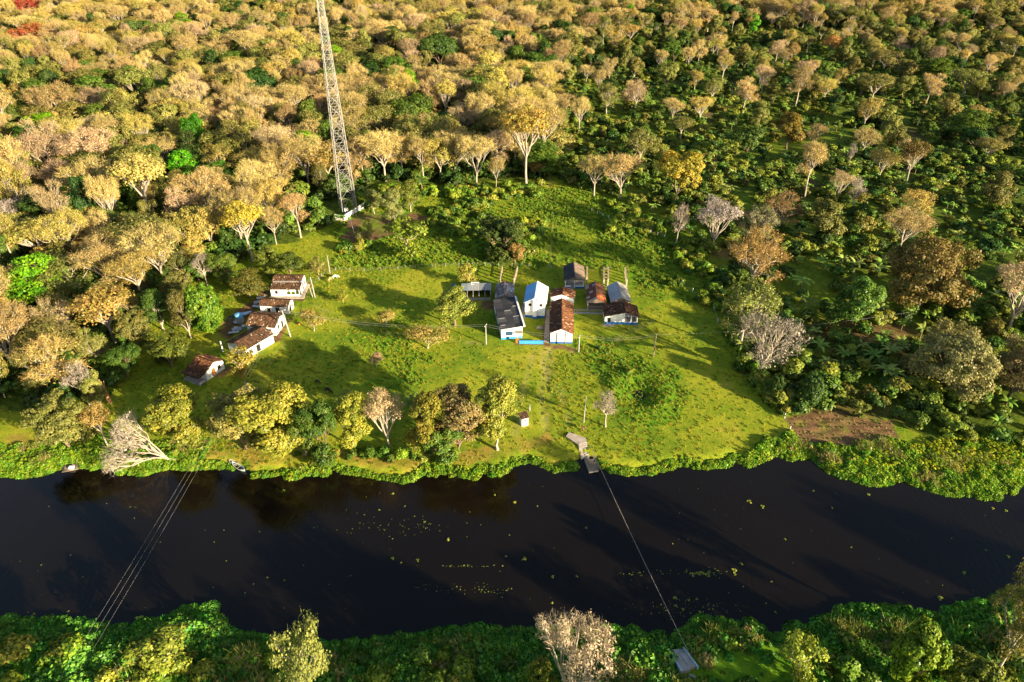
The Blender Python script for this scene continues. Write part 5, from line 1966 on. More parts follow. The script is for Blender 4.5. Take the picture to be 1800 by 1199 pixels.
MB().box(w + 0.21, w + 0.62, -0.25, d + 0.1, 3.25, 3.72).build('parapet', M['white_clean'], r)
opening(r, 'F', w, d, w * 0.38, 1.15, 1.5, 0.95, pane='glass', frame='blue')
MB().slab([(w * 0.72, -1.0, 2.0), (w * 0.97, -1.0, 2.0), (w * 0.97, -0.02, 2.25), (w * 0.72, -0.02, 2.25)], 0.06).build('door_canopy', M['wood'], r)
opening(r, 'F', w, d, w * 0.86, 0.05, 0.9, 1.9, 'door', 'white', 'white_clean')
opening(r, 'L', w, d, d * 0.3, 1.1, 1.1, 0.9, pane='glass', frame='blue')
opening(r, 'L', w, d, d * 0.65, 1.1, 1.1, 0.9, pane='glass', frame='blue')
LONG = (r, w, d)

# --- blue and white roofed upper building
r, w, d = house('tall_house', 'tall white building with one light blue and one white roof slope in the courtyard',
                [(921.4, 533.4), (961.2, 535.2), (924.8, 503.3), (963.7, 505.7)], 4.3, 0.35)
gable_walls(w, d, 4.55, 1.35, 'v').build('wall', M['white_clean'], r)
band(r, w, d, 0.75, 'blue', faces='FLR')
s2 = gable_slopes(w, d, 4.55, 1.35, 0.35, 'v')
deck(r, s2, 'white_clean')
BL = (0.10, 0.36, 0.72)
sheet_part(r, s2[0], 6, 1, [BL, (0.11, 0.38, 0.74), (0.09, 0.34, 0.70)], mat='panel', name='roof_panel', jitter=0.003, ribs=3, seed=5, over=1.0)
sheet_part(r, s2[1], 6, 1, [(0.80, 0.80, 0.80), (0.76, 0.77, 0.78)], mat='panel', name='roof_panel', jitter=0.003, ribs=3, seed=6, over=1.0)
ridge_cap(r, (w / 2, -0.36, 5.97), (w / 2, d + 0.36, 5.97), 'paint', (0.8, 0.8, 0.8), 0.3)
MB().box(w / 2 - 0.45, w / 2 + 0.45, -0.55, -0.003, -0.4, 5.3).build('chimney_shaft', M['white_clean'], r)
MB().box(w / 2 - 0.5, w / 2 + 0.5, -0.6, -0.551, -0.3, 0.72).build('painted_band', M['blue'], r)
for a in (0.24, 0.80):
    opening(r, 'F', w, d, w * a, 3.45, 0.62, 0.65, pane='dark', frame='wood')
MB().box(0.1, w - 0.1, -0.03, -0.004, 2.05, 2.12).build('ledge', M['white_clean'], r)

# --- long tiled house
r, w, d = house('tiled_house', 'long tile-roofed white house right of the courtyard, shaded slope coloured dark, lit slope brown',
                [(964.3, 585.4), (1007.2, 586.7), (968, 531.5), (1009.1, 532.7)], 3.0, 0.3)
gable_walls(w, d, 3.05, 1.15, 'v').build('wall', M['white_clean'], r)
band(r, w, d, 0.45, 'blue', faces='FR')
s2 = gable_slopes(w, d, 3.05, 1.15, 0.3, 'v')
deck(r, s2, 'dark')
tile_part(r, s2[0], 31, SHADET)  # slope turned from the sun: its shade is put into the tile tint
tile_part(r, s2[1], 32, REDT)  # sunward slope: sunlight put into a brighter, redder tint
ridge_cap(r, (w / 2, -0.3, 4.32), (w / 2, d + 0.3, 4.32))
MB().box(w * 0.68, w * 0.68 + 0.12, -0.13, -0.01, 0.0, 3.3).build('downpipe', M['concrete'], r)
for a in (0.2, 0.5, 0.8):
    opening(r, 'R', w, d, d * a, 1.1, 1.0, 0.9, pane='dark', frame='blue')

# --- its small back wing
r, w, d = house('back_wing', 'small tile-roofed white wing directly behind the long tiled house',
                [(967.5, 523), (1011, 526), (967.5, 509.5), (1011, 512)], 3.0, 0.25)
gable_walls(w, d, 3.1, 1.0, 'v').build('wall', M['white_clean'], r)
s2 = gable_slopes(w, d, 3.1, 1.0, 0.25, 'v')
deck(r, s2, 'dark')
tile_part(r, s2[0], 33, (1.0, 0.9, 0.85))
tile_part(r, s2[1], 34, REDT)  # sunward slope tinted brighter, sunlight put into the tile colour
ridge_cap(r, (w / 2, -0.25, 4.22), (w / 2, d + 0.25, 4.22))

# --- back house with the open porch
r, w, d = house('porch_house', 'white house with a dark sheet roof and open front porch, farthest back in the compound',
                [(990.7, 494.6), (1027.4, 494.6), (991.3, 467.6), (1027.8, 468.8)], 2.3, 0.3)
gable_walls(w, d - 2.6, 2.4, 1.2, 'v', sides='LRB').build('wall', M['white'], r).location.y = 2.6
fw_ = MB().box(0.19, w - 0.19, 2.62, 2.78, -0.4, 2.3)
fw_.build('porch_wall', M['concrete'], r)
MB().box(0, w * 0.3, 0, 0.14, -0.4, 0.8).box(w * 0.55, w, 0, 0.14, -0.4, 0.8).build('low_wall', M['white_clean'], r)
band(r, w * 0.3, d, 0.4, 'blue', faces='F')
band(r, w, d, 0.5, 'blue', faces='F', x0=w * 0.55)
for x in (0.08, w / 2, w - 0.08):
    MB().box(x - 0.08, x + 0.08, 0.15, 0.31, -0.4, 2.35).build('post', M['white_clean'], r)
MB().box(-0.1, w + 0.1, 0.12, 0.30, 2.352, 2.5).beam((0, 0.2, 2.45), (w / 2, 0.2, 3.55), 0.12).beam((w, 0.2, 2.45), (w / 2, 0.2, 3.55), 0.12).beam((w / 2, 0.2, 2.5), (w / 2, 0.2, 3.5), 0.12).build('roof_truss', M['wood'], r)
MB().box(0, w, 0, 2.6, -0.3, 0.06).build('porch_floor', M['concrete'], r)
MB().slab([(0.6, -1.9, 0.10), (1.8, -1.9, 0.10), (2.4, -0.03, 0.10), (1.0, -0.03, 0.10)], 0.2).build('doorstep', M['concrete'], r)
s2 = gable_slopes(w, d, 2.4, 1.2, 0.3, 'v')
deck(r, s2, 'wood')
sheet_part(r, s2[0], 8, 3, [G1, G3, (0.055, 0.05, 0.06)], seed=7, ribs=5)  # shade of the left slope put into blacker sheet colours
sheet_part(r, s2[1], 8, 3, [(0.22, 0.15, 0.10), (0.26, 0.18, 0.12), (0.19, 0.13, 0.09)], seed=8, ribs=5)  # same roofing, sunlight put into bright brown sheet colours
ridge_cap(r, (w / 2, -0.3, 3.68), (w / 2, d + 0.3, 3.68), 'paint', (0.12, 0.09, 0.08), 0.2)

# --- drying sheds (open, on posts)
def shed(name, label, pts, z, rise, colsL, colsR, mat, seeds, nl, ns, front='wood'):
    r, w, d = house(name, label, pts, z, 0.15, 'shed')
    h = z + 0.08
    for x in (0.1, w - 0.1):
        for y in (0.15, d * 0.36, d * 0.68, d - 0.15):
            MB().box(x - 0.11, x + 0.11, y - 0.11, y + 0.11, -0.4, h - 0.02).build('post', M['concrete'], r)
    MB().box(0.25, w - 0.25, 0.6, d - 0.3, -0.4, 0.9).build('drying_floor', M['wood'], r)
    pr = [(0, 0.0, h), (w, 0.0, h), (w / 2, 0.0, h + rise - 0.05)]
    MB().add(pr + [(p[0], 0.08, p[2]) for p in pr], [(0, 1, 2), (5, 4, 3), (0, 3, 4, 1), (1, 4, 5, 2), (2, 5, 3, 0)]).build('gable_board', M[front], r)
    s2 = gable_slopes(w, d, h, rise, 0.15, 'v')
    deck(r, s2, 'wood')
    sheet_part(r, s2[0], nl, ns, colsL, mat=mat, seed=seeds[0], jitter=0.014)  # darker, duller sheets: the shade of this slope is in their colour
    sheet_part(r, s2[1], nl, ns, colsR, mat=mat, seed=seeds[1], jitter=0.014)  # brighter, warmer sheets: sunlight on this slope is in their colour
    ridge_cap(r, (w / 2, -0.15, h + rise + 0.08), (w / 2, d + 0.15, h + rise + 0.08), 'paint', (0.30, 0.16, 0.10) if mat == 'sheet_rust' else (0.4, 0.38, 0.36), 0.2)
    return r


RU, RU2, RL = (0.16, 0.045, 0.025), (0.10, 0.035, 0.022), (0.40, 0.30, 0.24)
shed('drying_shed', 'open shed with a streaky rust-red sheet roof beside the grey-roofed shed', [(1030.5, 533.8), (1066, 533.8), (1030.3, 502.5), (1062.4, 503.8)], 2.1, 1.35,
     [RU, RU2, RU, RL], [(0.55, 0.13, 0.03), (0.60, 0.26, 0.10), (0.45, 0.09, 0.02)], 'sheet_rust', (11, 12), 9, 3)
shed('drying_shed', 'open shed with a plain grey metal roof right of the rust-red shed', [(1071, 532.6), (1107, 531.3), (1069.1, 503), (1104.7, 503.8)], 2.1, 1.35,
     [(0.34, 0.37, 0.40), (0.32, 0.35, 0.38)], [(0.40, 0.36, 0.30), (0.38, 0.33, 0.26)], 'sheet', (13, 14), 2, 1)
shed('drying_shed', 'open shed patched with grey, brown and white sheets behind the dark-roofed long house', [(868.1, 527.2), (902, 524), (874.2, 499), (904.9, 502.1)], 2.3, 1.0,
     [(0.17, 0.14, 0.13), (0.22, 0.18, 0.17), (0.12, 0.10, 0.10), (0.30, 0.28, 0.27)], [(0.30, 0.22, 0.18), (0.38, 0.34, 0.33), (0.24, 0.15, 0.11), (0.55, 0.53, 0.52)], 'sheet_rust', (15, 16), 8, 5)

# --- front right house
r, w, d = house('corner_house', 'tile-roofed white house with a blue base and a porch at its right end',
                [(1060.6, 557.1), (1123.7, 558.3), (1060, 536.9), (1120, 538.1)], 2.3, 0.3)
xr = w * 0.60
m = MB().box(0, xr, 0, 0.18, -0.4, 2.4).box(0, 0.18, 0.183, d - 0.183, -0.4, 2.4).box(0, w, d - 0.18, d, -0.4, 2.4).box(xr - 0.18, xr, 0.183, d - 0.183, -0.4, 2.4)
pr = [(0.2, 0.0, 2.402), (xr, 0.0, 2.402), (xr, 0.0, 3.38)]
m.add(pr + [(p[0], 0.16, p[2]) for p in pr], [(0, 1, 2), (5, 4, 3), (0, 3, 4, 1), (1, 4, 5, 2), (2, 5, 3, 0)])
m.build('wall', M['white'], r)
MB().box(xr + 0.003, w, 0, 0.14, -0.4, 0.75).box(w - 0.14, w, 0.143, d - 0.2, -0.4, 0.75).build('porch_wall', M['white'], r)
MB().box(xr + 0.02, w - 0.16, 0.16, d - 0.2, -0.3, 0.1).build('porch_floor', M['concrete'], r)
band(r, w, d, 0.72, 'blue', faces='FR')
for x in (xr + (w - xr) * 0.5, w - 0.09):
    MB().box(x - 0.07, x + 0.07, 0.02, 0.12, 0.752, 2.4).build('porch_post', M['white_clean'], r)
MB().box(xr + 0.003, w + 0.05, 0.0, 0.13, 2.402, 2.5).build('porch_beam', M['white_clean'], r)
opening(r, 'F', w, d, w * 0.13, 0.05, 0.8, 1.85, 'door', 'dark', 'white_clean')
s2 = gable_slopes(w, d, 2.4, 1.25, 0.3, 'v')
# the ridge sits right of the middle
rx = w * 0.61
s2 = [[(-.3, d + .3, 2.3), (-.3, -.3, 2.3), (rx, -.3, 3.6), (rx, d + .3, 3.6)], [(w + .3, -.3, 2.25), (w + .3, d + .3, 2.25), (rx, d + .3, 3.6), (rx, -.3, 3.6)]]
deck(r, s2, 'dark')
tile_part(r, s2[0], 35, (0.62, 0.6, 0.62))  # darkened tint stands in for shade on the slope facing away
tile_part(r, s2[1], 36, (1.05, 0.88, 0.78))  # brighter tint stands in for sun on this slope
ridge_cap(r, (rx, -0.3, 3.72), (rx, d + 0.3, 3.72))
MB().box(-0.5, 2.2, -1.1, -0.03, -0.3, 0.08).build('doorstep', M['concrete_warm'], r)

# --- grey pens
(ox, oy), ang, w, d = rect_frame([(811, 528.5), (862.7, 527.5), (812, 510.5), (862.7, 509.5)], 0.0)
r = empty('animal_pens', (ox, oy, 0), ang)
tag(r, 'row of low grey-roofed pens behind the leafy pale green tree', 'pens')
MB().box(0, w, d - 0.15, d, -0.3, 1.75).box(0, 0.15, 0.4, d - 0.153, -0.3, 1.6).box(w - 0.15, w, 0, d - 0.153, -0.3, 1.6).build('wall', M['concrete'], r)
for i in range(1, 5):
    x = w * i / 5
    MB().box(x - 0.07, x + 0.07, 0.0, d - 0.16, -0.3, 1.45).build('divider', M['concrete'], r)
MB().box(0, w, 0, 0.12, -0.3, 0.7).build('front_wall', M['concrete'], r)
sl = [(-0.1, d * 0.42, 1.62), (w + 0.1, d * 0.42, 1.62), (w + 0.1, d + 0.15, 1.85), (-0.1, d + 0.15, 1.85)]
sheet_part(r, sl, 5, 1, [(0.30, 0.29, 0.27), (0.26, 0.28, 0.28), (0.22, 0.26, 0.27)], seed=21, ribs=4)

# --- little tank stand behind the pens
x, y = at(835.5, 509)
r = empty('tank_shelter', (x, y, 0), 0.1)
tag(r, 'small white-roofed shelter on a pale block behind the grey pens', 'shelter')
MB().box(-0.5, 0.5, -0.5, 0.5, -0.3, 1.7).build('block', M['concrete'], r)
sl = [(-1.1, -0.7, 1.95), (1.1, -0.9, 1.75), (1.1, 0.9, 1.75), (-1.1, 0.7, 1.95)]
MB().slab(sl, 0.08).build('roof', M['white'], r)
for sx in (-0.75, 0.75):
    for sy in (-0.5, 0.5):
        MB().box(sx - .05, sx + .05, sy - .05, sy + .05, -0.2, 1.78).build('post', M['concrete'], r)
for px, lab in ((797, 'left blue barrel on its side near the grey pens'), (811, 'blue barrel right beside the grey pens')):
    x, y = at(px, 503 if px < 800 else 506)
    o = empty('barrel', (x, y, 0.32), 0.2)
    tag(o, lab.replace('left ', ''), 'barrel')
    if px < 800:
        o['label'] = 'blue barrel lying in the grass away from the grey pens'
    MB().tube([(-0.5, 0, 0), (-0.2, 0, 0), (0.2, 0, 0), (0.5, 0, 0)], [0.29, 0.33, 0.33, 0.29], 12).build('drum', M['blue'], o)
    MB().tube([(-0.22, 0, 0), (-0.18, 0, 0)], 0.345, 12).tube([(0.18, 0, 0), (0.22, 0, 0)], 0.345, 12).build('hoop', M['blue'], o)

# --- rails of the drying sheds: rows of pillars carrying a rail
for i, (px0, py0, px1, py1, lab) in enumerate([
    (878.5, 504, 882.5, 470.5, 'left pillar row behind the patchwork-roofed shed'), (904, 500, 909, 471, 'right pillar row behind the patchwork-roofed shed'),
    (1031, 499, 1031.5, 471, 'single pillar row right of the porch house'), (1061, 503, 1061, 471.5, 'left of the two joined pillar rows behind the rust-red shed'),
    (1068, 502, 1068.5, 471.5, 'right of the two joined pillar rows behind the rust-red shed'), (1101, 503, 1098.5, 472, 'pillar row behind the grey-roofed shed')]):
    a, b = Vector((*at(px0, py0), 0)), Vector((*at(px1, py1 + 9), 0))
    r = empty('roof_rail', a)
    tag(r, lab, 'pillar row', 'pillar rows that carry the rolling roofs')
    n = 5
    for k in range(n):
        p = (b - a) * (k / (n - 1))
        MB().box(p.x - 0.17, p.x + 0.17, p.y - 0.17, p.y + 0.17, -0.4, 2.05).build('pillar', M['brick'] if k % 2 else M['concrete_warm'], r)
    MB().beam((0, 0, 2.13), (b.x - a.x, b.y - a.y, 2.13), 0.16, 0.16).build('rail', M['wood'], r)
    if i == 3:
        q = Vector((*at(1068, 502), 0)) - a
        for t_ in (0.25, 0.5, 0.95):
            e = (b - a) * t_
            MB().beam((e.x + .1, e.y, 1.6), (e.x + q.x - .1, e.y + q.y, 1.6), 0.12).build('crossbeam', M['wood'], r)

# --- courtyard: blue wall, gate, lawn, paths, boulder
a, b = Vector((*at(912.5, 604.5), 0)), Vector((*at(955, 604.8), 0))
r = empty('courtyard_wall', a, math.atan2((b - a).y, (b - a).x))
tag(r, 'low light blue wall closing the courtyard front', 'wall')
L = (b - a).length
MB().box(0, L, 0, 0.2, -0.4, 0.8).build('wall_body', M['blue_light'], r)
MB().box(-0.02, L + 0.02, -0.05, 0.25, 0.802, 0.87).build('coping', M['blue_light'], r)
x, y = at(909.5, 603.5)
r = empty('gate', (x, y, 0))
tag(r, 'small orange wooden gate between the long house and the blue wall', 'gate')
for i in range(4):
    MB().box(-0.4 + i * 0.2, -0.22 + i * 0.2, -0.03, 0.03, 0.02, 1.55).build('plank', M['wood_orange'], r)
MB().box(-0.4, 0.38, 0.032, 0.07, 0.3, 0.4).box(-0.4, 0.38, 0.032, 0.07, 1.2, 1.3).build('brace', M['wood_orange'], r)
x, y = at(949, 577)
bm = bmesh.new()
bmesh.ops.create_icosphere(bm, subdivisions=3, radius=0.75)
for vv in bm.verts:
    q = vv.co
    f = 1 + 0.16 * math.sin(q.x * 4.1 + 1) * math.cos(q.y * 3.3) + 0.1 * math.sin(q.z * 6 + q.x * 5)
    vv.co = Vector((q.x * f * 1.15, q.y * f * 0.9, q.z * f * 0.45))
me = bpy.data.meshes.new('boulder')
bm.to_mesh(me)
bm.free()
me.materials.append(M['concrete_warm'])
tag(link('boulder', me, None, (x, y, 0.12)), 'flat pinkish boulder on the courtyard lawn', 'boulder')


def sheet_ground(name, pxs, mat, z=0.0, t=0.25):
    P = [at(*p) for p in pxs]
    zz = max(gzf(*p) for p in P) + 0.03 + z
    o = MB().slab([(a_, b_, zz) for a_, b_ in P][::1] if sum((P[i][0] * P[(i + 1) % len(P)][1] - P[(i + 1) % len(P)][0] * P[i][1]) for i in range(len(P))) > 0
                  else [(a_, b_, zz) for a_, b_ in P][::-1], t).build(name, mat)
    tag(o, kind='structure')
    return o


sheet_ground('courtyard_path', [(956, 601), (965, 603), (967, 545), (960, 545)], M['concrete_warm'])
sheet_ground('courtyard_paving', [(915, 559), (925, 559), (926, 535), (918, 535)], M['concrete'])
sheet_ground('stepping_path', [(1009, 548.5), (1060, 550), (1060, 552.5), (1009, 551.5)], M['concrete'])
a, b = Vector((*at(1010, 546.5), 0)), Vector((*at(1060, 547.5), 0))
r = empty('picket_row', a)
tag(r, 'row of short whitish stakes between the tiled house and the corner house', 'low fence')
for i in range(18):
    p = (b - a) * (i / 17)
    MB().box(p.x - 0.11, p.x + 0.11, p.y - 0.06, p.y + 0.06, -0.3, 0.5 + 0.06 * (i % 3)).build('stake', M['concrete'], r)
MB().beam((0, 0, 0.25), (b.x - a.x, b.y - a.y, 0.25), 0.05).build('rail', M['wood'], r)

# ------------------------------------------------------------------ the row houses at the left
r, w, d = house('white_house', 'white house with a two-step tiled roof and front veranda, uppermost of the row', [(474, 509), (527, 508), (485, 486), (537, 487)], 2.4, 0.2)
yb = d * 0.45
m = MB().box(0, w, yb, yb + 0.18, -0.4, 3.25).box(0, 0.18, yb + .183, d, -0.4, 2.9).box(w - 0.18, w, yb + .183, d, -0.4, 2.9).box(0.183, w - 0.183, d - 0.18, d, -0.4, 2.6)
m.box(0, w * 0.55, 0, 0.18, -0.4, 2.3).box(w - .18, w, 1.6, yb - .003, -0.4, 2.5).box(0, 0.18, .183, yb - .003, -0.4, 2.4)
m.build('wall', M['white'], r)
MB().box(w * 0.55 + .003, w, 0, 0.14, -0.4, 0.7).build('veranda_wall', M['white'], r)
for x in (w * 0.7, w * 0.85, w - 0.08):
    MB().box(x - .07, x + .07, 0.0, 0.13, 0.702, 2.3).build('veranda_post', M['white_clean'], r)
opening(r, 'F', w, d, w * 0.2, 1.0, 0.6, 0.8, pane='dark', frame='wood')
opening(r, 'R', w, d, d * 0.55, 0.3, 0.8, 1.8, 'door', 'dark', 'wood')
opening(r, 'R', w, d, d * 0.8, 1.0, 0.7, 0.8, pane='dark', frame='wood')
sU = [(-.2, yb - .25, 3.3), (w + .2, yb - .25, 3.3), (w + .2, d + .2, 2.65), (-.2, d + .2, 2.65)]
sU = [(-.2, yb - .25, 3.1), (w + .2, yb - .25, 3.1), (w + .2, yb + (d - yb) * .5, 3.75), (-.2, yb + (d - yb) * .5, 3.75)]
sB = [(w + .2, d + .2, 3.0), (-.2, d + .2, 3.0), (-.2, yb + (d - yb) * .5, 3.75), (w + .2, yb + (d - yb) * .5, 3.75)]
sL = [(-.2, -.25, 2.3), (w + .2, -.25, 2.3), (w + .2, yb - .003, 2.75), (-.2, yb - .003, 2.75)]
deck(r, [sU, sB, sL], 'dark')
for i, s in enumerate((sU, sB, sL)):
    tile_part(r, s, 41 + i, MIDT)
MB().box(-0.3, w + 1.2, -1.0, -0.03, -0.3, 0.25).box(w + 0.02, w + 1.0, 0.0, d, -0.3, 0.2).build('terrace', M['concrete_warm'], r)


def row_house(name, label, pts, z, rise, ridge, seed, colr, oh=0.25, wallm='white', doors=()):
    r, w, d = house(name, label, pts, z, oh)
    gable_walls(w, d, z + 0.05, rise, ridge).build('wall', M[wallm], r)
    s2 = gable_slopes(w, d, z + 0.05, rise, oh, ridge)
    deck(r, s2, 'dark')
    tile_part(r, s2[0], seed, colr)
    tile_part(r, s2[1], seed + 1, colr)
    if ridge == 'v':
        ridge_cap(r, (w / 2, -oh, z + rise + .17), (w / 2, d + oh, z + rise + .17), colr=(1.0, 0.9, 0.8))
    else:
        ridge_cap(r, (-oh, d / 2, z + rise + .17), (w + oh, d / 2, z + rise + .17), colr=(1.0, 0.9, 0.8))
    for face, a, zz, ww, hh, kd, pane in doors:
        opening(r, face, w, d, (w if face in 'FB' else d) * a, zz, ww, hh, kd, pane, 'wood')
    return r, w, d


row_house('white_house', 'white house with a brown tiled roof, second from the top of the row', [(452, 537), (505, 540), (467, 523.5), (518, 526)], 2.3, 0.75, 'u', 51, MIDT,
          doors=[('F', 0.3, 0.3, 0.7, 1.2, 'window', 'dark'), ('F', 0.62, 0.1, 0.9, 1.7, 'door', 'dark'), ('R', 0.4, 0.1, 0.8, 1.8, 'door', 'dark'), ('R', 0.75, 0.9, 0.6, 0.8, 'window', 'dark')])
row_house('white_house', 'white house with a wide brown tiled roof, third from the top of the row', [(436, 573), (487, 576.5), (447, 547), (500, 551)], 2.4, 1.15, 'u', 53, MIDT,
          doors=[('R', 0.3, 0.9, 0.6, 0.8, 'window', 'dark'), ('R', 0.62, 0.1, 0.8, 1.8, 'door', 'dark'), ('F', 0.8, 0.9, 0.7, 0.8, 'window', 'dark')])
row_house('white_house', 'long white house with a broad brown tiled roof, lowest of the row houses', [(428, 618), (480, 588), (398, 602), (451, 572)], 2.4, 0.95, 'u', 55, MIDT,
          doors=[('F', 0.45, 0.1, 1.0, 1.8, 'door', 'dark'), ('F', 0.2, 0.9, 0.7, 0.8, 'window', 'wood'), ('F', 0.75, 0.9, 0.7, 0.8, 'window', 'white')])
r, w, d = row_house('white_house', 'small square house with a tiled roof and front porch, standing apart below the row', [(360, 655), (396, 633), (330, 645), (362, 622)], 2.2, 1.1, 'v', 57, REDT,
                    doors=[('F', 0.72, 0.9, 0.8, 0.8, 'window', 'dark'), ('R', 0.4, 0.9, 0.8, 0.8, 'window', 'dark'), ('F', 0.4, 0.05, 0.8, 1.8, 'door', 'wood_orange')])
# its porch on the left end
p_ = [(-2.2, -.2, 1.75), (-.28, -.2, 2.05), (-.28, d + .2, 2.05), (-2.2, d + .2, 1.75)]
deck(r, [p_], 'dark', name='porch_roof')
tile_part(r, [(-2.2, d + .2, 1.78), (-2.2, -.2, 1.78), (-.28, -.2, 2.1), (-.28, d + .2, 2.1)], 59, (0.8, 0.75, 0.75))
for y_ in (0.0, d * .5, d):
    MB().box(-2.1, -1.98, y_ - .06, y_ + .06, -.4, 1.7).build('porch_post', M['wood'], r)
MB().box(-2.15, -0.03, -0.1, d + .1, -.3, 0.12).build('porch_floor', M['concrete'], r)
MB().box(-2.2, -0.6, -0.12, 0.0, 0.125, 0.75).build('porch_wall', M['concrete'], r)

# the hut by the water
x, y = at(917.3, 750)
r = empty('hut', (x, y, gzf(x, y)), 0.35)
tag(r, 'tiny white hut with a small window and tile roof beside the tallest yellow bank tree', 'hut')
gable_walls(1.35, 1.25, 2.0, 0.0, 'v', t=0.1).build('wall', M['white_clean'], r)
sl = [(-.2, -.25, 1.95), (1.55, -.25, 2.1), (1.55, 1.5, 2.45), (-.2, 1.5, 2.3)]
deck(r, [sl], 'wood', 0.05, 'roof')
tile_part(r, sl, 61, (1.3, 1.2, 1.1))
opening(r, 'F', 1.35, 1.25, 0.7, 1.2, 0.35, 0.35, pane='wood', frame='wood', fw=0.04)
# ------------------------------------------------------------------ lattice mast and its walled yard
bx, by = at(613, 370)
mast = empty('lattice_mast', (bx, by, 0), math.radians(24))
tag(mast, 'tall pale steel lattice mast rising from the woods out of the top of the photo', 'mast')
MH, W0, W1 = 84.0, 4.9, 1.0


def mw(z):
    return (W0 + (W1 - W0) * min(1.0, z / 74.0)) / 2


for sx in (-1, 1):
    for sy in (-1, 1):
        m = MB()
        zz = [0, 10, 20, 32, 44, 58, 74, 84]
        for a, b in zip(zz, zz[1:]):
            m.beam((sx * mw(a), sy * mw(a), a - (0.3 if a == 0 else 0)), (sx * mw(b), sy * mw(b), b), 0.19 - 0.0009 * a)
        m.build('leg', M['steel'], mast)
zlev, z = [0.0], 0.0
while z < 82:
    z += max(1.9, mw(z) * 2 * 1.05)
    zlev.append(min(z, MH))
FACE = [((-1, -1), (1, -1)), ((1, -1), (1, 1)), ((1, 1), (-1, 1)), ((-1, 1), (-1, -1))]
for a, b in zip(zlev, zlev[1:]):
    wa, wb = mw(a), mw(b)
    for (p, q) in FACE:
        pa, qa = Vector((p[0] * wa, p[1] * wa, a)), Vector((q[0] * wa, q[1] * wa, a))
        pb, qb = Vector((p[0] * wb, p[1] * wb, b)), Vector((q[0] * wb, q[1] * wb, b))
        t = 0.085
        if a == 0:
            mid = (pb + qb) / 2
            MB().beam(pa, mid, t).build('diagonal_brace', M['steel'], mast)
            MB().beam(qa, mid, t).build('diagonal_brace', M['steel'], mast)
            s = MB()
            for k in (0.3, 0.55, 0.8):
                s.beam(pa.lerp(mid, k), pa.lerp(pb, k), 0.06).beam(qa.lerp(mid, k), qa.lerp(qb, k), 0.06)
                s.beam(pa.lerp(mid, k), pa.lerp(pb, min(1, k + .22)), 0.06).beam(qa.lerp(mid, k), qa.lerp(qb, min(1, k + .22)), 0.06)
            s.build('sub_brace', M['steel'], mast)
        else:
            MB().beam(pa, qb, t).build('diagonal_brace', M['steel'], mast)
            MB().beam(qa, pb, t).build('diagonal_brace', M['steel'], mast)
        MB().beam(pb, qb, t * 0.9).build('horizontal_brace', M['steel'], mast)
        if a > 0 and wa > 1.0:
            s = MB()
            c = (pa + qb) / 2
            s.beam((pa + pb) / 2, c, 0.06).beam((qa + qb) / 2, c, 0.06)
            s.build('sub_brace', M['steel'], mast)
ld = MB()
for k in range(140):
    zz = 0.6 * k + 0.4
    f = mw(zz) * 0.45
    ld.box(f - 0.2, f + 0.2, -mw(zz) + 0.1, -mw(zz) + 0.13, zz, zz + 0.03)
ld.build('ladder', M['steel'], mast)['kind'] = 'stuff'
# yard wall, one low block wall in an L
c0, c1, c2 = [Vector((*at(*p), 0)) for p in ((605, 388), (641.5, 364), (590, 385.5))]
wr = empty('yard_wall', c0)
tag(wr, 'L-shaped low whitish block wall at the foot of the lattice mast', 'wall')


def wall_run(parent, a, b, h=1.7, t=0.2):
    L = (b - a).length
    d = (b - a) / L
    n = max(2, int(L / 2.2))
    for i in range(n):
        p, q = a + d * (L * i / n + 0.08), a + d * (L * (i + 1) / n - 0.08)
        MB().beam(p + Vector((0, 0, h / 2 - 0.15)), q + Vector((0, 0, h / 2 - 0.15)), t, h + 0.3).build('wall_panel', M['white'], parent)
        MB().beam(a + d * (L * i / n) + Vector((0, 0, -.3)), a + d * (L * i / n) + Vector((0, 0, h + 0.14)), 0.26).build('pier', M['concrete_warm'], parent)
    e = b
    MB().beam(e + Vector((0, 0, -.3)), e + Vector((0, 0, h + 0.14)), 0.26).build('pier', M['concrete_warm'], parent)


wall_run(wr, Vector((0, 0, 0)), c1 - c0)
wall_run(wr, Vector((0, 0, 0)) + (c2 - c0) * 0.04, c2 - c0)
x, y = at(609.5, 376)
r = empty('equipment_cabinet', (x, y, 0), 0.4)
tag(r, 'small pale equipment cabinet under the lattice mast', 'cabinet')
MB().box(-.6, .6, -.5, .5, 0, 2.0).build('body', M['white_clean'], r)
MB().box(-.3, .3, -.54, -.503, .15, 1.85).build('door', M['steel'], r)
MB().box(-.7, .7, -.6, .6, 2.003, 2.1).build('lid', M['concrete'], r)


# ------------------------------------------------------------------ poles and wires
def pole(px, py, top, label, lean=(0, 0), arm=None, r=0.13, mat='concrete', name='utility_pole', group=None):
    x, y = at(px, py)
    h = height_for(px, py, top)
    z = gzf(x, y)
    o = empty(name, (x, y, z))
    tag(o, label, 'pole', group)
    MB().tube([(0, 0, -0.5), (lean[0] * .5, lean[1] * .5, h / 2), (lean[0], lean[1], h)], [r * 1.2, r, r * 0.75], 8).build('post', M[mat], o)
    if arm:
        for k, (zz, L, an) in enumerate(arm):
            c, s = math.cos(an), math.sin(an)
            MB().beam((lean[0] - c * L / 2, lean[1] - s * L / 2, h - zz), (lean[0] + c * L / 2, lean[1] + s * L / 2, h - zz), 0.1, 0.12).build('crossarm', M['wood'], o)
            for t in (-.45, 0, .45):
                p = Vector((lean[0] + c * L * t, lean[1] + s * L * t, h - zz + 0.06))
                MB().tube([p, p + Vector((0, 0, .1)), p + Vector((0, 0, .2))], [.05, .07, .03], 6).build('insulator', M['white_clean'], o)
    return Vector((x + lean[0], y + lean[1], z + h))


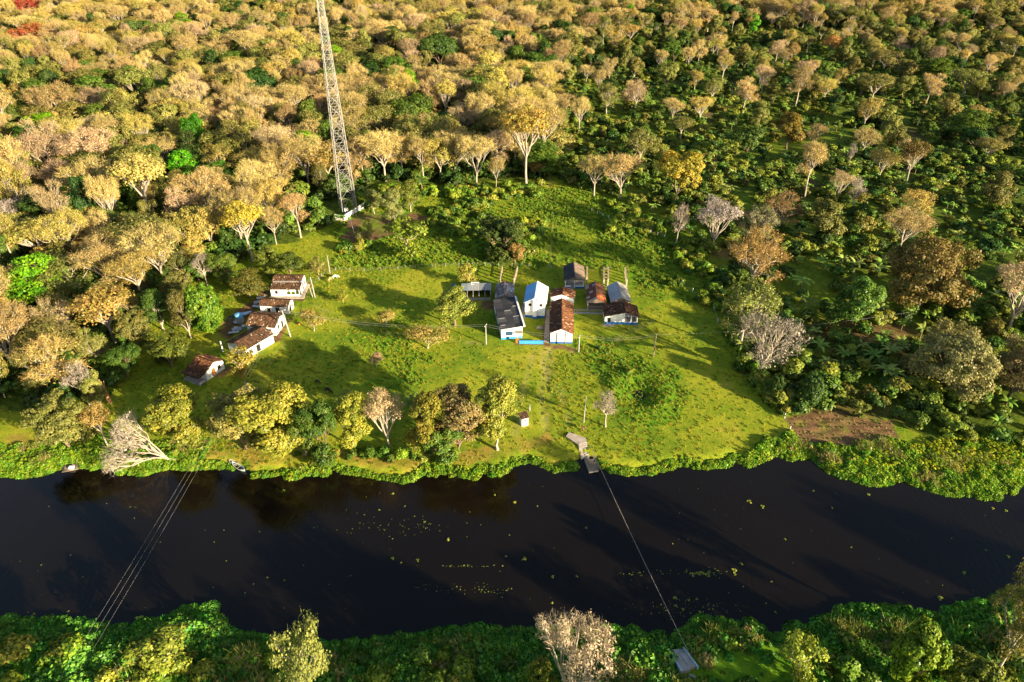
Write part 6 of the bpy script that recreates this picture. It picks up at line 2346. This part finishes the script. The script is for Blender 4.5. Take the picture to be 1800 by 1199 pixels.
pA = pole(854.5, 605.5, 571, 'concrete utility pole on the grass left of the dark-roofed long house', arm=[(0.3, 1.2, 1.2)])
pB = pole(1017, 619, 590.5, 'concrete utility pole just right of the long tiled house', arm=[(0.3, 1.1, 1.2)])
pC = pole(1148.5, 626.5, 588, 'lone wooden utility pole on the lawn right of the compound', mat='wood')
pD = pole(1026, 743, 696, 'thin pole standing on the lawn above the jetty', r=0.09, lean=(0.1, 0))
pE = pole(511, 592, 547, 'leaning concrete utility pole beside the third row house', lean=(-0.9, 0.3), r=0.16, arm=[(0.25, 1.6, 0.5)])
pF = pole(554, 523, 488, 'taller of two pale poles by the uppermost white house', lean=(-0.4, 0.2))
pole(550, 523, 500, 'shorter pole propped next to the taller pale pole', lean=(-0.6, 0.1), r=0.09)
pole(580, 480, 448, 'pole at the pasture fence below the mast clearing', r=0.11)
pole(623, 410, 382, 'slanting white post in the red clearing under the mast wall', lean=(-0.9, 0.2), r=0.10, mat='white_clean')
pole(931, 722, 712, 'short grey stake on the lawn behind the tiny hut', r=0.13, name='post')
pole(392, 618, 600, 'short white post by the scrap heap of the row houses', r=0.16, mat='white_clean', name='post')


def wire(name, a, b, sag, r, label, group=None, cat='wire', n=24, mat='wire'):
    a, b = Vector(a), Vector(b)
    pts = []
    for i in range(n + 1):
        t = i / n
        p = a.lerp(b, t)
        p.z -= sag * 4 * t * (1 - t)
        pts.append(p)
    o = MB().tube(pts, r, 4).build(name, M[mat])
    tag(o, label, cat, group)
    return o


g = 'wires between the village poles'
for k in (-0.4, 0.4):
    o_ = Vector((k * .4, k, -0.1))
    nm = 'upper' if k > 0 else 'lower'
    wire('wire', pF + o_, pE + o_, 0.8, 0.016, 'wires from the leaning pole to the pale poles at the row houses', 'wires at the row houses')
    wire('wire', pE + o_, pA + o_, 2.0, 0.016, 'long wires crossing the left lawn to the pole beside the long house', 'wires over the left lawn')
    wire('wire', pA + o_, pB + o_, 0.8, 0.016, 'wires in front of the courtyard between its two poles', 'wires before the courtyard')
    wire('wire', pB + o_, pC + o_, 1.0, 0.016, 'wires from the tiled house pole to the lone wooden pole', 'wires over the right lawn')
wire('wire', pC, pC + Vector((60, 8, 1)), 1.2, 0.016, 'single wire running from the lone wooden pole into the trees')
# power line across the river to the near bank
x0, y0 = at(511, 592)
for k, (ax, ay, bx_, by_) in enumerate([(345, 826, 120, 1150), (356, 826, 133, 1150), (367, 826, 147, 1150)]):
    # two points of each wire above the water, at 9 m over it
    a = pE + Vector((0.7 * (k - 1) * 0.88, 0.7 * (k - 1) * 0.48, -0.15))
    b = Vector((*at(bx_, by_, 9.0), 9.0))
    d = (b - a)
    wire('power_line', a, b + d * 0.35, 1.6, 0.008, ['leftmost of the three power lines slanting over the river', 'middle one of the three power lines slanting over the river',
                                                               'rightmost of the three power lines slanting over the river'][k], 'power lines over the river', 'power line', 60)

# ------------------------------------------------------------------ jetty, floating dock, ferry cable, ramp
J = [at(*p) for p in ((995, 768), (1000, 761.7), (1029.2, 771.7), (1031.7, 779.5), (1021.7, 781))]
jr = empty('jetty_ramp', (*at(1020, 780), 0))
tag(jr, 'bent concrete walkway with steps leading down the far bank to the water', 'walkway')


def loc(p, z, base=None):
    b = jr.location if base is None else base
    return (p[0] - b.x, p[1] - b.y, z)


MB().slab([loc(p, 0.30) for p in (at(994.5, 769), at(1016, 783), at(1022.5, 781), at(1031.7, 779.5), at(1029.2, 771.7), at(1000, 761.7))], 0.6).build('landing_slab', M['concrete_warm'], jr)
pl = [(1016, 783), (1021.5, 804), (1027.5, 802.5), (1022.5, 781.2)]
a0, a1, a2, a3 = [at(*p) for p in pl]
MB().slab([loc(a0, 0.29), loc(a1, -0.35), loc(a2, -0.35), loc(a3, 0.29)], 0.5).build('ramp_slab', M['concrete_warm'], jr)
b0, b1, b2, b3 = [Vector((*at(*p), 0)) for p in ((1022.7, 781.2), (1027.9, 802.3), (1036, 799.3), (1031.7, 779.7))]
for i in range(7):
    t0, t1 = i / 7, (i + 1) / 7 - 0.012
    zz = 0.22 - i * 0.095
    q = [b0.lerp(b1, t0), b0.lerp(b1, t1), b3.lerp(b2, t1), b3.lerp(b2, t0)]
    MB().slab([loc(p, zz) for p in q], 0.5).build('step', M['concrete_warm'] if i % 2 else M['concrete'], jr)
dk = [Vector((*at(*p, -0.3), 0)) for p in ((1027.5, 808.5), (1035.5, 830), (1052, 827.5), (1043.3, 806.5))]
cen = (dk[0] + dk[1] + dk[2] + dk[3]) / 4
dr = empty('floating_dock', (cen.x, cen.y, WATER_Z))
tag(dr, 'small floating plank dock with a handrail at the end of the walkway', 'dock')
dl = [p - cen for p in dk]
MB().slab([(p.x, p.y, 0.28) for p in dl], 0.5).build('float', M['concrete'], dr)
npl = 9
for i in range(npl):
    t0, t1 = i / npl + 0.006, (i + 1) / npl - 0.006
    q = [dl[0].lerp(dl[1], t0), dl[0].lerp(dl[1], t1), dl[3].lerp(dl[2], t1), dl[3].lerp(dl[2], t0)]
    MB().slab([(p.x * 0.96, p.y * 0.96, 0.335) for p in q], 0.05).build('plank', M['wood'], dr)
MB().beam((dl[1].x, dl[1].y, 0.30), (dl[2].x, dl[2].y, 0.30), 0.16, 0.14).build('edge_beam', M['concrete_warm'], dr)
hr = MB()
for t in (0.02, 0.35, 0.68, 0.98):
    p = dl[3].lerp(dl[2], t)
    hr.beam((p.x, p.y, 0.3), (p.x, p.y, 1.3), 0.06)
for zz in (0.85, 1.3):
    hr.beam((dl[3].x, dl[3].y, zz), (dl[2].x, dl[2].y, zz), 0.06)
hr.build('handrail', M['steel'], dr)
h2 = MB()
for t in (0.02, 0.98):
    p = dl[0].lerp(dl[3], t)
    h2.beam((p.x, p.y, 0.3), (p.x, p.y, 1.2), 0.06)
h2.build('gate_post', M['steel'], dr)
MB().slab([(lambda q: (q.x - cen.x, q.y - cen.y, 0.36))(Vector((*at(*p), 0))) for p in ((1029, 802.5), (1029.5, 809.5), (1037.5, 808), (1035.5, 800.5))], 0.06).build('gangway', M['wood'], dr)
wire('ferry_cable', (*at(1037, 782, 1.0), 1.0), (*at(1213, 1152, 1.2), 1.2), 0.55, 0.032, 'taut ferry cable stretched across the river from the floating dock', cat='cable', n=50, mat='concrete_warm')
r = empty('cable_post', (*at(1025, 757), 0))
tag(r, 'short dark mooring post with a rusty winch above the jetty walkway', 'mooring post')
MB().tube([(0, 0, -.3), (0, 0, 0.9)], 0.12, 8).build('post', M['wood'], r)
MB().tube([(-.35, .15, .75), (.35, .15, .75)], 0.28, 10).build('drum', M['sheet_rust'], r).color = (0.10, 0.05, 0.03, 1)
# near ramp
nr0 = Vector((*at(1205, 1165), 0))
nr = empty('concrete_ramp', nr0)
tag(nr, 'grey concrete ramp with steps and light blue kerbs on the near bank', 'ramp')
q0, q1, q2, q3 = [Vector((*at(*p), 0)) for p in ((1175, 1143.3), (1197.5, 1185), (1225, 1179), (1200, 1140))]


def quadpt(u, t, z):
    p = q0.lerp(q1, t).lerp(q3.lerp(q2, t), u) - nr0
    return (p.x, p.y, z)


def zr(t):
    return 0.02 + 0.62 * t


MB().slab([quadpt(0, 0, zr(0)), quadpt(0, 1, zr(1)), quadpt(.55, 1, zr(1)), quadpt(.55, 0, zr(0))], 0.6).build('ramp_slab', M['concrete'], nr)
MB().slab([quadpt(.553, 0, zr(0)), quadpt(.553, .22, zr(0)), quadpt(1, .22, zr(0)), quadpt(1, 0, zr(0))], 0.6).build('landing', M['concrete'], nr)
for i in range(7):
    t0, t1 = .223 + .1 * i, .223 + .1 * (i + 1) - 0.004
    MB().slab([quadpt(.553, t0, zr(t1) + .04), quadpt(.553, t1, zr(t1) + .04), quadpt(1, t1, zr(t1) + .04), quadpt(1, t0, zr(t1) + .04)], 0.6).build('step', M['concrete'], nr)
for u0, u1 in ((-.06, -.003), (1.003, 1.06)):
    for t0, t1 in ((0, .47), (.49, .99)):
        MB().slab([quadpt(u0, t0, zr(t0) + .3), quadpt(u0, t1, zr(t1) + .3), quadpt(u1, t1, zr(t1) + .3), quadpt(u1, t0, zr(t0) + .3)], 0.8).build('kerb', M['kerb'], nr)
for i in range(26):
    pass
rb = []
for i in range(60):
    px, py = R_.gauss(1213, 6), R_.uniform(1186, 1215)
    x, y = at(px, py)
    rb.append((x, y, gzf(x, y) + .02))
bm = bmesh.new()
for x, y, z in rb:
    k = R_.uniform(.1, .3)
    ret = bmesh.ops.create_icosphere(bm, subdivisions=1, radius=k)
    for vv in ret['verts']:
        vv.co = Vector((vv.co.x * R_.uniform(.8, 1.3) + x, vv.co.y * R_.uniform(.8, 1.2) + y, vv.co.z * .4 + z))
me = bpy.data.meshes.new('gravel')
bm.to_mesh(me)
bm.free()
me.materials.append(M['concrete'])
link('gravel', me)['kind'] = 'stuff'


# ------------------------------------------------------------------ boats
def canoe(px0, py0, px1, py1, label, colr, w=0.95):
    a, b = Vector((*at(px0, py0, WATER_Z), WATER_Z)), Vector((*at(px1, py1, WATER_Z), WATER_Z))
    c, L = (a + b) / 2, (b - a).length
    r = empty('canoe', c, math.atan2((b - a).y, (b - a).x))
    tag(r, label, 'boat')
    V, F, n = [], [], 12
    for i in range(n + 1):
        t = i / n * 2 - 1
        hw = w / 2 * (1 - abs(t) ** 2.4) + 0.02
        sh = 0.30 + 0.22 * t * t
        for s in (-1, -.62, 0, .62, 1):
            V.append((t * L / 2 * (1 - 0.03 * (1 - abs(s))), hw * s, sh if abs(s) == 1 else (-.02 if s else -.12) + .25 * t ** 4))
    for i in range(n):
        for j in range(4):
            k = i * 5 + j
            F.append((k, k + 5, k + 6, k + 1))
    me = bpy.data.meshes.new('hull')
    me.from_pydata(V, [], F)
    me.materials.append(M['paint'])
    h = link('hull', me, r, None, colr)
    so = h.modifiers.new('thick', 'SOLIDIFY')
    so.thickness = 0.04
    for t in (-.45, 0.0, .45):
        hw = w / 2 * (1 - abs(t) ** 2.4) * 0.93
        MB().box(t * L / 2 - .1, t * L / 2 + .1, -hw, hw, .2, .235).build('thwart', M['wood'], r)
    gw = MB()
    for s in (-1, 1):
        pts = [(t * L / 2, s * (w / 2 * (1 - abs(t) ** 2.4) + .03), .32 + .22 * t * t) for t in [i / 8 * 2 - 1 for i in range(9)]]
        gw.tube(pts, .03, 4)
    gw.build('gunwale', M['white_clean'], r)
    return r


canoe(409, 815.5, 431, 829.5, 'pale green and white canoe moored at the far bank', (0.45, 0.62, 0.55))
canoe(404, 812, 419, 818, 'brown wooden canoe pulled up behind the pale green canoe', (0.16, 0.10, 0.06), 0.8)
r = empty('raft', (*at(125, 823, WATER_Z), WATER_Z), 0.35)
tag(r, 'small wooden raft with a pale load at the left bank', 'raft')
for i in range(7):
    MB().tube([(-1.35, -.75 + i * .25, .1), (1.35, -.75 + i * .25, .1)], .12, 7).build('log', M['wood'], r)
for x in (-1, 1):
    MB().box(x - .08, x + .08, -.9, .9, .225, .3).build('crosspiece', M['wood'], r)
o = MB().box(-.45, .45, -.3, .3, 0, .35).build('bundle', M['white'], None, (*at(126, 822.5, WATER_Z + .3), WATER_Z + .24))
tag(o, 'whitish bundle lying on the small raft', 'bundle')


# ------------------------------------------------------------------ fences
def fence(pts, name, label, step, h=1.25, mat='white', wires=3, r=0.085):
    P = [Vector((*at(*p), 0)) for p in pts]
    o = empty('fence', P[0])
    tag(o, label, 'fence')
    tops = []
    for a, b in zip(P, P[1:]):
        n = max(1, int((b - a).length / step))
        for i in range(n):
            p = a.lerp(b, i / n)
            hh = h * R_.uniform(.85, 1.15)
            z = gzf(p.x, p.y)
            lx, ly = R_.uniform(-.08, .08), R_.uniform(-.08, .08)
            q = p - P[0]
            MB().tube([(q.x, q.y, z - .3), (q.x + lx, q.y + ly, z + hh)], [r * 1.1, r], 6).build('post', M[mat], o)
            tops.append(Vector((q.x, q.y, z)))
    for k in range(wires):
        m = MB()
        m.tube([t + Vector((0, 0, .35 + .3 * k)) for t in tops], .008, 3, False)
        m.build('fence_wire', M['wire'], o)


fence([(1335, 690), (1349, 700), (1358, 707), (1369, 716), (1379, 735), (1388, 758), (1392, 775)], 'fence', 'white-posted fence between the lawn and the brown plot', 3.2)
fence([(540, 505), (561, 492), (566, 486), (590, 476), (640, 477), (700, 474), (760, 470), (830, 466), (900, 468), (960, 470)], 'fence', 'long post fence along the back of the left lawn', 3.6, 1.05, 'concrete', r=0.06)
fence([(1040, 372), (1080, 390), (1120, 405), (1180, 420)], 'fence', 'pale post fence at the back of the right pasture', 2.2, 1.1)
fence([(453, 520), (462, 528), (470, 517), (474, 512)], 'fence', 'short stake fence behind the uppermost white house', 1.2, 1.0, 'wood', 1)
fence([(1200, 500), (1255, 545), (1268, 590)], 'fence', 'post fence on the lawn side of the shaded thicket', 4.5)


# ------------------------------------------------------------------ cattle, as one skinned body each
def animal(px, py, ang, label, cat, colr, s=1.0, graze=True):
    x, y = at(px, py)
    J_ = [(-.75, 0, 1.12), (0, 0, 1.08), (.62, 0, 1.15), (1.0, 0, .95 if graze else 1.45), (1.22, 0, .45 if graze else 1.6), (1.42, 0, .18 if graze else 1.48)]
    R3 = [.33, .40, .33, .20, .16, .10]
    E = [(0, 1), (1, 2), (2, 3), (3, 4), (4, 5)]
    for sy in (-.17, .17):
        k = len(J_)
        J_ += [(.55, sy, .8), (.56, sy, .42), (.55, sy, .02)]
        R3 += [.13, .075, .065]
        E += [(2, k), (k, k + 1), (k + 1, k + 2)]
        k = len(J_)
        J_ += [(-.68, sy, .8), (-.82, sy, .46), (-.74, sy, .02)]
        R3 += [.15, .075, .065]
        E += [(0, k), (k, k + 1), (k + 1, k + 2)]
        k = len(J_)
        hd = J_[4]
        J_ += [(hd[0] - .08, sy * 1.1, hd[2] + .18)]
        R3 += [.04]
        E += [(4, k)]
    k = len(J_)
    J_ += [(-1.0, 0, 1.0), (-1.05, 0, .5)]
    R3 += [.04, .05]
    E += [(0, k), (k, k + 1)]
    me = bpy.data.meshes.new('body')
    me.from_pydata(J_, E, [])
    s *= 0.78
    o = link(cat, me, None, (x, y, gzf(x, y)), colr)
    o.rotation_euler = (0, 0, ang)
    o.scale = (s, s, s)
    sk = o.modifiers.new('skin', 'SKIN')
    sv = me.skin_vertices[0].data
    for i, rr in enumerate(R3):
        sv[i].radius = (rr, rr)
    sv[1].use_root = True
    sb = o.modifiers.new('smooth', 'SUBSURF')
    sb.levels = sb.render_levels = 1
    me.materials.append(M['hide'])
    tag(o, label, cat)


animal(577, 689, -0.5, 'dark brown horse grazing in the shade on the left lawn', 'horse', (0.035, 0.02, 0.015), 1.1)
animal(559, 673, 2.7, 'dark cow lying low in the shade near the dark horse', 'cow', (0.06, 0.035, 0.025), 0.8)
animal(580, 494, 1.3, 'tan cow near the fence behind the left lawn', 'cow', (0.45, 0.27, 0.12), 1.0)
animal(589.5, 489, 0.4, 'white cow beside the tan cow', 'cow', (0.75, 0.70, 0.64), 1.0)

# ------------------------------------------------------------------ yard clutter of the row houses
x, y = at(422, 566)
r = empty('water_tank', (x, y, 0))
tag(r, 'light blue round water tank behind the third row house', 'water tank')
MB().box(-.8, .8, -.8, .8, -.2, 1.2).build('stand', M['concrete'], r)
MB().tube([(0, 0, 1.2), (0, 0, 1.3), (0, 0, 2.1), (0, 0, 2.2)], [.7, .85, .95, .92], 16).build('barrel', M['tank'], r)
MB().tube([(0, 0, 2.203), (0, 0, 2.3), (0, 0, 2.42)], [.99, .8, .2], 16).build('lid', M['tank'], r)
junk = [(447, 536, 'grey corrugated sheet leaning beside the second row house', 1.9, 1.1, .5, (.50, .48, .46)), (452, 528, 'pale corrugated sheet on the scrap pile by the second row house', 2.2, 1.0, .35, (.62, .58, .54)),
        (443, 542, 'flat whitish slab below the corrugated sheets', 2.6, .9, -.3, (.62, .62, .62)), (428, 558, 'bluish sheet propped by the blue tank', 2.3, 1.1, .6, (.42, .52, .66)),
        (412, 578, 'long white board on the scrap heap', 2.6, .5, .4, (.7, .7, .7)), (408, 584, 'grey metal sheet low in the scrap heap', 2.2, 1.0, .3, (.40, .41, .44)),
        (415, 572, 'blue-grey panel standing in the scrap heap', 1.6, 1.0, 1.0, (.35, .42, .50)), (402, 590, 'narrow pale sheet at the low end of the scrap heap', 2.4, .6, .2, (.55, .55, .56)),
        (425, 576, 'white crate-like panel beside the third row house wall', 1.0, .9, .1, (.72, .72, .72)), (418, 585, 'dull grey sheet against the lowest long house', 1.8, .9, .8, (.28, .29, .31))]
for i, (px, py, lab, L, Wd, an, cc) in enumerate(junk):
    x, y = at(px, py)
    o = empty('scrap_sheet', (x, y, .25 + .12 * (i % 4)), an)
    tag(o, lab, 'scrap')
    s = link('sheet', sheet_mesh(L, Wd, 5, 'sheet'), o, None, cc)
    s.rotation_euler = (R_.uniform(.05, .35), R_.uniform(-.2, .2), 0)
    m = MB().box(0.1, L - .1, .1, Wd - .1, -.25, -.04).build('support', M['wood'], o)
for px, py, lab, cc in ((404.5, 559.5, 'small turquoise basin on the dark yard ground', (.2, .6, .55)), (412, 557, 'yellowish basin on the yard next to the turquoise one', (.5, .45, .15))):
    x, y = at(px, py)
    o = MB().tube([(0, 0, 0), (0, 0, .3), (0, 0, .3), (0, 0, .06)], [.3, .42, .38, .26], 12).build('basin', M['paint'], None, (x, y, gzf(x, y)), cc)
    tag(o, lab, 'basin')
x, y = at(526, 571)
o = empty('bucket', (x, y, gzf(x, y)))
tag(o, 'orange bucket on the lawn beside the sparse round tree', 'bucket')
MB().tube([(0, 0, 0), (0, 0, .5), (0, 0, .5), (0, 0, .08)], [.26, .34, .31, .22], 12).build('pail', M['wood_orange'], o)
MB().tube([(-.33, 0, .5), (-.2, 0, .72), (.2, 0, .72), (.33, 0, .5)], .02, 5).build('handle', M['steel'], o)
x, y = at(431, 688)
o = empty('stone_trough', (x, y, gzf(x, y)), 0.3)
tag(o, 'small white trough with a stump beside it on the shaded lawn', 'trough')
MB().box(-.6, .6, -.4, .4, -.2, .45).build('basin', M['white'], o)
MB().box(-.48, .48, -.28, .28, .452, .47).build('water_surface', M['glass'], o)
MB().tube([(.2, 1.2, -.2), (.2, 1.2, .8), (.35, 1.3, 1.4)], [.3, .25, .12], 8).build('pump_post', M['concrete'], o)

# ------------------------------------------------------------------ dead wood
def log(a, b, r0, r1, label, z0=.3, z1=.5, mat='bark', cat='log'):
    A, B = Vector((*at(*a), z0)), Vector((*at(*b), z1))
    o = empty('log', A)
    tag(o, label, cat)
    d = B - A
    pts = [Vector((0, 0, 0)), d * .35 + Vector((.1, .12, .1)), d * .7 + Vector((-.05, .1, .05)), d]
    MB().tube(pts, [r0, r0 * .85, r0 * .6 + r1 * .4, r1], 8).build('trunk', M[mat], o, smooth=False)
    m = MB()
    for t in (.45, .62, .8):
        p = d * t
        m.tube([p, p + Vector((R_.uniform(-.6, .6), R_.uniform(.4, 1.0), .5))], [.07, .02], 5)
    m.build('broken_limb', M[mat], o)


log((1467, 707), (1503, 692), .22, .10, 'fallen white trunk lying above the brown plot', .5, .9)
log((1575, 733), (1590, 729), .12, .06, 'short broken stick lying at the right end of the brown plot', .6, .9)
for px, py, top, lab, m_, rr in ((193, 708, 668, 'tall splintered orange-brown stump in the left thicket', 'stump', .42), (1522, 540, 500, 'snapped trunk with yellowish vines in the shaded plantation', 'wood', .3),
                                 (1462, 392, 360, 'thin snapped snag in the lower plantation', 'bark', .14)):
    x, y = at(px, py)
    h = height_for(px, py, top)
    o = empty('tree_stump', (x, y, gzf(x, y)))
    tag(o, lab, 'stump')
    MB().tube([(0, 0, -.4), (.05, 0, h * .3), (-.15, .1, h * .65), (-.45, .1, h)], [rr * 1.3, rr, rr * .8, rr * .25], 9).build('trunk', M['bark_dark'] if m_ == 'wood' else M[m_], o)
    MB().tube([(-.1, .1, h * .55), (.25, .15, h * .8), (.35, .2, h * .92)], [rr * .5, rr * .3, rr * .1], 6).build('splinter', M[m_], o)


# ------------------------------------------------------------------ palms behind the bank row
def frond(seed, L=2.6, n=16):
    V, Q = [], []
    rng = np.random.default_rng(seed)
    dr = rng.uniform(.7, 1.2)
    sp = [(L * t * (1 - .12 * t), .9 * L * t * (.75 - dr * .75 * t)) for t in np.linspace(0, 1, n + 1)]
    for i in range(1, n + 1):
        x, z = sp[i]
        l = .75 * math.sin(math.pi * (.15 + .8 * i / n))
        for s in (-1, 1):
            k = len(V)
            V += [(x, 0, z), (x + .08, 0, z + .01), (x + .35 + .08, s * l, z - .28), (x + .35, s * l, z - .30)]
            Q.append((k, k + 1, k + 2, k + 3))
    for i in range(n):
        k = len(V)
        (x0, z0), (x1, z1) = sp[i], sp[i + 1]
        V += [(x0, -.03, z0), (x0, .03, z0), (x1, .03, z1), (x1, -.03, z1)]
        Q.append((k, k + 1, k + 2, k + 3))
    return np_mesh('frond', V, quads=Q, mats=[M['leaf']], tone=rng.uniform(.3, .8, len(Q)))


FR = [frond(i) for i in (1, 2, 3)]
for px, py, top, lab in ((612, 728, 700, 'small palm sticking up behind the bank row next to the slim yellow-green tree'), (727, 730, 704, 'small palm behind the bank row between the pinkish and the yellow-green tree'),
                         (742, 342, 316, 'palm at the edge of the woods right of the mast'), (1415, 560, 530, 'palm in the shaded thicket right of the lawn')):
    x, y = at(px, py)
    h = height_for(px, py, top) - .6
    o = empty('palm_tree', (x, y, gzf(x, y)))
    tag(o, lab, 'palm')
    MB().tube([(0, 0, -.3), (.1, 0, h * .5), (0, .1, h)], [.2, .15, .12], 7).build('trunk', M['bark_dark'], o)
    for i in range(11):
        f = link('frond', FR[i % 3], o, (0, .1, h), (0.14, 0.20, 0.03))
        f.rotation_euler = (0, R_.uniform(-.5, .25), i * 2 * math.pi / 11 + R_.uniform(-.2, .2))

# anthill-like tufts and stones scattered on the lawn
st = []
for i in range(26):
    px, py = R_.uniform(480, 760), R_.uniform(560, 690)
    st.append(at(px, py))
